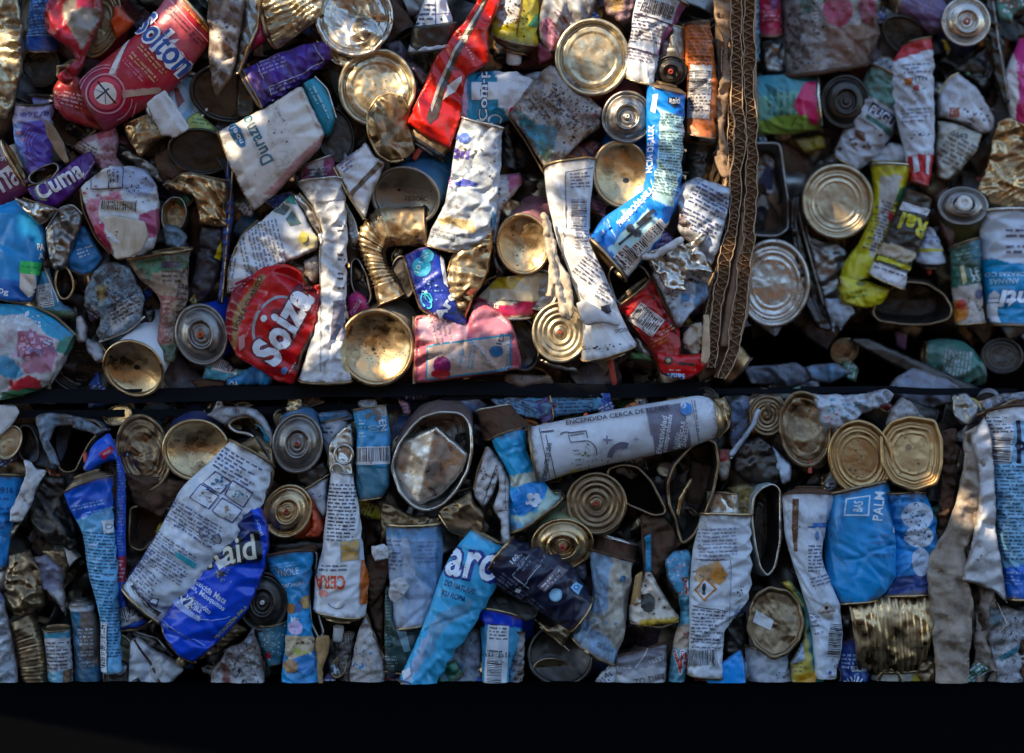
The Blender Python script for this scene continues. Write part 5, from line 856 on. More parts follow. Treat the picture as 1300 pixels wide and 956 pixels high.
# ================================================================ LOWER BALE
P('paper_scrap', 'grubby lilac paper scrap at the left edge between the bales', [-8,514,20,516,26,524,14,540,4,552,-8,556], 2, d=16, m='wpaper', cr=3, cat='paper', deco=[('z',6,530,20,16,'#2c241c',30,3)])
Fc(FT, 'silver tin end on edge at the left edge below the lilac paper', (12,562,14,22,-24), 'plain','cream',(-14,0,30),'#4c5c5c', d=4)
O(FT, 'dark curved tin mouth rim left under the strap', [24,540,36,540,48,560,48,584,34,590,22,576,28,556], 30,'#3c3c38', d=0, w=3, rimm='dark')
T(CC, 'sky blue can with upside down numerals at the lower left edge', [(-30,602,30,606),(-30,660,16,664),(-30,720,8,720)], 18,'#2c84c4', d=6, w=1, deco=[('t','916L',8,622,20,8,178,'#1c3c6c'),('m',2,650,20,40,0,'#1c4c8c',6)], em=('bronze','tin'))
P('paper_scrap', 'fluffy white torn label strip bent like an elbow at lower left', [32,582,40,586,44,596,58,598,50,616,40,640,32,660,28,664,14,660,14,648,22,626,34,604], 4, d=16, m='wpaper', cr=6, cat='paper', sc=12, folds=[(38,590,20,656,6,6)])
O(CC, 'large black hollow under a torn blue tin lip, top left of lower bale', [60,536,90,532,120,534,132,544,116,560,104,580,96,598,80,600,66,584,60,560], 60,'#5c7c94', d=8, w=3, inn='void', rimm='bronze', rimr=1.4)
P('tin_scrap', 'jagged blue grey tin strip torn along the top left of lower bale', [44,528,64,524,100,530,140,546,120,552,90,540,70,542,62,560,72,580,78,594,66,590,52,560], 5,'#6c8ca4', d=14, w=3, cr=6, sc=14)
P(FT, 'dark crumpled tin mass at lower left beside the blue aerosol', [50,600,84,604,90,640,104,690,90,700,60,690,40,660,44,630], 8, d=-2, m='dark', cr=8)
T(CC, 'blue can bent over the blue aerosol like a hook, red badge on its shoulder', [(106,592,112,600),(118,566,134,588),(138,551,150,586),(146,570,156,596),(146,640,159,640),(147,720,159,720),(148,770,160,770)], 13,'#1c50bc', d=20, w=1, cr=2, e=('plain',0), deco=[('q','#a82c44',[127,576,143,566,146,572,132,584]),('t','MAX',137,575,10,3,28,'#d0a8b0'),('m',153,640,10,120,0,'#6c94cc',4),('p','#a83044',[145,706,162,706,162,738,145,738]),('m',153,722,8,26,0,'#c8a0a4',5)], em=('bronze','tin'))
P(CC, 'bottom end of the hooked blue can with a black and white barcode', [150,756,160,752,164,770,190,790,176,798,152,800], 12,'#1c4cb0', d=16, w=1, deco=[('b',164,780,26,20,20,'#a8a8a8'),('q','#b8b8b8',[168,776,178,784,166,790])], rim=('gold',[152,801,176,799,196,786],1.8))
T(AC, 'upright blue aerosol with red stem and dense light blue print, lower left', [(81,628,143,607),(88,648,144,640),(101,672,145,668),(112,730,150,728),(126,790,152,790),(128,852,155,850)], 20,'#1c54b8', d=32, w=0, cr=2, b=(-4,3), e=('cone','crush'), esc=(.6,1), em=('bronze','tin'), nz=('redp',.09,.4,.9), deco=[('p','#6ca8cc',[88,662,150,642,160,860,120,860,96,680]),('m',112,640,40,12,12,'#88b0dc',4,.7),('m',124,720,44,90,-5,'#1c3c5c',4.2),('m',140,800,26,70,-2,'#1c3c5c',4),('b',133,820,8,56,0,'#b8bcc4'),('b',133,820,52,7,90,'#b8bcc4'),('q','#c4c8cc',[130,662,142,660,143,676,133,678]),('o',138,669,4,1,'#3c4c5c'),('m',128,650,34,8,12,'#88b0dc',4)])
Fc(FT, 'brown dented tin end leaning behind the gold lid', (182,576,33,47,10), 'food','bronze',(22,40,60),'#5c4438', d=8, w=3, cr=4, bm='rust')
Fc(AC, 'gold and grey mirror like base, upper left of lower bale', (249,571,40,37,-6), 'dish','gold',(-4,-24,50),'#24305c', d=22, w=1, cr=.8, squash=.8, ldeco=[('z',246,570,36,24,'#5c5040',40,3),('z',256,590,40,20,'#6c6860',50,3)])
P(FT, 'rusty tin wall sloping below the gold grey base', [158,600,206,604,240,610,236,624,206,656,170,640], 12, d=6, m='rust', cr=5)
O(FT, 'dark rusty open tin left of the white instruction can', [166,644,200,640,222,650,204,676,180,700,164,694], 40,'#4c3020', d=4, w=3, inn='rust', rimm='bronze')
T(AC, 'long white instruction can with four picture boxes laid diagonally', [(290,562,346,596),(262,590,334,640),(234,616,324,668),(208,662,286,716),(178,712,246,756),(158,742,208,788)], 28,'#bdbbcb', d=38, w=1, cr=3, b=(-4,4), n=2.4, deco=[
 ('m',302,594,56,30,-30,NV,5),('q','#2c3468',[275,598,296,611,282,628,258,614]),('q','#c0bfcc',[276,600,294,612,281,626,260,613]),('q','#2c3468',[297,609,322,625,310,645,286,628]),('q','#c0bfcc',[297,611,320,626,309,643,288,628]),
 ('q','#2c3468',[257,614,281,629,268,647,243,631]),('q','#c0bfcc',[257,616,279,630,267,645,245,631]),('q','#2c3468',[284,631,309,647,296,664,271,648]),('q','#c0bfcc',[284,633,307,648,295,662,273,648]),
 ('z',278,612,16,10,'#3c6c8c',14,5),('z',304,627,16,10,'#2c7c8c',14,5),('z',262,630,16,10,'#8c5c44',14,5),('z',290,647,16,10,'#8c6c54',14,5),
 ('m',246,662,76,30,-30,NV,4.6),('m',214,706,64,44,-32,'#24285a',4),('o',262,674,6,1.2,NV),('o',277,683,6,1.2,NV),('m',186,736,40,30,-40,NV,4.5),('q','#3c9cac',[228,698,252,714,249,720,226,704]),('q','#181820',[168,744,172,742,206,776,202,780]),('m',187,761,36,3,-45,'#c0bfcc',3),('q','#30345c',[196,754,206,756,202,768,192,762]),('q','#c0bfcc',[197,756,204,758,201,765,194,761]),('m',170,700,30,50,60,'#3c3c6c',5)])
P(AC, 'large royal blue insect spray can with white words, lower left', [300,650,330,640,340,664,342,690,336,726,318,772,296,796,270,822,246,840,230,832,210,806,206,788,226,752,262,706,290,674], 30,'#1c48c0', d=28, cyl=52, w=0, cr=2, sc=50, deco=[
 ('p','#14245c',[296,664,322,646,338,690,332,716,290,710,270,700]),('p','#1c48c0',[322,644,340,650,344,690,336,700,326,664]),
 ('t','Raid',296,698,64,32,12,'#c8c4b0','#14141c',.015,.1),('t','Aerosol',331,668,22,5,-70,'#a8b8dc'),
 ('q','#d0d4d8',[276,712,294,704,288,712,300,710,282,722]),('d',283,726,6,'#3c3c48',4),('z',284,728,24,16,'#7c8494',40,3),
 ('t','Insecticida Mata',266,745,58,8,-33,'#c4ccdc'),('t','cas, Mosquitos',266,756,52,8,-34,'#c4ccdc'),('t','y Zancudos',256,764,36,8,-34,'#c4ccdc'),
 ('t','x2',239,760,20,15,-26,'#c8ccd4','#14245c',.03,.2),('t','DOBLE',252,768,18,6,-36,'#c8ccd4',None,.03),('t','RÁPIDO',250,776,20,6,-36,'#c8ccd4',None,.03),
 ('o',262,738,54,7,'#8c9ccc',44,-40,60,160),('o',262,730,60,1,'#9cacd8',50,-40,20,120),('t','PRECAUCIÓN: INFLA',294,786,54,5,46,'#b8b028'),('l',207,784,262,818,1.4,'#6c84c8'),('m',238,804,60,5,-30,'#0c2468',5)], rim=('bronze',[206,790,214,814,232,834,250,840],2))
Fc(AC, 'silver and brown domed aerosol top facing out, blue can behind it', (378,563,30,36,-8), 'valve','steel',(0,-26,50),'#5c84ac', d=20, nz=('redp',.1,.18,.3), cr=.8, w=1, squash=.8)
O(CC, 'torn open violet can with a blue shiny lining near top left of lower bale', [288,538,300,530,318,528,334,540,344,556,344,570,336,576,330,560,316,550,298,548], 40,'#8c849c', d=18, w=2, tail=(-10,-6), rimm='tin', inn='dark', rimr=2.2)
P(CC, 'pale violet wrinkled can shoulder arching over the torn opening', [262,526,280,516,306,516,326,520,340,536,348,556,348,576,342,560,330,540,316,530,298,530,286,540], 8,'#9c98ac', d=20, w=2, cr=4)
P(CC, 'turquoise shiny sliver inside the torn violet can', [322,536,332,538,344,552,344,572,338,564,332,556,334,552], 3,'#1c8cac', d=12, w=0, cr=5)
P(FT, 'dark brown layered rims right of the white instruction can', [326,552,346,572,348,602,340,630,330,620,336,600,330,586,300,566], 7, d=26, m='bronze', cr=5, rim=('dark',[326,556,342,580,346,610,338,628],2))
Fc(AC, 'tarnished gold aerosol dome with pink stem and orange body', (365,649,28,33,-28), 'valve','gold',(38,14,40),'#b04418', d=22, nz=('redp',.12,.3,.2), cr=.8, w=1, squash=.5)
P(CC, 'bright orange red can side between gold dome and white wax can', [392,640,404,648,412,668,408,682,396,684,384,682,396,668], 10,'#b83c14', d=16, w=1)
P(CC, 'white grey can panel above the orange can side', [386,624,416,606,416,650,410,660,398,640], 10,'#a8a8b4', d=10, w=1, deco=[('z',402,628,20,14,'#5c4c8c',10,4)])
P(FT, 'black tin wall wedge below the brown domed aerosol', [372,600,412,584,420,600,392,622,376,610], 5, d=4, m='dark', rim=('gold',[386,622,418,602],1.4))
P(CC, 'striped silver and blue can top at upper left of lower bale', [404,524,440,520,452,528,450,536,406,540], 8,'#4c84ac', d=2, w=2, rim=('bronze',[406,536,450,532],1.6))
T(CC, 'white lilac can neck above the pull ring lid', [(406,538,444,530),(410,560,440,556),(416,580,440,580)], 14,'#a8a8bc', d=4, w=1, deco=[('m',416,546,14,10,0,'#3c3c4c',5)])
def ringpull(r, body, bvh, o3):
    t = np.linspace(0, 2 * np.pi, 36, endpoint=False); q = rot(np.stack([11 * np.cos(t), 12 * np.sin(t)], 1), 0) + (437, 577)
    tube(r, 'pull_ring', np.hstack([q, np.full((36, 1), 26.0)]), 2, 'tin', o3, closed=True, flat=.6)
    q = rot(np.stack([9 * np.cos(t), 7 * np.sin(t)], 1), -50) + (429, 597); tube(r, 'rivet_loop', np.hstack([q, np.full((36, 1), 26.0)]), 2.2, 'tin', o3, closed=True, flat=.6)
P(CL, 'folded silver lid with its pull ring still attached', [416,566,424,552,436,542,447,536,449,560,449,632,440,626,430,612,424,604,416,590], 5, d=18, m='tin', cr=3, folds=[(424,560,444,610,4,10)], extra=ringpull)
T(CC, 'blue can lid band with barcode across its middle standing upright', [(448,522,490,516),(452,548,495,546),(452,600,495,600),(453,622,494,620),(456,634,486,630)], 16,'#2c88b8', d=22, w=1, cr=2, deco=[('p','#2c6478',[446,590,500,590,500,640,446,640]),('b',473,578,38,20,1,'#c0bcc0'),('t','OO',475,544,8,14,90,'#98c0d0'),('m',461,544,8,24,0,'#a8c8d8',4),('z',480,526,24,14,'#5c544c',60,5),('p','#8c8c8c',[462,512,496,512,496,526,484,530,470,520]),('t','EN',486,540,14,8,-80,'#c4ccd4')])
T(CC, 'white wax aerosol upside down with upside down orange outlined capitals', [(420,600,448,604),(414,650,457,650),(408,700,462,700),(400,738,468,742),(398,772,464,780)], 22,'#c0bcc4', d=30, w=0, cr=2, b=(0,5), e=('plain','cone'), esc=(1,.45), em=('tin','gold'), nz=('wplastic',.2,.6,.6), deco=[('m',434,650,34,72,-2,'#20243c',4.6),('q','#8c8c7c',[433,686,456,684,456,710,433,712]),('q','#b88c4c',[435,688,454,686,454,697,435,699]),('q','#b88c4c',[435,700,454,698,454,709,435,711]),('t','CERA',420,738,38,17,181,'#c04c38','#c8b0a8',.03),('m',424,720,34,10,182,'#2c344c',5),('q','#b85c24',[458,710,466,712,467,766,456,766]),('o',428,764,10,1,'#3c342c',7,0,0,180),('d',412,752,6,'#c87868',4),('z',440,690,8,14,'#5c3c24',8,3)])
O(CC, 'large grey brown oval can mouth with a folded silver lid inside', [498,594,506,566,520,546,536,530,560,523,586,526,597,540,599,572,594,596,580,622,562,640,542,648,524,642,508,624], 46,'#6c5c5c', d=30, w=2, tail=(0,-14), rimm='tin', inn='steel', rimr=2)
P(CL, 'folded silver lid pushed inside the large oval mouth', [508,560,554,540,596,576,588,598,562,628,534,642,512,632,502,606,500,580], 6, d=20, m='tin', cr=1.25, folds=[(554,540,533,638,9,26)], tilt=(.1,-.05), edge=4)
P(FT, 'ribbed grey gold tin sheet squeezed under the oval mouth', [484,634,500,640,520,652,560,656,556,668,500,668,484,690,482,660], 9, d=14, m='bronze', cr=5, ribs=(4.5,1,10,480,630,560,690))
P(FT, 'drooping bronze domed tin end right of the oval mouth', [556,648,566,640,584,632,598,622,604,640,616,652,614,674,604,680,586,680,568,672], 14, d=26, m='bronze', cr=3, rim=('gold',[558,654,572,674,590,681,606,680],1.8))
T(CC, 'blue white banded can with a torn curl of label at lower centre left', [(489,667,562,666),(490,690,562,690),(494,740,560,738),(498,794,548,788)], 24,'#a4b4c8', d=24, w=1, cr=2.4, b=(3,3), em=('gold','gold'), deco=[('p','#6c9cc4',[486,664,566,664,566,682,486,682]),('p','#7ca4c8',[520,682,564,682,562,760,530,730,524,700]),('m',500,704,22,40,0,'#5c6c8c',5),('m',544,700,26,30,0,'#6c84a4',5),('z',520,735,50,30,'#8ca0b4',40,6)])
P('paper_scrap', 'curled torn white label flake over the banded can', [470,694,488,690,498,700,492,710,476,712], 4, d=44, m='wpaper', cr=5, cat='paper', sc=9)
P('paper_scrap', 'second curled label flake lower on the banded can', [496,738,510,730,520,744,510,760,498,764,494,756], 4, d=46, m='wpaper', cr=6, cat='paper', sc=8)
T(AC, 'slim sky blue fabric softener can with big white outlined letters on a diagonal', [(598,674,638,694),(576,700,640,720),(560,732,624,758),(548,766,606,790),(530,812,574,836),(508,860,546,886)], 20,'#48a4cc', d=44, w=0, cr=2.4, b=(0,2), deco=[('t','aro',600,718,66,34,-8,'#d4d8e4','#24347c',.02,.15),('t','DO NATURAL',584,745,40,7,-16,'#14244c',None,.02,.2),('t','TU ROPA',576,756,30,7,-16,'#14244c',None,.02,.2),('p','#8c9cb8',[548,790,560,786,540,830,518,866,508,870]),('p','#5c8ca8',[556,776,604,760,600,776,564,800,548,830,536,830]),('q','#c8c4cc',[512,852,522,846,524,854,514,862]),('l',508,862,524,866,1.6,'#24344c')])
P(CC, 'dark bottle green can with pale star and fine print, lower centre left', [488,746,498,744,504,796,548,790,536,810,524,850,514,856,488,852], 14,'#1c3c3c', d=18, w=1, deco=[('m',493,790,6,70,0,'#5c8478',4),('m',496,838,18,16,0,'#7c8c88',4),('q','#6c8c94',[504,798,516,800,522,824,514,826])], rim=('gold',[488,852,514,856],1.8))
P(CC, 'bright blue can foot below the dark green can', [484,860,520,858,540,884,484,884], 8,'#1c74ac', d=8, w=1)
P(CC, 'white floral can torn to a point under the wax aerosol', [464,776,468,790,478,810,486,832,492,884,440,884,444,850,450,822,456,796], 13,'#b8b0ac', d=22, w=2, cr=5, deco=[('z',456,826,26,10,'#3c7ca8',20,5),('z',456,844,26,10,'#3c7ca8',16,5),('z',474,820,20,60,'#8c4434',14,3)], rim=('bronze',[464,778,474,806,488,836],1.4))
T(CC, 'grey brown can with narrow barcode below the white nozzle', [(424,806,452,804),(426,840,448,840),(430,884,450,884)], 14,'#8c847c', d=12, w=3, deco=[('b',438,820,22,30,5,'#9c948c'),('m',438,850,16,24,0,'#4c4844',4)])
P(FT, 'rust streaked ribbed tin hanging between wax aerosol and banded can', [466,706,492,700,496,720,486,750,470,772,464,746], 9, d=14, m='rust', cr=4, ribs=(5,1,88,460,700,500,780))
P(FT, 'rusty tin strip left of the dark green can', [468,772,486,752,488,830,478,806], 6, d=10, m='rust', cr=4)
P(CC, 'pink speckled can wall peeping right of the slim blue can', [560,800,590,790,610,800,614,884,548,884], 14,'#8c8ca0', d=8, w=3, deco=[('p','#4c84a8',[548,850,590,840,580,884,548,884]),('z',586,840,50,60,'#7c5c74',40,4)])
Fc(AC, 'gold hooded aerosol collar right of the slim sky blue can', (632,742,24,24,0), 'plain','dark',(0,8,30),'#2c2c2c', d=-4)
P(CC, 'white can with slanted words crushed below the brown neck', [602,622,608,596,618,566,626,574,640,594,634,608,622,634,614,646,602,632], 12,'#b0a8ac', d=26, w=1, cr=4, deco=[('l',611,646,630,590,1,'#24202c'),('m',624,610,30,5,62,'#2c2834',4),('z',614,600,14,20,'#4c2c2c',14,3)], rim=('bronze',[602,622,606,598,618,568],1.8))
P(CC, 'narrow folded white can strip ending in a point beside the navy can', [630,590,638,592,646,616,648,660,648,690,640,704,634,700,636,660,628,650,626,646,634,620], 6,'#b4b0b8', d=34, w=1, cr=4, deco=[('l',627,648,648,648,1,'#5c2c3c'),('l',641,600,642,646,.8,'#3c3440'),('z',640,640,8,40,'#7c3c44',10,3)])
T(CC, 'brown tin neck cylinder standing above the shiny blue flower can', [(606,524,650,516),(610,545,668,534),(614,556,674,540)], 18,'#6c5040', d=16, m='rust', em=('tin','bronze'), b=(-3,4))
T(CC, 'shiny sky blue can pinched at the waist with a white flower', [(624,560,666,546),(630,574,672,568),(642,594,668,578),(646,612,680,594),(642,628,692,616),(646,652,706,630),(648,672,712,628)], 22,'#3ca0d0', d=30, w=0, cr=3.2, sc=20, b=(-3,6), em=('bronze','bronze'), deco=[('p','#b0b8a8',[640,604,686,598,690,612,650,618]),('p','#9cb4a8',[694,614,716,626,690,654,654,668,648,660,680,650,692,636]),('q','#1c7cc4',[648,630,664,614,690,608,694,622,684,640,664,654,650,652]),('d',677,633,5,'#b8bcc8'),('d',673,629,4,'#b8bcc8'),('d',681,629,4,'#b8bcc8'),('d',683,635,4,'#b8bcc8'),('d',672,637,4,'#b8bcc8'),('d',679,639,4,'#b8bcc8'),('d',677,633,1.6,'#8c98ac'),('m',668,642,24,16,20,'#1c64b0',5)])
P(CC, 'flat blue label sheet with tiny print under the strap, centre', [656,506,700,500,776,498,776,520,720,528,690,534,664,520], 5,'#4c88b0', d=-6, w=1, cr=4, deco=[('m',720,512,76,22,2,'#1c3c5c',4.5),('o',750,514,4,1.4,'#1c3c5c'),('q','#2c4c9c',[766,500,776,500,776,518,766,518])])
P(CC, 'crumpled blue striped label left of the flat blue sheet', [622,508,660,504,704,512,692,536,668,530,640,524], 8,'#5c8cb0', d=2, w=2, cr=7, sc=14, deco=[('m',660,518,56,20,-24,'#1c3450',4)])
P(CC, 'mottled blue and grey scraps in shadow left of the brown neck', [574,508,604,504,620,514,610,526,586,524], 5,'#4c6c94', d=-10, w=3, cr=6)
T(AC, 'large white laid down aerosol with bed drawing, moon and grey panel', [(676,542,688,612),(740,529,752,594),(800,517,810,582),(860,507,874,568),(886,503,894,561),(901,506,907,556)], 30,'#bab9c4', d=38, w=1, cr=1.2, n=2.0, b=(-3,3), e=('plain','cone'), esc=(1,.8), em=('bronze','gold'), deco=[
 ('p','#6c6c7c',[818,519,866,511,876,566,832,582]),('p','#b4a870',[700,606,740,594,744,600,702,614]),('t','DETENGANTES DE USAR',695,586,50,6,82,'#24242c',None,.03),('l',686,544,700,610,1,'#4c4c54'),('l',694,552,707,608,1.2,'#4c4c54'),('l',688,549,704,547,2,'#4c4c54'),
 ('o',720,552,8,1.4,'#4c4c54',4,0,180,330),('l',722,550,744,547,1.6,'#4c4c54'),('l',724,553,742,550,1.2,'#4c4c54'),('l',744,547,746,556,1.6,'#4c4c54'),('o',742,574,16,1.4,'#4c4c54',16,0,-80,10),('l',722,552,725,562,1.2,'#4c4c54'),('l',725,561,744,559,1.2,'#4c4c54'),
 ('l',728,571,736,570,1,'#4c4c54'),('l',729,576,736,575,1,'#4c4c54'),('l',730,582,738,581,1,'#4c4c54'),('l',731,588,738,587,1,'#4c4c54'),('l',732,593,740,592,1,'#4c4c54'),('z',744,576,20,24,'#6c6444',60,3),('z',736,602,26,8,'#c09c2c',16,5),
 ('o',790,580,20,7,'#5c5c6c',20,30,215,320),('o',793,582,17,4,'#bab9c4',17,0,0,1),('z',786,570,50,44,'#7c7c90',16,3),('t','+',770,558,10,10,0,'#6c6c84'),('t','+',806,556,6,6,0,'#8c8ca0'),('t','ENCENDIDA CERCA DE LLAMA',784,529,130,5,9,'#2c2c38',None,.02),
 ('t','Efectividad',838,551,44,7,80,'#c8c8d0'),('t','comprobada',846,549,44,8,80,'#c8c8d0'),('t','JUGIDA',857,557,20,6,80,'#b8b8c4'),('t','MOSCAS',862,550,30,5,80,'#c8c8d0',None,.03),('t','ZANCUDOS',868,548,32,5,80,'#c8c8d0',None,.03),
 ('d',869,521,7,'#2878b8'),('d',866,517,3.4,'#bab9c4'),('m',882,534,44,4,-84,'#4c4c5c',4),('l',876,511,884,560,.8,'#5c5c68')])
P(FT, 'dented gold collar at the right end of the bed drawing aerosol', [896,508,908,503,920,505,927,522,926,540,914,554,904,558,908,530], 14, d=24, m='gold', cr=4, folds=[(908,510,916,548,-5,6)], rim=('bronze',[918,505,927,524,925,542,912,556],1.8))
Fc(AC, 'round silver gold ringed aerosol dome with pink pip, centre of lower bale', (757,639,36,37,0), 'ring','bronze',(4,14,50),'#a8b08c', d=28, nz=('redp',.1,.12,.0), cr=.8, squash=.9)
P(CC, 'pale green can with red letters beneath the flower can', [690,664,710,646,722,634,730,650,748,672,744,682,700,672], 10,'#8c9c78', d=10, w=1, deco=[('t','SAVA',716,652,24,9,-20+8,'#a83c2c'),('d',720,640,3,'#4c8c34')])
Fc(AC, 'amber coloured aerosol dome with orange stem above the navy can', (714,690,37,31,4), 'valve','gold',(0,-26,50),'#94a078', d=30, nz=('redp',.11,.4,.1), cr=.8, w=1, squash=.5)
T(CC, 'dark navy can with white print, pale blue badge and stray digits, centre', [(616,738,654,684),(640,752,672,690),(674,768,706,700),(706,792,732,724),(722,800,750,758)], 30,'#181c30', d=38, w=0, cr=2, b=(-5,4), em=('gold','gold'), deco=[('t','160.',654,708,14,6,48,'#c0c4cc'),('m',662,716,34,4,50,'#8c90a0',4),('m',664,714,14,20,50,'#6c7084',4.5),('q','#5c5460',[681,742,708,717,720,724,692,750]),('m',700,734,30,8,46,'#c0c0c8',4.4),('d',705,753,8.5,'#7cacc8'),('d',705,753,6.5,'#9cc4dc'),('q','#7cacd0',[722,744,730,738,738,744,732,754]),('o',730,745,3,1,'#1c2c4c'),('m',646,740,30,18,-38,'#5c6074',4.6),('m',674,764,40,16,-40,'#5c6074',4.4),('l',664,742,686,716,1,'#8c90a0'),('l',652,730,672,745,1,'#8c90a0'),('q','#b8bcc4',[656,744,662,746,660,751,655,749]),('m',690,708,40,4,50,'#5c6074',4)])
Fc(FT, 'dark gold lined tin end under the navy can', (648,770,34,16,-14), 'plain','dark',(0,30,30),'#1c48b8', d=14)
T(CC, 'light blue can with royal blue band and tall barcode, bottom centre', [(607,776,664,790),(610,800,662,806),(612,840,650,842),(612,884,646,884)], 20,'#4c98bc', d=30, w=0, cr=2, b=(-6,0), em=('gold','tin'), e=('plain',0), deco=[('p','#1c3cb0',[600,770,670,776,670,800,640,794,606,792]),('q','#24141c',[608,788,616,789,616,796,608,795]),('q','#c0c0c8',[620,792,646,794,642,880,614,880]),('m',633,800,22,20,-3,'#24242c',4.4),('b',629,846,42,20,88,None),('m',612,830,6,80,90,'#24445c',4)])
T(CC, 'speckled blue and white can strip beside the tall barcode can', [(648,800,668,804),(646,840,666,840),(640,884,664,884)], 12,'#4c8cb0', d=26, w=3, cr=3, deco=[('p','#a09ca0',[656,800,672,800,670,884,652,884]),('z',654,840,22,70,'#1c2c3c',80,3)])
Fc(FT, 'round dark bowl like tin base at the bottom centre', (712,832,40,36,0), 'dish','dark',(0,10,40),'#3c342c', d=16, cr=1.5, esc=.8)
P('tin_scrap', 'gold edged brown tin sliver above the dark bowl base', [676,786,700,796,728,786,728,800,716,820,722,828,704,812,690,800], 4, d=30, m='bronze', cr=5, rim=('gold',[686,796,704,810,722,826],1.6))
P(CC, 'small dark hollow blue grey collar right of the amber dome', [728,700,742,706,746,726,744,738,732,732,722,712], 6,'#5c6474', d=12, w=2)
T(CC, 'scuffed pale blue and cream can crushed at its waist, centre right bottom', [(748,702,806,716),(752,728,802,742),(752,756,796,768),(742,776,794,800),(726,806,782,840)], 24,'#7ca0bc', d=28, w=2, cr=4.5, sc=20, b=(-3,4), em=('rust','bronze'), deco=[('p','#b0a898',[780,706,808,716,796,800,784,830,770,790,772,740]),('p','#9c9484',[740,776,770,772,780,810,750,800]),('m',786,792,14,20,-10,'#b0a8a0',5),('z',760,790,40,30,'#5c7c94',40,5),('d',790,734,4,'#4c7ca0')])
T(FT, 'brown tin can end leaning above the scuffed pale blue can', [(758,680,810,694),(754,696,808,712)], 18,'#4c3c30', d=10, m='rust', em=('tin','rust'))
P(CC, 'white barcode can corner at the bottom between bowl and grey label', [740,884,762,854,780,838,786,844,782,884], 10,'#a8a8b0', d=18, w=1, deco=[('b',764,862,32,16,50,'#a8a8b0')])
P(CC, 'grey and white label can with thin upper case letters at the bottom', [781,834,812,826,846,816,846,850,844,884,780,884], 16,'#a8a8ac', d=22, w=1, cr=2, deco=[('p','#6c6c74',[778,830,850,812,850,838,778,856]),('t','HES',792,845,18,5,2,'#b0b0b4'),('t','YESSY',832,836,22,5,18,'#b0b0b4'),('l',806,846,822,824,1,'#b8b8bc'),('t','TO DIET',824,860,40,8,12,'#6c6058')], rim=('rust',[781,834,812,826,846,815],1.6))
O(CC, 'dark squeezed mouth right of the ringed silver gold dome', [772,596,790,590,810,594,826,610,838,632,846,652,830,654,812,646,796,640,784,622,772,610], 46,'#3c3430', d=26, w=3, inn='void', rimm='bronze')
O(CC, 'tall almond shaped can mouth with purple brown edge in the centre right', [848,614,856,590,876,568,896,558,908,562,912,590,906,620,896,650,880,680,866,690,858,660,850,640], 60,'#5c3c58', d=30, w=2, inn='dark', rimm='bronze', rimr=2)
P('tin_scrap', 'thin upright gold curved rim inside the tall almond mouth', [876,606,880,608,870,630,862,660,856,652,860,630], 3, d=20, m='gold', cr=2)
P(FT, 'brown squashed tin strips hanging below the two dark mouths', [814,652,846,656,866,690,852,700,838,730,830,760,820,720,816,690], 8, d=18, m='rust', cr=5)
P(CC, 'thin turquoise can sliver pinched to a point in the centre right', [816,682,826,676,828,726,820,728], 4,'#1c7ca0', d=28, w=0, rim=('rust',[816,684,819,726],1.6))
P(CC, 'squashed cream can with charred black spot, yellow at its foot', [820,726,828,726,840,752,856,774,864,784,856,792,838,794,812,796,800,788,800,768,812,746], 13,'#bcb0a0', d=30, w=1, cr=4, deco=[('d',822,764,9,'#24201c',12),('z',822,764,24,30,'#24201c',60,4),('p','#b08c24',[812,784,862,782,862,796,812,796]),('d',843,770,1.6,'#3c2418')], rim=('bronze',[800,790,838,796,862,788],1.6))
P('wood_splinter', 'pale splintered wood sliver left of the charred cream can', [806,730,816,724,812,768,800,768], 3, d=36, m='wood', cr=2, cat='wood')
P(CC, 'speckled sky blue and pink can shoulder next to the hazard sign can', [842,710,856,698,876,698,880,712,874,740,866,756,856,752,846,732], 12,'#54a0c4', d=18, w=1, deco=[('z',860,720,36,36,'#c4c8d0',120,3),('z',860,720,36,36,'#b08094',40,3)])
T(CC, 'narrow cartoonish patterned can strip with red capitals, bottom centre right', [(858,736,882,732),(862,764,880,764),(864,780,880,780),(856,810,880,810),(850,850,872,850),(846,884,870,884)], 12,'#5c9cac', d=26, w=1, cr=2, deco=[('t','Vi',865,745,14,20,4,'#b03c2c','#c4c4c8',.04),('t','Vi',864,840,16,28,4,'#b03c2c','#c4c4c8',.05),('p','#b09c88',[850,796,880,790,880,824,852,824]),('z',866,806,20,30,'#a84434',12,5),('p','#1c5c6c',[862,762,882,762,882,776,864,776]),('z',858,870,16,20,'#b8bcc0',30,3)])
T(AC, 'white hazard label can with orange diamonds, blue recycling ring and barcode', [(890,656,954,658),(880,700,955,700),(876,760,950,762),(876,800,922,800),(874,852,918,856)], 24,'#bab8c4', d=38, w=1, cr=2, n=3, b=(-2,3), em=('gold','bronze'), deco=[
 ('p','#b08c64',[882,722,904,712,922,722,920,738,900,744,880,736]),('q','#b87c3c',[909,712,922,728,912,742,898,730]),('z',900,728,40,20,'#6c5c54',40,3),('q','#b8742c',[894,732,909,746,893,762,881,748]),('q','#bcbac4',[894,735,906,746,893,759,884,748]),('t','!',893,747,5,15,0,'#24242c',None,.06),
 ('m',910,690,46,40,3,'#6c7088',4.6),('l',884,710,928,710,1,'#4c4858'),('l',926,710,924,800,.8,'#6c5c5c'),('l',880,768,922,774,1,'#3c3c48'),('m',898,794,38,44,-2,'#24284a',4.4),('b',892,834,34,22,2,None,'#303038'),('m',898,820,36,4,-2,'#30344c',4),('o',941,778,9,5,'#2c5ca8'),('o',941,778,11,1,'#6c84b4'),('d',941,778,2,'#5c6c8c'),('z',936,750,10,20,'#4c342c',24,3)])
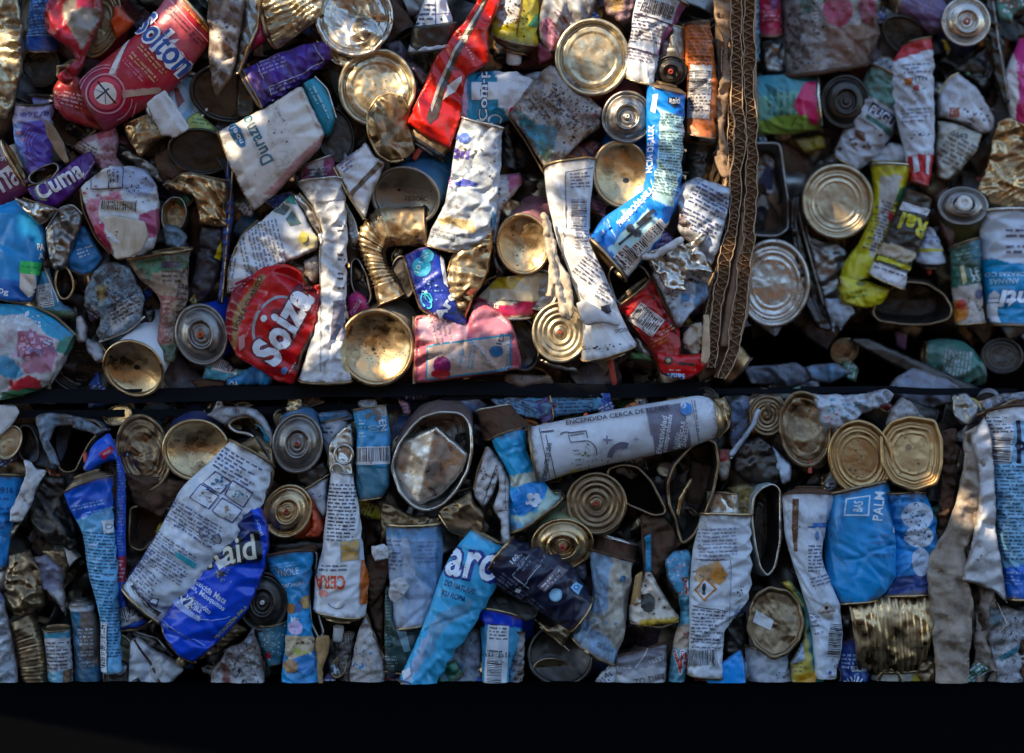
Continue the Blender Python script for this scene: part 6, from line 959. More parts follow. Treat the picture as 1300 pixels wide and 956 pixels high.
P(CC, 'shadowed brown can behind the lower right of the hazard can', [920,780,946,776,948,840,920,830], 6, d=10, m='dark', deco=[('z',936,820,10,30,'#8c8478',10,4)])
P('tin_scrap', 'clean bright blue triangular tin flap at the bottom', [894,858,940,824,946,840,948,884,904,884], 6,'#2c88cc', d=34, w=0, cr=1.5)
T(FT, 'silver grey tin end just above the hazard label can', [(898,626,940,628),(896,652,944,654)], 14,'#9c9ca4', d=16, m='tin')
P(CC, 'yellow and rust smeared can piece above the hazard can', [922,620,950,614,960,622,956,656,942,656,936,636], 8,'#9c8c34', d=14, w=3, cr=4)
O(CC, 'dark cone mouth of a white teal can right of the hazard can', [956,632,966,620,980,614,990,622,990,660,990,690,984,720,974,732,964,720,958,690,954,660], 46,'#8c9ca0', d=28, w=2, tail=(-10,0), rimm='tin', inn='dark')
Fc(FT, 'small brown and gold ringed cap near the top right of the lower bale', (974,528,22,24,0), 'ring','bronze',(-4,-10,30),'#6c5c50', d=14, cr=1) 
P(FT, 'brown tin shell around the small ringed cap', [944,512,958,502,992,500,998,516,992,548,974,560,952,556,946,536], 7, d=0, m='bronze', cr=5)
P(CC, 'blue brown can sides jammed left of the small ringed cap', [926,508,944,502,956,506,950,560,934,576,924,560], 7,'#4c6c8c', d=2, w=3, cr=5)
P('plastic_film', 'curled white film strip looping below the small ringed cap', [960,520,966,520,962,540,944,562,930,584,926,576,938,560,954,540], 2, d=30, m='film', cr=4, cat='plastic')
P(FT, 'brown concave tin side with pale violet edge below the ringed cap', [940,560,964,552,980,566,990,590,988,616,968,614,944,610,930,596,932,578], 12, d=10, m='dark', cr=4)
P(CC, 'red and cream little can nose poking up in shadow', [912,570,928,570,928,590,924,608,914,612,908,594], 8,'#9c9484', d=12, w=2, deco=[('p','#98201c',[908,566,932,566,930,586,910,586])])
P(CC, 'pale blue white can wall right of the brown concave side', [980,566,1006,590,1004,610,994,616,986,600], 8,'#9ca8b8', d=12, w=1)
Fc(FT, 'gold brown dented tin end leaning left of the torn white tube', (1022,545,31,46,8), 'plate','bronze',(16,0,50),'#9c8c8c', d=22, cr=3, w=2, dent=[(1018,530,30,-12)])
P(CC, 'torn white and teal flecked can shaped like a horn over the gold lids', [1030,500,1070,502,1100,500,1126,492,1136,500,1130,512,1108,520,1090,530,1070,540,1056,556,1046,552,1040,530], 14,'#a4acb8', d=18, w=2, cr=6, sc=18, deco=[('z',1070,515,70,26,'#4c8ca0',60,5),('z',1060,535,30,24,'#a87c7c',30,5)])
P(CC, 'pale pink grey crushed can peak above the right gold lid', [1124,540,1130,518,1144,502,1158,512,1180,536,1150,534,1130,548], 10,'#a09ca8', d=12, w=2, cr=5)
Fc(FT, 'left of two gold ribbed food lids with a dark right side', (1092,582,38,46,14), 'food','amber',(0,-10,50),'#8c7c6c', d=30, cr=.8, squash=.9, ldeco=[('z',1090,596,36,36,'#4c3820',50,3)])
Fc(FT, 'right of two gold ribbed food lids, squared off on its right side', (1156,575,39,44,0), 'food','amber',(4,10,50),'#5c5454', d=34, cr=.7, poly=[1120,556,1132,538,1156,531,1186,536,1194,560,1193,590,1186,612,1160,621,1134,612,1121,590], ldeco=[('d',1154,568,4,'#7c5c2c'),('z',1156,590,40,30,'#5c4424',16,3)])
T(AC, 'white aerosol with brown scraped stripe and flame diamond, lower right', [(994,632,1060,632),(998,680,1048,680),(1006,712,1044,712),(1016,744,1056,738),(1026,776,1066,766),(1032,820,1070,812),(1036,856,1062,856)], 20,'#bcbecb', d=34, w=1, cr=2.2, n=2.6, b=(-4,3), e=('cone','plain'), esc=(.45,1), em=('rust','tin'), nz=('redp',.08,.5,.9), deco=[('q','#5c3c24',[1006,634,1013,634,1012,700,1008,700,1005,670]),('z',1010,666,8,60,'#8c6c54',30,3),('m',1036,670,22,8,0,'#3c6cb0',6),('q','#2c74b8',[1031,664,1050,664,1050,669,1031,669]),('d',1036,680,2.6,'#5c7cac',6),('m',1036,708,22,34,0,'#343c64',4.4),('m',1042,738,26,18,14,'#4c5478',4.6),('q','#a88c94',[1048,762,1059,774,1050,786,1037,775]),('q','#b89ca4',[1048,764,1057,774,1050,783,1039,775]),('d',1048,770,2,'#201c20',3),('t','INFLAMABLE',1049,775,18,3,10,'#5c3444'),('b',1059,812,40,18,84,None,'#2c2c34'),('t','UN',1062,844,9,5,6,'#2c2c30'),('m',1036,790,10,40,14,'#5c6078',5,.6),('d',1052,852,2,'#24408c')])
T(CC, 'broad blue can with white outlined badge and vertical capitals, lower right', [(1050,630,1130,612),(1048,680,1140,690),(1050,720,1138,716),(1052,744,1138,742),(1064,764,1116,760)], 34,'#2484bc', d=26, w=1, cr=3, sc=44, deco=[('q','#b8ccd8',[1071,632,1102,628,1100,654,1068,654]),('q','#2484bc',[1073,634,1100,630,1098,652,1070,652]),('t','BAS',1086,642,13,12,84,'#c8d4dc'),('t','PALM',1112,642,36,13,84,'#c8d4dc',None,.02),('t','b',1134,672,7,8,0,'#a8b8c8'),('q','#b8b8bc',[1132,630,1136,628,1142,660,1140,668,1132,650]),('m',1116,690,30,30,0,'#1c6ca0',8,.5)])
T(CC, 'second blue can with white blotches pressed against the broad blue one', [(1122,628,1176,626),(1128,660,1190,658),(1128,720,1192,716),(1122,754,1182,752)], 28,'#2c88c8', d=20, w=1, cr=5, deco=[('d',1162,654,20,'#a8b4c4',17),('d',1164,680,18,'#b4b8c4',14),('z',1160,668,40,44,'#1c5c80',70,6),('d',1166,712,12,'#9ca4b8',18),('p','#143c7c',[1112,734,1190,724,1190,760,1112,760])])
T(FT, 'crumpled ribbed tin stained gold and brown under the two blue cans', [(1078,758,1094,850),(1104,756,1114,852),(1150,752,1158,850),(1172,752,1174,838),(1184,760,1180,820)], 26,'#888888', d=22, m='gold', cr=3.4, sc=30, ribs=(8.5,2.6,.1,.9), e=('plain','crush'), em=('bronze','bronze'))
T(CC, 'white and yellow can top at the bottom under the ribbed tin', [(1106,856,1180,852),(1106,884,1182,884)], 20,'#a8a498', d=10, w=1, e=('plain',0), em=('bronze','tin'), deco=[('p','#b4a028',[1160,850,1190,850,1190,866,1150,884])])
T(CC, 'navy blue label can with white burst and small grey box at the bottom', [(1068,816,1096,812),(1066,840,1102,838),(1060,884,1106,884)], 14,'#1c3c7c', d=20, w=1, e=(0,0), deco=[('m',1084,838,30,18,0,'#a8b4d0',5),('q','#9ca0ac',[1079,845,1102,844,1102,851,1080,852]),('t','PELIGRO',1091,848,20,4,0,'#24345c')]+[('l',1084+8*math.cos(a),872+8*math.sin(a),1084+15*math.cos(a),872+15*math.sin(a),1.8,'#b0bccc') for a in np.linspace(-2.9,-.2,9)])
Fc(FT, 'beige flattened tin disc with a scrap of white tape', (984,790,35,43,-14), 'plain','bronze',(0,20,30),'#8c8c8c', d=34, cr=2.5, poly=[953,772,962,756,978,747,1000,752,1014,768,1019,788,1012,812,998,828,980,834,960,820,950,800], ldeco=[('q','#b8b8b4',[961,775,983,788,978,800,956,790]),('d',1004,786,3,'#7c6c50')])
T(CC, 'grey white speckled can foot under the beige disc', [(946,822,1000,830),(948,850,1006,850),(950,884,1010,884)], 20,'#9c9cac', d=20, w=2, e=('plain',0), deco=[('z',990,856,20,10,'#3c4c5c',20,4)])
P(CC, 'yellow and teal striped can slanting behind the flame diamond aerosol', [990,740,1004,736,1020,756,1034,800,1044,850,1046,884,1004,884,1004,840,1020,810,1020,780,1008,758], 12,'#b8a44c', d=22, w=1, deco=[('p','#1c7c78',[1018,764,1028,770,1048,884,1036,884]),('p','#2c6c4c',[1000,734,1014,740,1024,764,1018,766]),('q','#9ca8b8',[1000,830,1018,812,1020,836,1004,842]),('q','#c08c20',[1010,856,1034,850,1036,880,1014,884]),('t','POR',1004,758,22,8,-60,'#6c5c20'),('m',1012,846,20,16,0,'#6c6c4c',5)])
# ---- right edge of the lower bale
P('cardboard_scrap', 'rotten frayed brown board standing beside the right gold lid', [1194,546,1214,544,1218,572,1214,610,1210,660,1190,700,1186,680,1192,620], 8, d=10, m='rust', cr=5, cat='cardboard', sc=10, rag=1.5)
P('sack', 'long dirty cloth sack strip with blue stripe falling down the right side', [1224,550,1250,536,1250,620,1240,670,1224,700,1230,744,1234,800,1226,884,1190,884,1184,820,1180,770,1174,726,1180,704,1200,676,1212,640,1220,600], 13, d=30, m='fabric', cr=6, cat='sack', sc=24, folds=[(1238,700,1226,880,9,7),(1206,690,1196,880,-8,7),(1246,560,1226,690,8,6),(1190,720,1240,740,6,6),(1232,560,1216,660,8,10),(1196,720,1212,800,7,12),(1216,700,1222,860,-6,10)], deco=[('l',1184,772,1200,796,3,'#2c6c8c'),('l',1200,796,1220,840,2.6,'#2c6c8c'),('l',1184,786,1204,812,1.2,'#3c7c78'),('l',1204,812,1216,840,1.2,'#3c7c78'),('z',1190,716,30,20,'#c0b8b0',40,4),('l',1212,738,1222,728,2,'#2c6c9c'),('l',1212,738,1224,752,1.6,'#2c6c9c')])
P('sack', 'crumpled brown sack cloth bunched at the bottom beside the striped one', [1236,706,1256,726,1264,760,1268,820,1276,884,1232,884,1236,820,1240,760], 10, d=16, m='fabric', cr=9, cat='sack', sc=16)
P(FT, 'dull grey twisted tin above the sack at the right', [1206,500,1226,498,1248,520,1244,538,1220,540,1208,526], 9, d=12, m='steel', cr=6)
P('tin_scrap', 'white enamel like twisted tin sheet with a sunlit left face, right edge', [1232,556,1250,530,1258,550,1262,600,1266,680,1276,740,1279,766,1262,750,1242,742,1220,734,1230,700,1240,650,1242,600], 10,'#b8b4b4', d=40, w=1, cr=3, cat='scrap', folds=[(1250,620,1230,730,9,14)], deco=[('z',1246,700,20,50,'#6c645c',24,3)])
P(CC, 'rusty brown tin wall below the twisted white sheet', [1238,746,1252,756,1262,800,1272,884,1256,884,1244,820], 7, d=14, m='rust', cr=5)
T(CC, 'light blue detergent can with barcode and dense print at the right edge', [(1254,526,1330,520),(1258,580,1330,580),(1264,660,1330,660),(1272,712,1330,712),(1278,756,1340,748)], 34,'#7cacc8', d=34, w=0, cr=1.6, b=(-6,4), em=('rust','gold'), deco=[('p','#bcc4cc',[1250,500,1340,500,1340,532,1250,536]),('p','#2460b8',[1268,720,1340,714,1340,770,1270,770]),('q','#b8bcc4',[1253,528,1284,525,1281,588,1260,590]),('m',1268,540,28,22,2,'#24243c',4.4),('b',1271,572,34,22,88,None,'#2c2c3c'),('q','#20243c',[1286,534,1291,534,1292,588,1287,588]),('o',1291,566,6,3,'#20243c'),('m',1286,650,44,120,1,'#24405c',4.6),('m',1290,732,24,18,0,'#7c9cd0',4.6)])
T(CC, 'rust brown collar above the light blue detergent can', [(1238,530,1300,504),(1250,534,1310,516)], 12,'#5c3c28', d=20, m='rust')
P(CC, 'torn white and blue label over the rusty collar, top right of lower bale', [1240,510,1262,502,1304,496,1304,508,1270,514,1252,524], 6,'#94a8bc', d=22, w=3, cr=6)
P(CC, 'salt white speckled can with teal dash in the bottom right corner', [1252,762,1262,772,1276,770,1304,780,1304,884,1268,884,1258,830,1252,800], 16,'#a4a4b0', d=20, w=3, cr=5, deco=[('p','#3c8ca4',[1250,760,1272,768,1266,794,1254,790]),('q','#2c8ca4',[1266,832,1290,816,1292,822,1270,838]),('z',1276,820,50,90,'#24242c',120,3)], rim=('steel',[1262,764,1276,790,1268,800],1.6))
P(FT, 'rusty can edge in the corner right of the salt white can', [1292,808,1304,800,1304,884,1296,860], 8, d=30, m='rust')
# ---- bottom left
P('tin_scrap', 'rust freckled silver tin folded like a bag, lower left', [10,704,36,698,50,720,58,744,58,766,40,780,20,784,10,770,8,740], 16, d=20, m='bronze', cr=8, sc=20, folds=[(36,700,56,760,-8,9)], deco=[('p','#a8b4bc',[14,720,30,730,52,760,30,766])])
P(CC, 'violet silver crumpled can touching the bag like tin', [38,708,60,706,76,722,82,752,84,786,74,770,62,752,50,740], 12,'#6c6c84', d=18, w=2, cr=8, sc=16, deco=[('p','#9c8c9c',[60,752,82,748,84,790,66,770])])
P(FT, 'gold glinting dark tin strips beside the violet silver can', [54,700,84,696,88,720,82,744,70,722], 7, d=10, m='bronze', cr=6, ribs=(4,1,-50,50,690,90,750))
P(CC, 'white crushed can leaning in the bottom left corner', [-8,740,4,756,14,800,22,850,26,884,-8,884], 14,'#a4a4b8', d=26, w=2, cr=5, deco=[('p','#2c5ca0',[-8,736,4,740,6,760,-8,764])])
T(FT, 'ribbed gold brown tin curving upright near the bottom left', [(12,794,40,780),(20,820,54,812),(26,850,60,846),(28,884,62,884)], 18,'#888888', d=20, m='bronze', cr=4, ribs=(5,1.6,.1,1), e=('crush',0))
T(CC, 'small white can with teal band and rows of print at the bottom left', [(54,800,88,798),(58,840,92,838),(62,884,94,884)], 16,'#b0acb0', d=24, w=1, cr=1.5, b=(3,0), e=('plain',0), em=('bronze','tin'), deco=[('p','#3c8ca4',[50,804,94,802,94,809,50,811]),('m',74,832,26,38,1,'#4c4450',4.6),('p','#6c9cac',[60,852,94,850,94,884,60,884]),('q','#5c3c1c',[82,850,93,848,92,880,81,880])])
T(CC, 'dark teal can with torn brown patch beside the small banded can', [(86,768,120,766),(92,800,126,800),(94,884,130,884)], 18,'#1c6484', d=18, w=2, b=(2,0), e=('cone',0), esc=(.5,1), em=('steel','tin'), deco=[('p','#b4b4bc',[84,764,124,762,124,774,84,776]),('p','#6c5c50',[104,776,128,772,130,846,104,832])])
Fc(CC, 'white lid edge behind the foot of the blue aerosol', (150,834,20,28,0), 'plain','cream',(-6,0,30),'#2c4c6c', d=6)
P(CC, 'white can with black oval mark bent near the bottom left', [166,812,176,808,200,826,220,836,234,850,200,884,160,884,164,850], 14,'#b0b0b8', d=18, w=1, cr=4, folds=[(172,812,206,860,-6,8)], deco=[('q','#181820',[168,864,178,858,180,864,172,870]),('q','#8c8c8c',[190,842,204,836,210,850,202,864,194,858])], rim=('rust',[172,812,190,838,206,866],1.6))
P(FT, 'black folded tin above the bent white can', [160,796,186,800,214,820,226,838,196,826,168,810], 8, d=10, m='dark', rim=('steel',[166,800,200,810,220,832],1.6))
T(FT, 'long dull gold tin under the royal blue insect spray', [(222,838,230,850),(260,806,276,830),(300,790,316,800)], 10,'#888888', d=18, m='gold', cr=4, e=('crush','crush'))
P(CC, 'wrinkled white printed can with red stain at the bottom', [276,842,290,820,308,812,324,794,328,820,334,850,342,884,262,884,268,860], 15,'#a8a4a8', d=24, w=3, cr=7, sc=16, deco=[('z',306,850,60,50,'#34303c',90,5),('p','#6c2c30',[278,836,290,838,300,884,292,884]),('p','#8ca4bc',[308,814,324,796,324,812,310,824])])
Fc(AC, 'dark aerosol dome with grey stem, centre left near the bottom', (334,764,30,36,0), 'valve','dark',(0,20,40),'#24343c', d=24, nz=('wplastic',.1,.25,.2), cr=.8, squash=.8)
T(CC, 'teal spotted can below the dark aerosol dome', [(324,792,366,786),(328,820,364,816),(340,846,358,842)], 18,'#2c6474', d=20, w=1, b=(6,0), e=('plain',0), em=('bronze','tin'), deco=[('z',344,812,40,44,'#9cb8bc',140,2.6),('q','#a81c2c',[338,828,344,826,345,834,339,836])])
P(FT, 'thin looping tin edge under the teal spotted can', [324,820,332,830,342,846,344,856,338,862,330,850], 4, d=10, m='steel', rim=('gold',[326,824,342,848,338,860],1.2))
T(CC, 'bright blue can with cartoon shapes squeezed like an hourglass, bottom left', [(336,712,398,704),(344,728,396,726),(362,752,392,752),(364,790,396,790),(362,820,400,820),(358,850,406,850),(356,884,408,884)], 20,'#2c90c8', d=30, w=1, cr=2.6, b=(-6,0), e=('plain',0), em=('rust','tin'), deco=[('t','YNOLE',366,726,28,9,8,'#b8c4d8'),('t','CHICAROIN',372,742,28,5,8,'#c8d0dc'),('m',360,718,30,8,10,'#7cb4d8',4),('d',370,772,5,'#a8703c',7),('d',388,764,6,'#b08c50',8),('d',380,770,5,'#2c4c7c',7),('d',376,796,9,'#b4a4c8',9),('t','ME',376,786,10,6,0,'#c8ccd8'),('q','#b8a484',[364,806,400,806,400,846,380,850,364,830]),('d',370,822,6,'#c8b490',5),('d',378,826,4,'#b4bc50',5),('d',388,830,7,'#c4b870',6),('q','#2880c0',[372,836,400,824,402,846,388,856,376,848]),('d',370,844,9,'#a87c4c',8),('m',380,862,40,10,4,'#b0c8d8',7),('z',388,812,26,8,'#5c2c1c',20,4)])
P('wood_splinter', 'upright frayed wooden splinter right of the hourglass blue can', [401,808,417,806,418,820,410,850,412,884,404,884,404,840,400,822], 4, d=36, m='wood', cr=3, cat='wood', rag=1.2)
O(FT, 'thin curved dark can mouth between hourglass can and wax aerosol', [392,706,402,700,400,730,400,760,408,790,412,806,404,810,396,790,392,750], 26,'#4c5c68', d=18, w=2, rimr=1.6, rimm='tin')
P(FT, 'dark strips of tin right of the wooden splinter', [416,810,426,806,430,850,428,884,416,884,414,850], 5, d=8, m='dark', cr=4)
P(FT, 'dark wall of tin behind the dome and cartoon can', [340,690,392,684,420,690,400,706,342,712], 5, d=2, m='dark', cr=3)
P(FT, 'small silver and violet folded tin beneath the navy print strips, lower left', [356,698,400,690,404,700,360,708], 4, d=12, m='rust', cr=3)
# ================================================================ SETTING
def slab(name, x0, x1, y0, y1, z, m, kind='structure'):
    me = bpy.data.meshes.new(name); n = 40
    V = [(x0 + (x1 - x0) * i / n, y0 + (y1 - y0) * j / n, z) for j in range(n + 1) for i in range(n + 1)]
    F = [(j*(n+1)+i, j*(n+1)+i+1, (j+1)*(n+1)+i+1, (j+1)*(n+1)+i) for j in range(n) for i in range(n)]
    me.from_pydata(V, [], F); me.materials.append(m); o = bpy.data.objects.new(name, me); scene.collection.objects.link(o); o['kind'] = kind; return o
M['dirt'] = plain_mat('dry_yard_dirt', '#5c4430', .95, '#70563c', 8, .1, .004)
M['mat'] = plain_mat('black_rubber_mat', '#050506', .98, '#09090a', 90, .0, .002)
slab('ground', -60, 60, -60, 60, -.02, M['dirt'])
slab('floor', -1.6, 1.6, -.85, .9, 0.0, M['mat'])
# compressed scrap deep inside each bale, which nobody could count: one mass per bale
def core(name, x0, x1, y0, y1, d0, dep, seed, dens):
    rng = random.Random(seed); mb = MB(); ms = ['dark', 'rust', 'bronze', 'dark', 'label3', 'label2', 'dark', 'steel']
    for _ in range(int((x1 - x0) * (y1 - y0) / dens)):
        x, y, d = rng.uniform(x0, x1), rng.uniform(y0, y1), d0 + 2 - rng.uniform(0, 44); a = rng.uniform(0, 180); L = rng.uniform(34, 76); r0 = rng.uniform(13, 27); f = rng.uniform(.25, .7)
        t = np.linspace(0, 2 * np.pi, 20, endpoint=False); ks = np.linspace(-.5, .5, 12); el = rng.uniform(-.6, .6)
        ax = np.array([math.cos(math.radians(a)) * math.cos(el), math.sin(math.radians(a)) * math.cos(el), math.sin(el)]); u = np.cross(ax, [0, 0, 1.]); u /= np.linalg.norm(u); v = np.cross(ax, u)
        R = np.stack([np.array([x, y, d]) + ax * L * k + r0 * (np.outer(np.cos(t), u) + f * np.outer(np.sin(t), v)) for k in ks])
        R = crumple(R.reshape(-1, 3), 6, rng.randint(0, 9999), 22).reshape(R.shape); m = rng.choice(ms)
        loft(mb, R, lin(rng.choice(['#2c5c74', '#5c5c68', '#6c242c', '#74746c', '#24406c', '#6c5c40', '#706c74', '#442c50'])), m)  # palette kept dark so the colour carries the shade of the gaps
        loft(mb, cap_rings(R[-1], ax, r0, PROF['plain']), lin('#555555'), 'dark', cap=True)
    V = np.array([(x0, y0), (x1, y0), (x1, y1), (x0, y1)], float); B = []
    for (zz) in (d0 - 40, d0 - 40 - dep): B.append(np.hstack([V, np.full((4, 1), zz)]))
    mb.add(np.vstack(B), [[0, 1, 2, 3], [4, 5, 6, 7], [0, 1, 5, 4], [1, 2, 6, 5], [2, 3, 7, 6], [3, 0, 4, 7]], lin('#15110e'), 'void')  # near-black box added as the shade behind the filler scrap
    o = mb.build(name, None, (650, 478, 0)); o.location = (0, 0, ZC); o['kind'] = 'stuff'
    return o
for lab, a in (('dark compressed scrap deep between the cans of the upper left bale', (-60, 925, -60, 486, -30, 320, 1, 620)),
               ('dark compressed scrap deep between the cans of the upper right bale', (940, 1420, -60, 408, R_ - 26, 240, 2, 620)),
               ('dark compressed scrap deep between the cans of the lower bale', (-60, 1380, 528, 866, -30, 320, 3, 620))):
    o = core('compressed_scrap', *a); o['label'] = lab; o['category'] = 'scrap'
# dark panel added behind the stack as shade in the gap between bales
me = MB(); me.add([(-300, -200, -400), (1600, -200, -400), (1600, 880, -400), (-300, 880, -400), (-300, -200, -420), (1600, -200, -420), (1600, 880, -420), (-300, 880, -420)], [[0, 1, 2, 3], [4, 5, 6, 7], [0, 1, 5, 4], [1, 2, 6, 5], [2, 3, 7, 6], [3, 0, 4, 7]], lin('#15110e'), 'void')
o = me.build('shade_backing', None, (650, 478, 0)); o.location = (0, 0, ZC); o['kind'] = 'structure'
# black strap / film lying in the gap
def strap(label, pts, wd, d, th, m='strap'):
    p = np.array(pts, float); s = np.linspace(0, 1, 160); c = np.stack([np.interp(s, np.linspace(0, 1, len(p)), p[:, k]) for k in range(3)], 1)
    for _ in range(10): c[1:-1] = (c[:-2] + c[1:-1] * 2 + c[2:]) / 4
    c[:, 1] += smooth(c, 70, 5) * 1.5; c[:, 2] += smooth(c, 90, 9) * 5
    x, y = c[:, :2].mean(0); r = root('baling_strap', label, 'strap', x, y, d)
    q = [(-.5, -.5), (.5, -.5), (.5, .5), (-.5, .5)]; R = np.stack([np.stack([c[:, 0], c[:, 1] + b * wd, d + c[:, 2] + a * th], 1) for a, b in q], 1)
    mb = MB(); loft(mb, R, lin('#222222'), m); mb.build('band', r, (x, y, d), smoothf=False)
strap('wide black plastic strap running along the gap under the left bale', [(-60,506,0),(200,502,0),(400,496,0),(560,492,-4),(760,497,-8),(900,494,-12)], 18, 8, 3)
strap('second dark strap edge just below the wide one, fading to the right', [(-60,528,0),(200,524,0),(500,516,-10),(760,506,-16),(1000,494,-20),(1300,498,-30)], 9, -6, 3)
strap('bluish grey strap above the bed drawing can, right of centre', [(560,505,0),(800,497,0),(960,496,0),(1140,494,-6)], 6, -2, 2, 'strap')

# small bits wedged between the cans, alike enough that nothing tells one from the next
def bits():
    rng = random.Random(77)
    kinds = [('tin_scrap', 'small crumpled bare tin scrap wedged in a gap between cans', 'scrap', ['steel', 'bronze', 'dark', 'cream', 'gold', 'rust']),
             ('label_scrap', 'small printed can fragment wedged in a gap between cans', 'scrap', None),
             ('tin_end', 'small loose tin end lying half hidden in a gap between cans', 'tin end', ['bronze', 'dark', 'gold', 'steel'])]
    for reg, n, dd in (((10, 920, 5, 482), 95, 0), ((960, 1295, 5, 400), 42, R_), ((5, 1295, 525, 855), 115, 0), ((700, 1290, 440, 500), 12, -92), ((0, 1290, 508, 528), 26, 2), ((0, 900, 486, 530), 16, -22), ((0, 1295, 846, 868), 44, 26)):
        for _ in range(n):
            x, y = rng.uniform(*reg[:2]), rng.uniform(*reg[2:]); k = rng.choice([0, 0, 1, 1, 1, 2]); nm, lab, cat, ms = kinds[k]; g = 'small scraps wedged between the cans'; r = rng.uniform(11, 23)
            if k == 2:
                o = Fc(nm, lab, (x, y, r, r * rng.uniform(.5, .95), rng.uniform(0, 180)), rng.choice(['plain', 'food', 'dish']), rng.choice(ms), (rng.uniform(-8, 8), rng.uniform(-8, 8), 12), '#5c5c60', d=dd - rng.uniform(0, 14), w=2, cat=cat)
            else:
                a0 = rng.uniform(0, 6.3); m = rng.randint(4, 6); el = rng.uniform(.35, .8); an = rng.uniform(0, 3.1); poly = []
                for i in range(m):
                    t = a0 + i / m * 6.283; rr = r * rng.uniform(.75, 1.35); px, py = rr * math.cos(t), rr * el * math.sin(t)
                    poly += [x + px * math.cos(an) - py * math.sin(an), y + px * math.sin(an) + py * math.cos(an)]
                col = rng.choice(['#2c84bc', '#b4b4c0', '#b4b4c0', '#a02c38', '#1c4c9c', '#c4b43c', '#3c7c60', '#b87c90', '#c8c4c0', '#4c3c7c', '#b8602c'])
                kw = dict(m=rng.choice(ms)) if ms else dict(w=rng.choice([1, 2]))
                rp = poly[:6] if rng.random() < .6 else None
                o = P(nm, lab, poly, rng.uniform(3, 8), col, d=dd - rng.uniform(0, 18), cr=5, sc=12, edge=5, cat=cat, rim=(rng.choice(['bronze', 'steel', 'gold']), rp, 1.2) if rp else None, deco=[('m', x, y, r * 1.2, r * .8, rng.uniform(0, 180), '#24243c' if col > '#9' else '#c0c4d0', 4.5)] if k == 1 and rng.random() < .6 else (), **kw)
            if o: o['group'] = g
bits()

# added wall behind the camera, put in to keep low sky off the bales
def sky_blocker():
    w_, h_, y0 = 9.0, 2.0, -6.0; mb = bpy.data.meshes.new('sky_blocker'); V = []; F = []
    def box(x0, x1, ya, yb, z0, z1):
        b = len(V); V.extend([(x, y, z) for z in (z0, z1) for x, y in ((x0, ya), (x1, ya), (x1, yb), (x0, yb))])
        F.extend([tuple(b + i for i in f) for f in ((0, 3, 2, 1), (4, 5, 6, 7), (0, 1, 5, 4), (1, 2, 6, 5), (2, 3, 7, 6), (3, 0, 4, 7))])
    box(-w_, w_, -.2, 0, 0, h_); box(-w_ - .03, w_ + .03, -.24, .04, h_ + .002, h_ + .09)
    for i in range(7): x = -w_ + .3 + i * (2 * w_ - .6) / 6; box(x - .15, x + .15, .003, .1, 0, h_ - .003)
    mb.from_pydata(V, [], F); mb.materials.append(plain_mat('brown_sky_blocker', '#5c4a3a', .9, '#7a6652', 3)); o = bpy.data.objects.new('sky_blocker', mb); scene.collection.objects.link(o); o.location = (0, y0, -.02)
    o['label'] = 'added unseen brown wall with piers, blocking low sky from the bales'; o['category'] = 'light blocker'
sky_blocker()
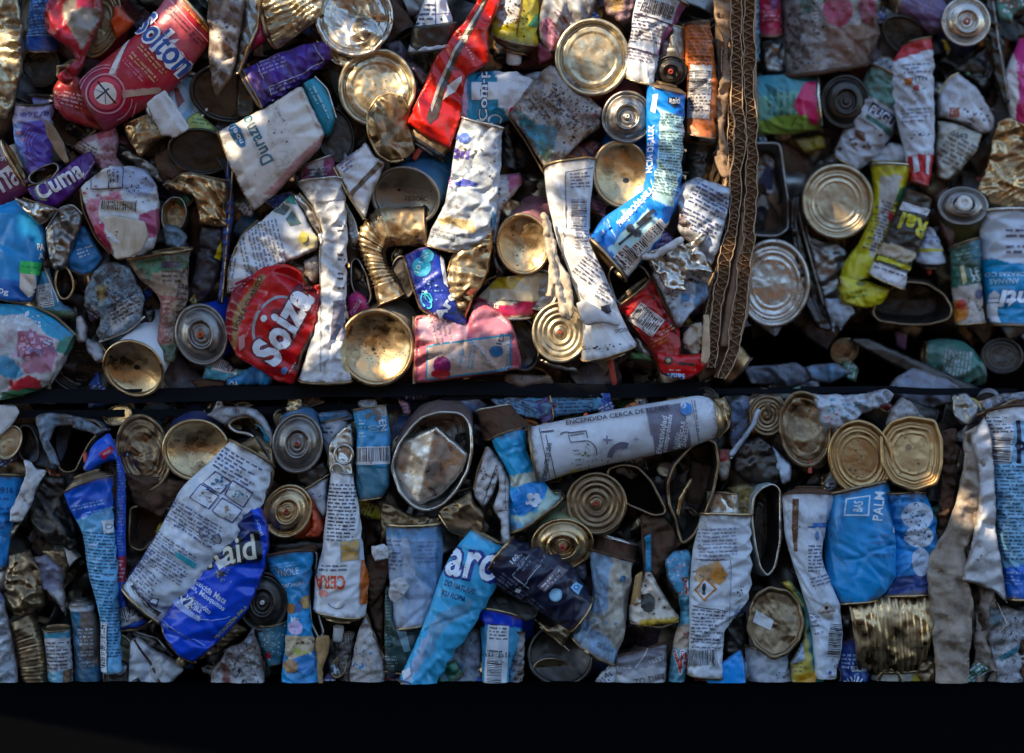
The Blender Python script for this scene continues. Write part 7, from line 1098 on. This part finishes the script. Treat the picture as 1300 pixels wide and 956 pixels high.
# ---- added unseen canopy out of frame, between the sun and the bales: holes shaped to throw the sun patches
def sun_mask():
    h = 1.5; n = sun_dir.copy(); u = n.cross(Vector((0, 0, 1))).normalized(); v = u.cross(n).normalized()
    def up(x, y, d=20): return world(x, y, d) + n * h
    c = up(560, 250); holes = HOLES
    rng = random.Random(4); g = .007; W, H = .86, 0.62
    ns = int(2 * W / g); nr = int(2 * H / g)
    X, Y = np.meshgrid((np.arange(ns) + .5) * g - W, (np.arange(nr) + .5) * g - H)
    P3 = np.stack([X.ravel(), Y.ravel(), X.ravel() * 0], 1)
    wob = np.stack([smooth(P3, .06, 3), smooth(P3, .06, 4)], 1) * .010 + np.stack([smooth(P3, .02, 5), smooth(P3, .02, 6)], 1) * .003
    keep = np.ones(X.size, bool)
    for (x, y, rx, ry, ang) in holes:
        if 440 < x < 900: rx *= 1.35; ry *= 1.4
        p = up(x, y) - c; a, b = p.dot(u), p.dot(v)
        q = up(x + math.cos(math.radians(ang)) * 10, y - math.sin(math.radians(ang)) * 10) - up(x, y); th = math.atan2(q.dot(v), q.dot(u))
        k1 = q.length / 10; q2 = up(x + math.sin(math.radians(ang)) * 10, y + math.cos(math.radians(ang)) * 10) - up(x, y); k2 = abs(-q2.dot(u) * math.sin(th) + q2.dot(v) * math.cos(th)) / 10
        dx, dy = X.ravel() + wob[:, 0] - a, Y.ravel() + wob[:, 1] - b; s, t = dx * math.cos(th) + dy * math.sin(th), -dx * math.sin(th) + dy * math.cos(th)
        keep &= (s / (rx * k1)) ** 2 + (t / (ry * k2)) ** 2 > 1
    K = keep.reshape(nr, ns); vid = {}; V = []; F = []
    def vi(i, j):
        if (i, j) not in vid:
            vid[i, j] = len(V); V.append(tuple(c + u * (j * g - W) + v * (i * g - H)))
        return vid[i, j]
    for i in range(nr):
        row = K[i]
        for j in range(ns):
            if row[j]: F.append((vi(i, j), vi(i, j + 1), vi(i + 1, j + 1), vi(i + 1, j)))
    me = bpy.data.meshes.new('sun_mask_sheet'); o0 = c; me.from_pydata([tuple(Vector(p) - o0) for p in V], [], F)
    me.materials.append(plain_mat('dark_sun_mask', '#3a3c34', .9, '#4a4a40', 20)); o = bpy.data.objects.new('sun_mask_sheet', me); scene.collection.objects.link(o); o.location = o0
    md = o.modifiers.new('thick', 'SOLIDIFY'); md.thickness = .003
    o['label'] = 'added unseen dark sheet with holes shaped to throw sun patches on the bales'; o['category'] = 'shade cloth'
HOLES = [(18,70,14,60,-80),(90,14,26,10,40),(70,300,10,14,20),(236,30,8,34,-60),(272,60,9,48,86),(330,10,50,14,-20),(420,24,22,30,30),(455,52,22,16,-50),(478,100,30,24,20),
 (316,165,14,34,-70),(345,186,8,30,-65),(330,235,16,10,-50),(500,140,16,34,60),(548,140,9,40,72),(600,60,6,40,60),(650,10,60,10,0),(655,22,20,20,30),(742,14,12,34,70),(760,60,36,30,0),(822,40,20,50,70),
 (410,300,24,14,80),(424,360,10,50,88),(478,330,34,16,-60),(500,300,30,12,10),(478,445,36,24,0),(420,470,26,8,0),(560,190,10,60,80),(600,230,34,40,60),(570,300,34,22,-20),(600,345,40,18,60),(660,300,34,26,50),
 (560,396,46,12,5),(630,395,30,12,-30),(700,230,12,44,84),(708,300,14,60,80),(740,370,40,30,-60),(765,430,44,14,0),(720,450,30,14,0),(700,410,18,22,0),(790,240,26,20,30),(810,290,44,16,46),(855,170,22,60,86),(870,290,40,20,-40),(835,320,46,12,10),(884,130,12,44,90),(898,100,6,80,90),(918,20,8,30,80),(655,430,26,18,0),(582,440,40,8,2),
 (1242,670,10,60,72),(1256,520,6,6,0),(1284,590,4,18,80)]
sun_mask()
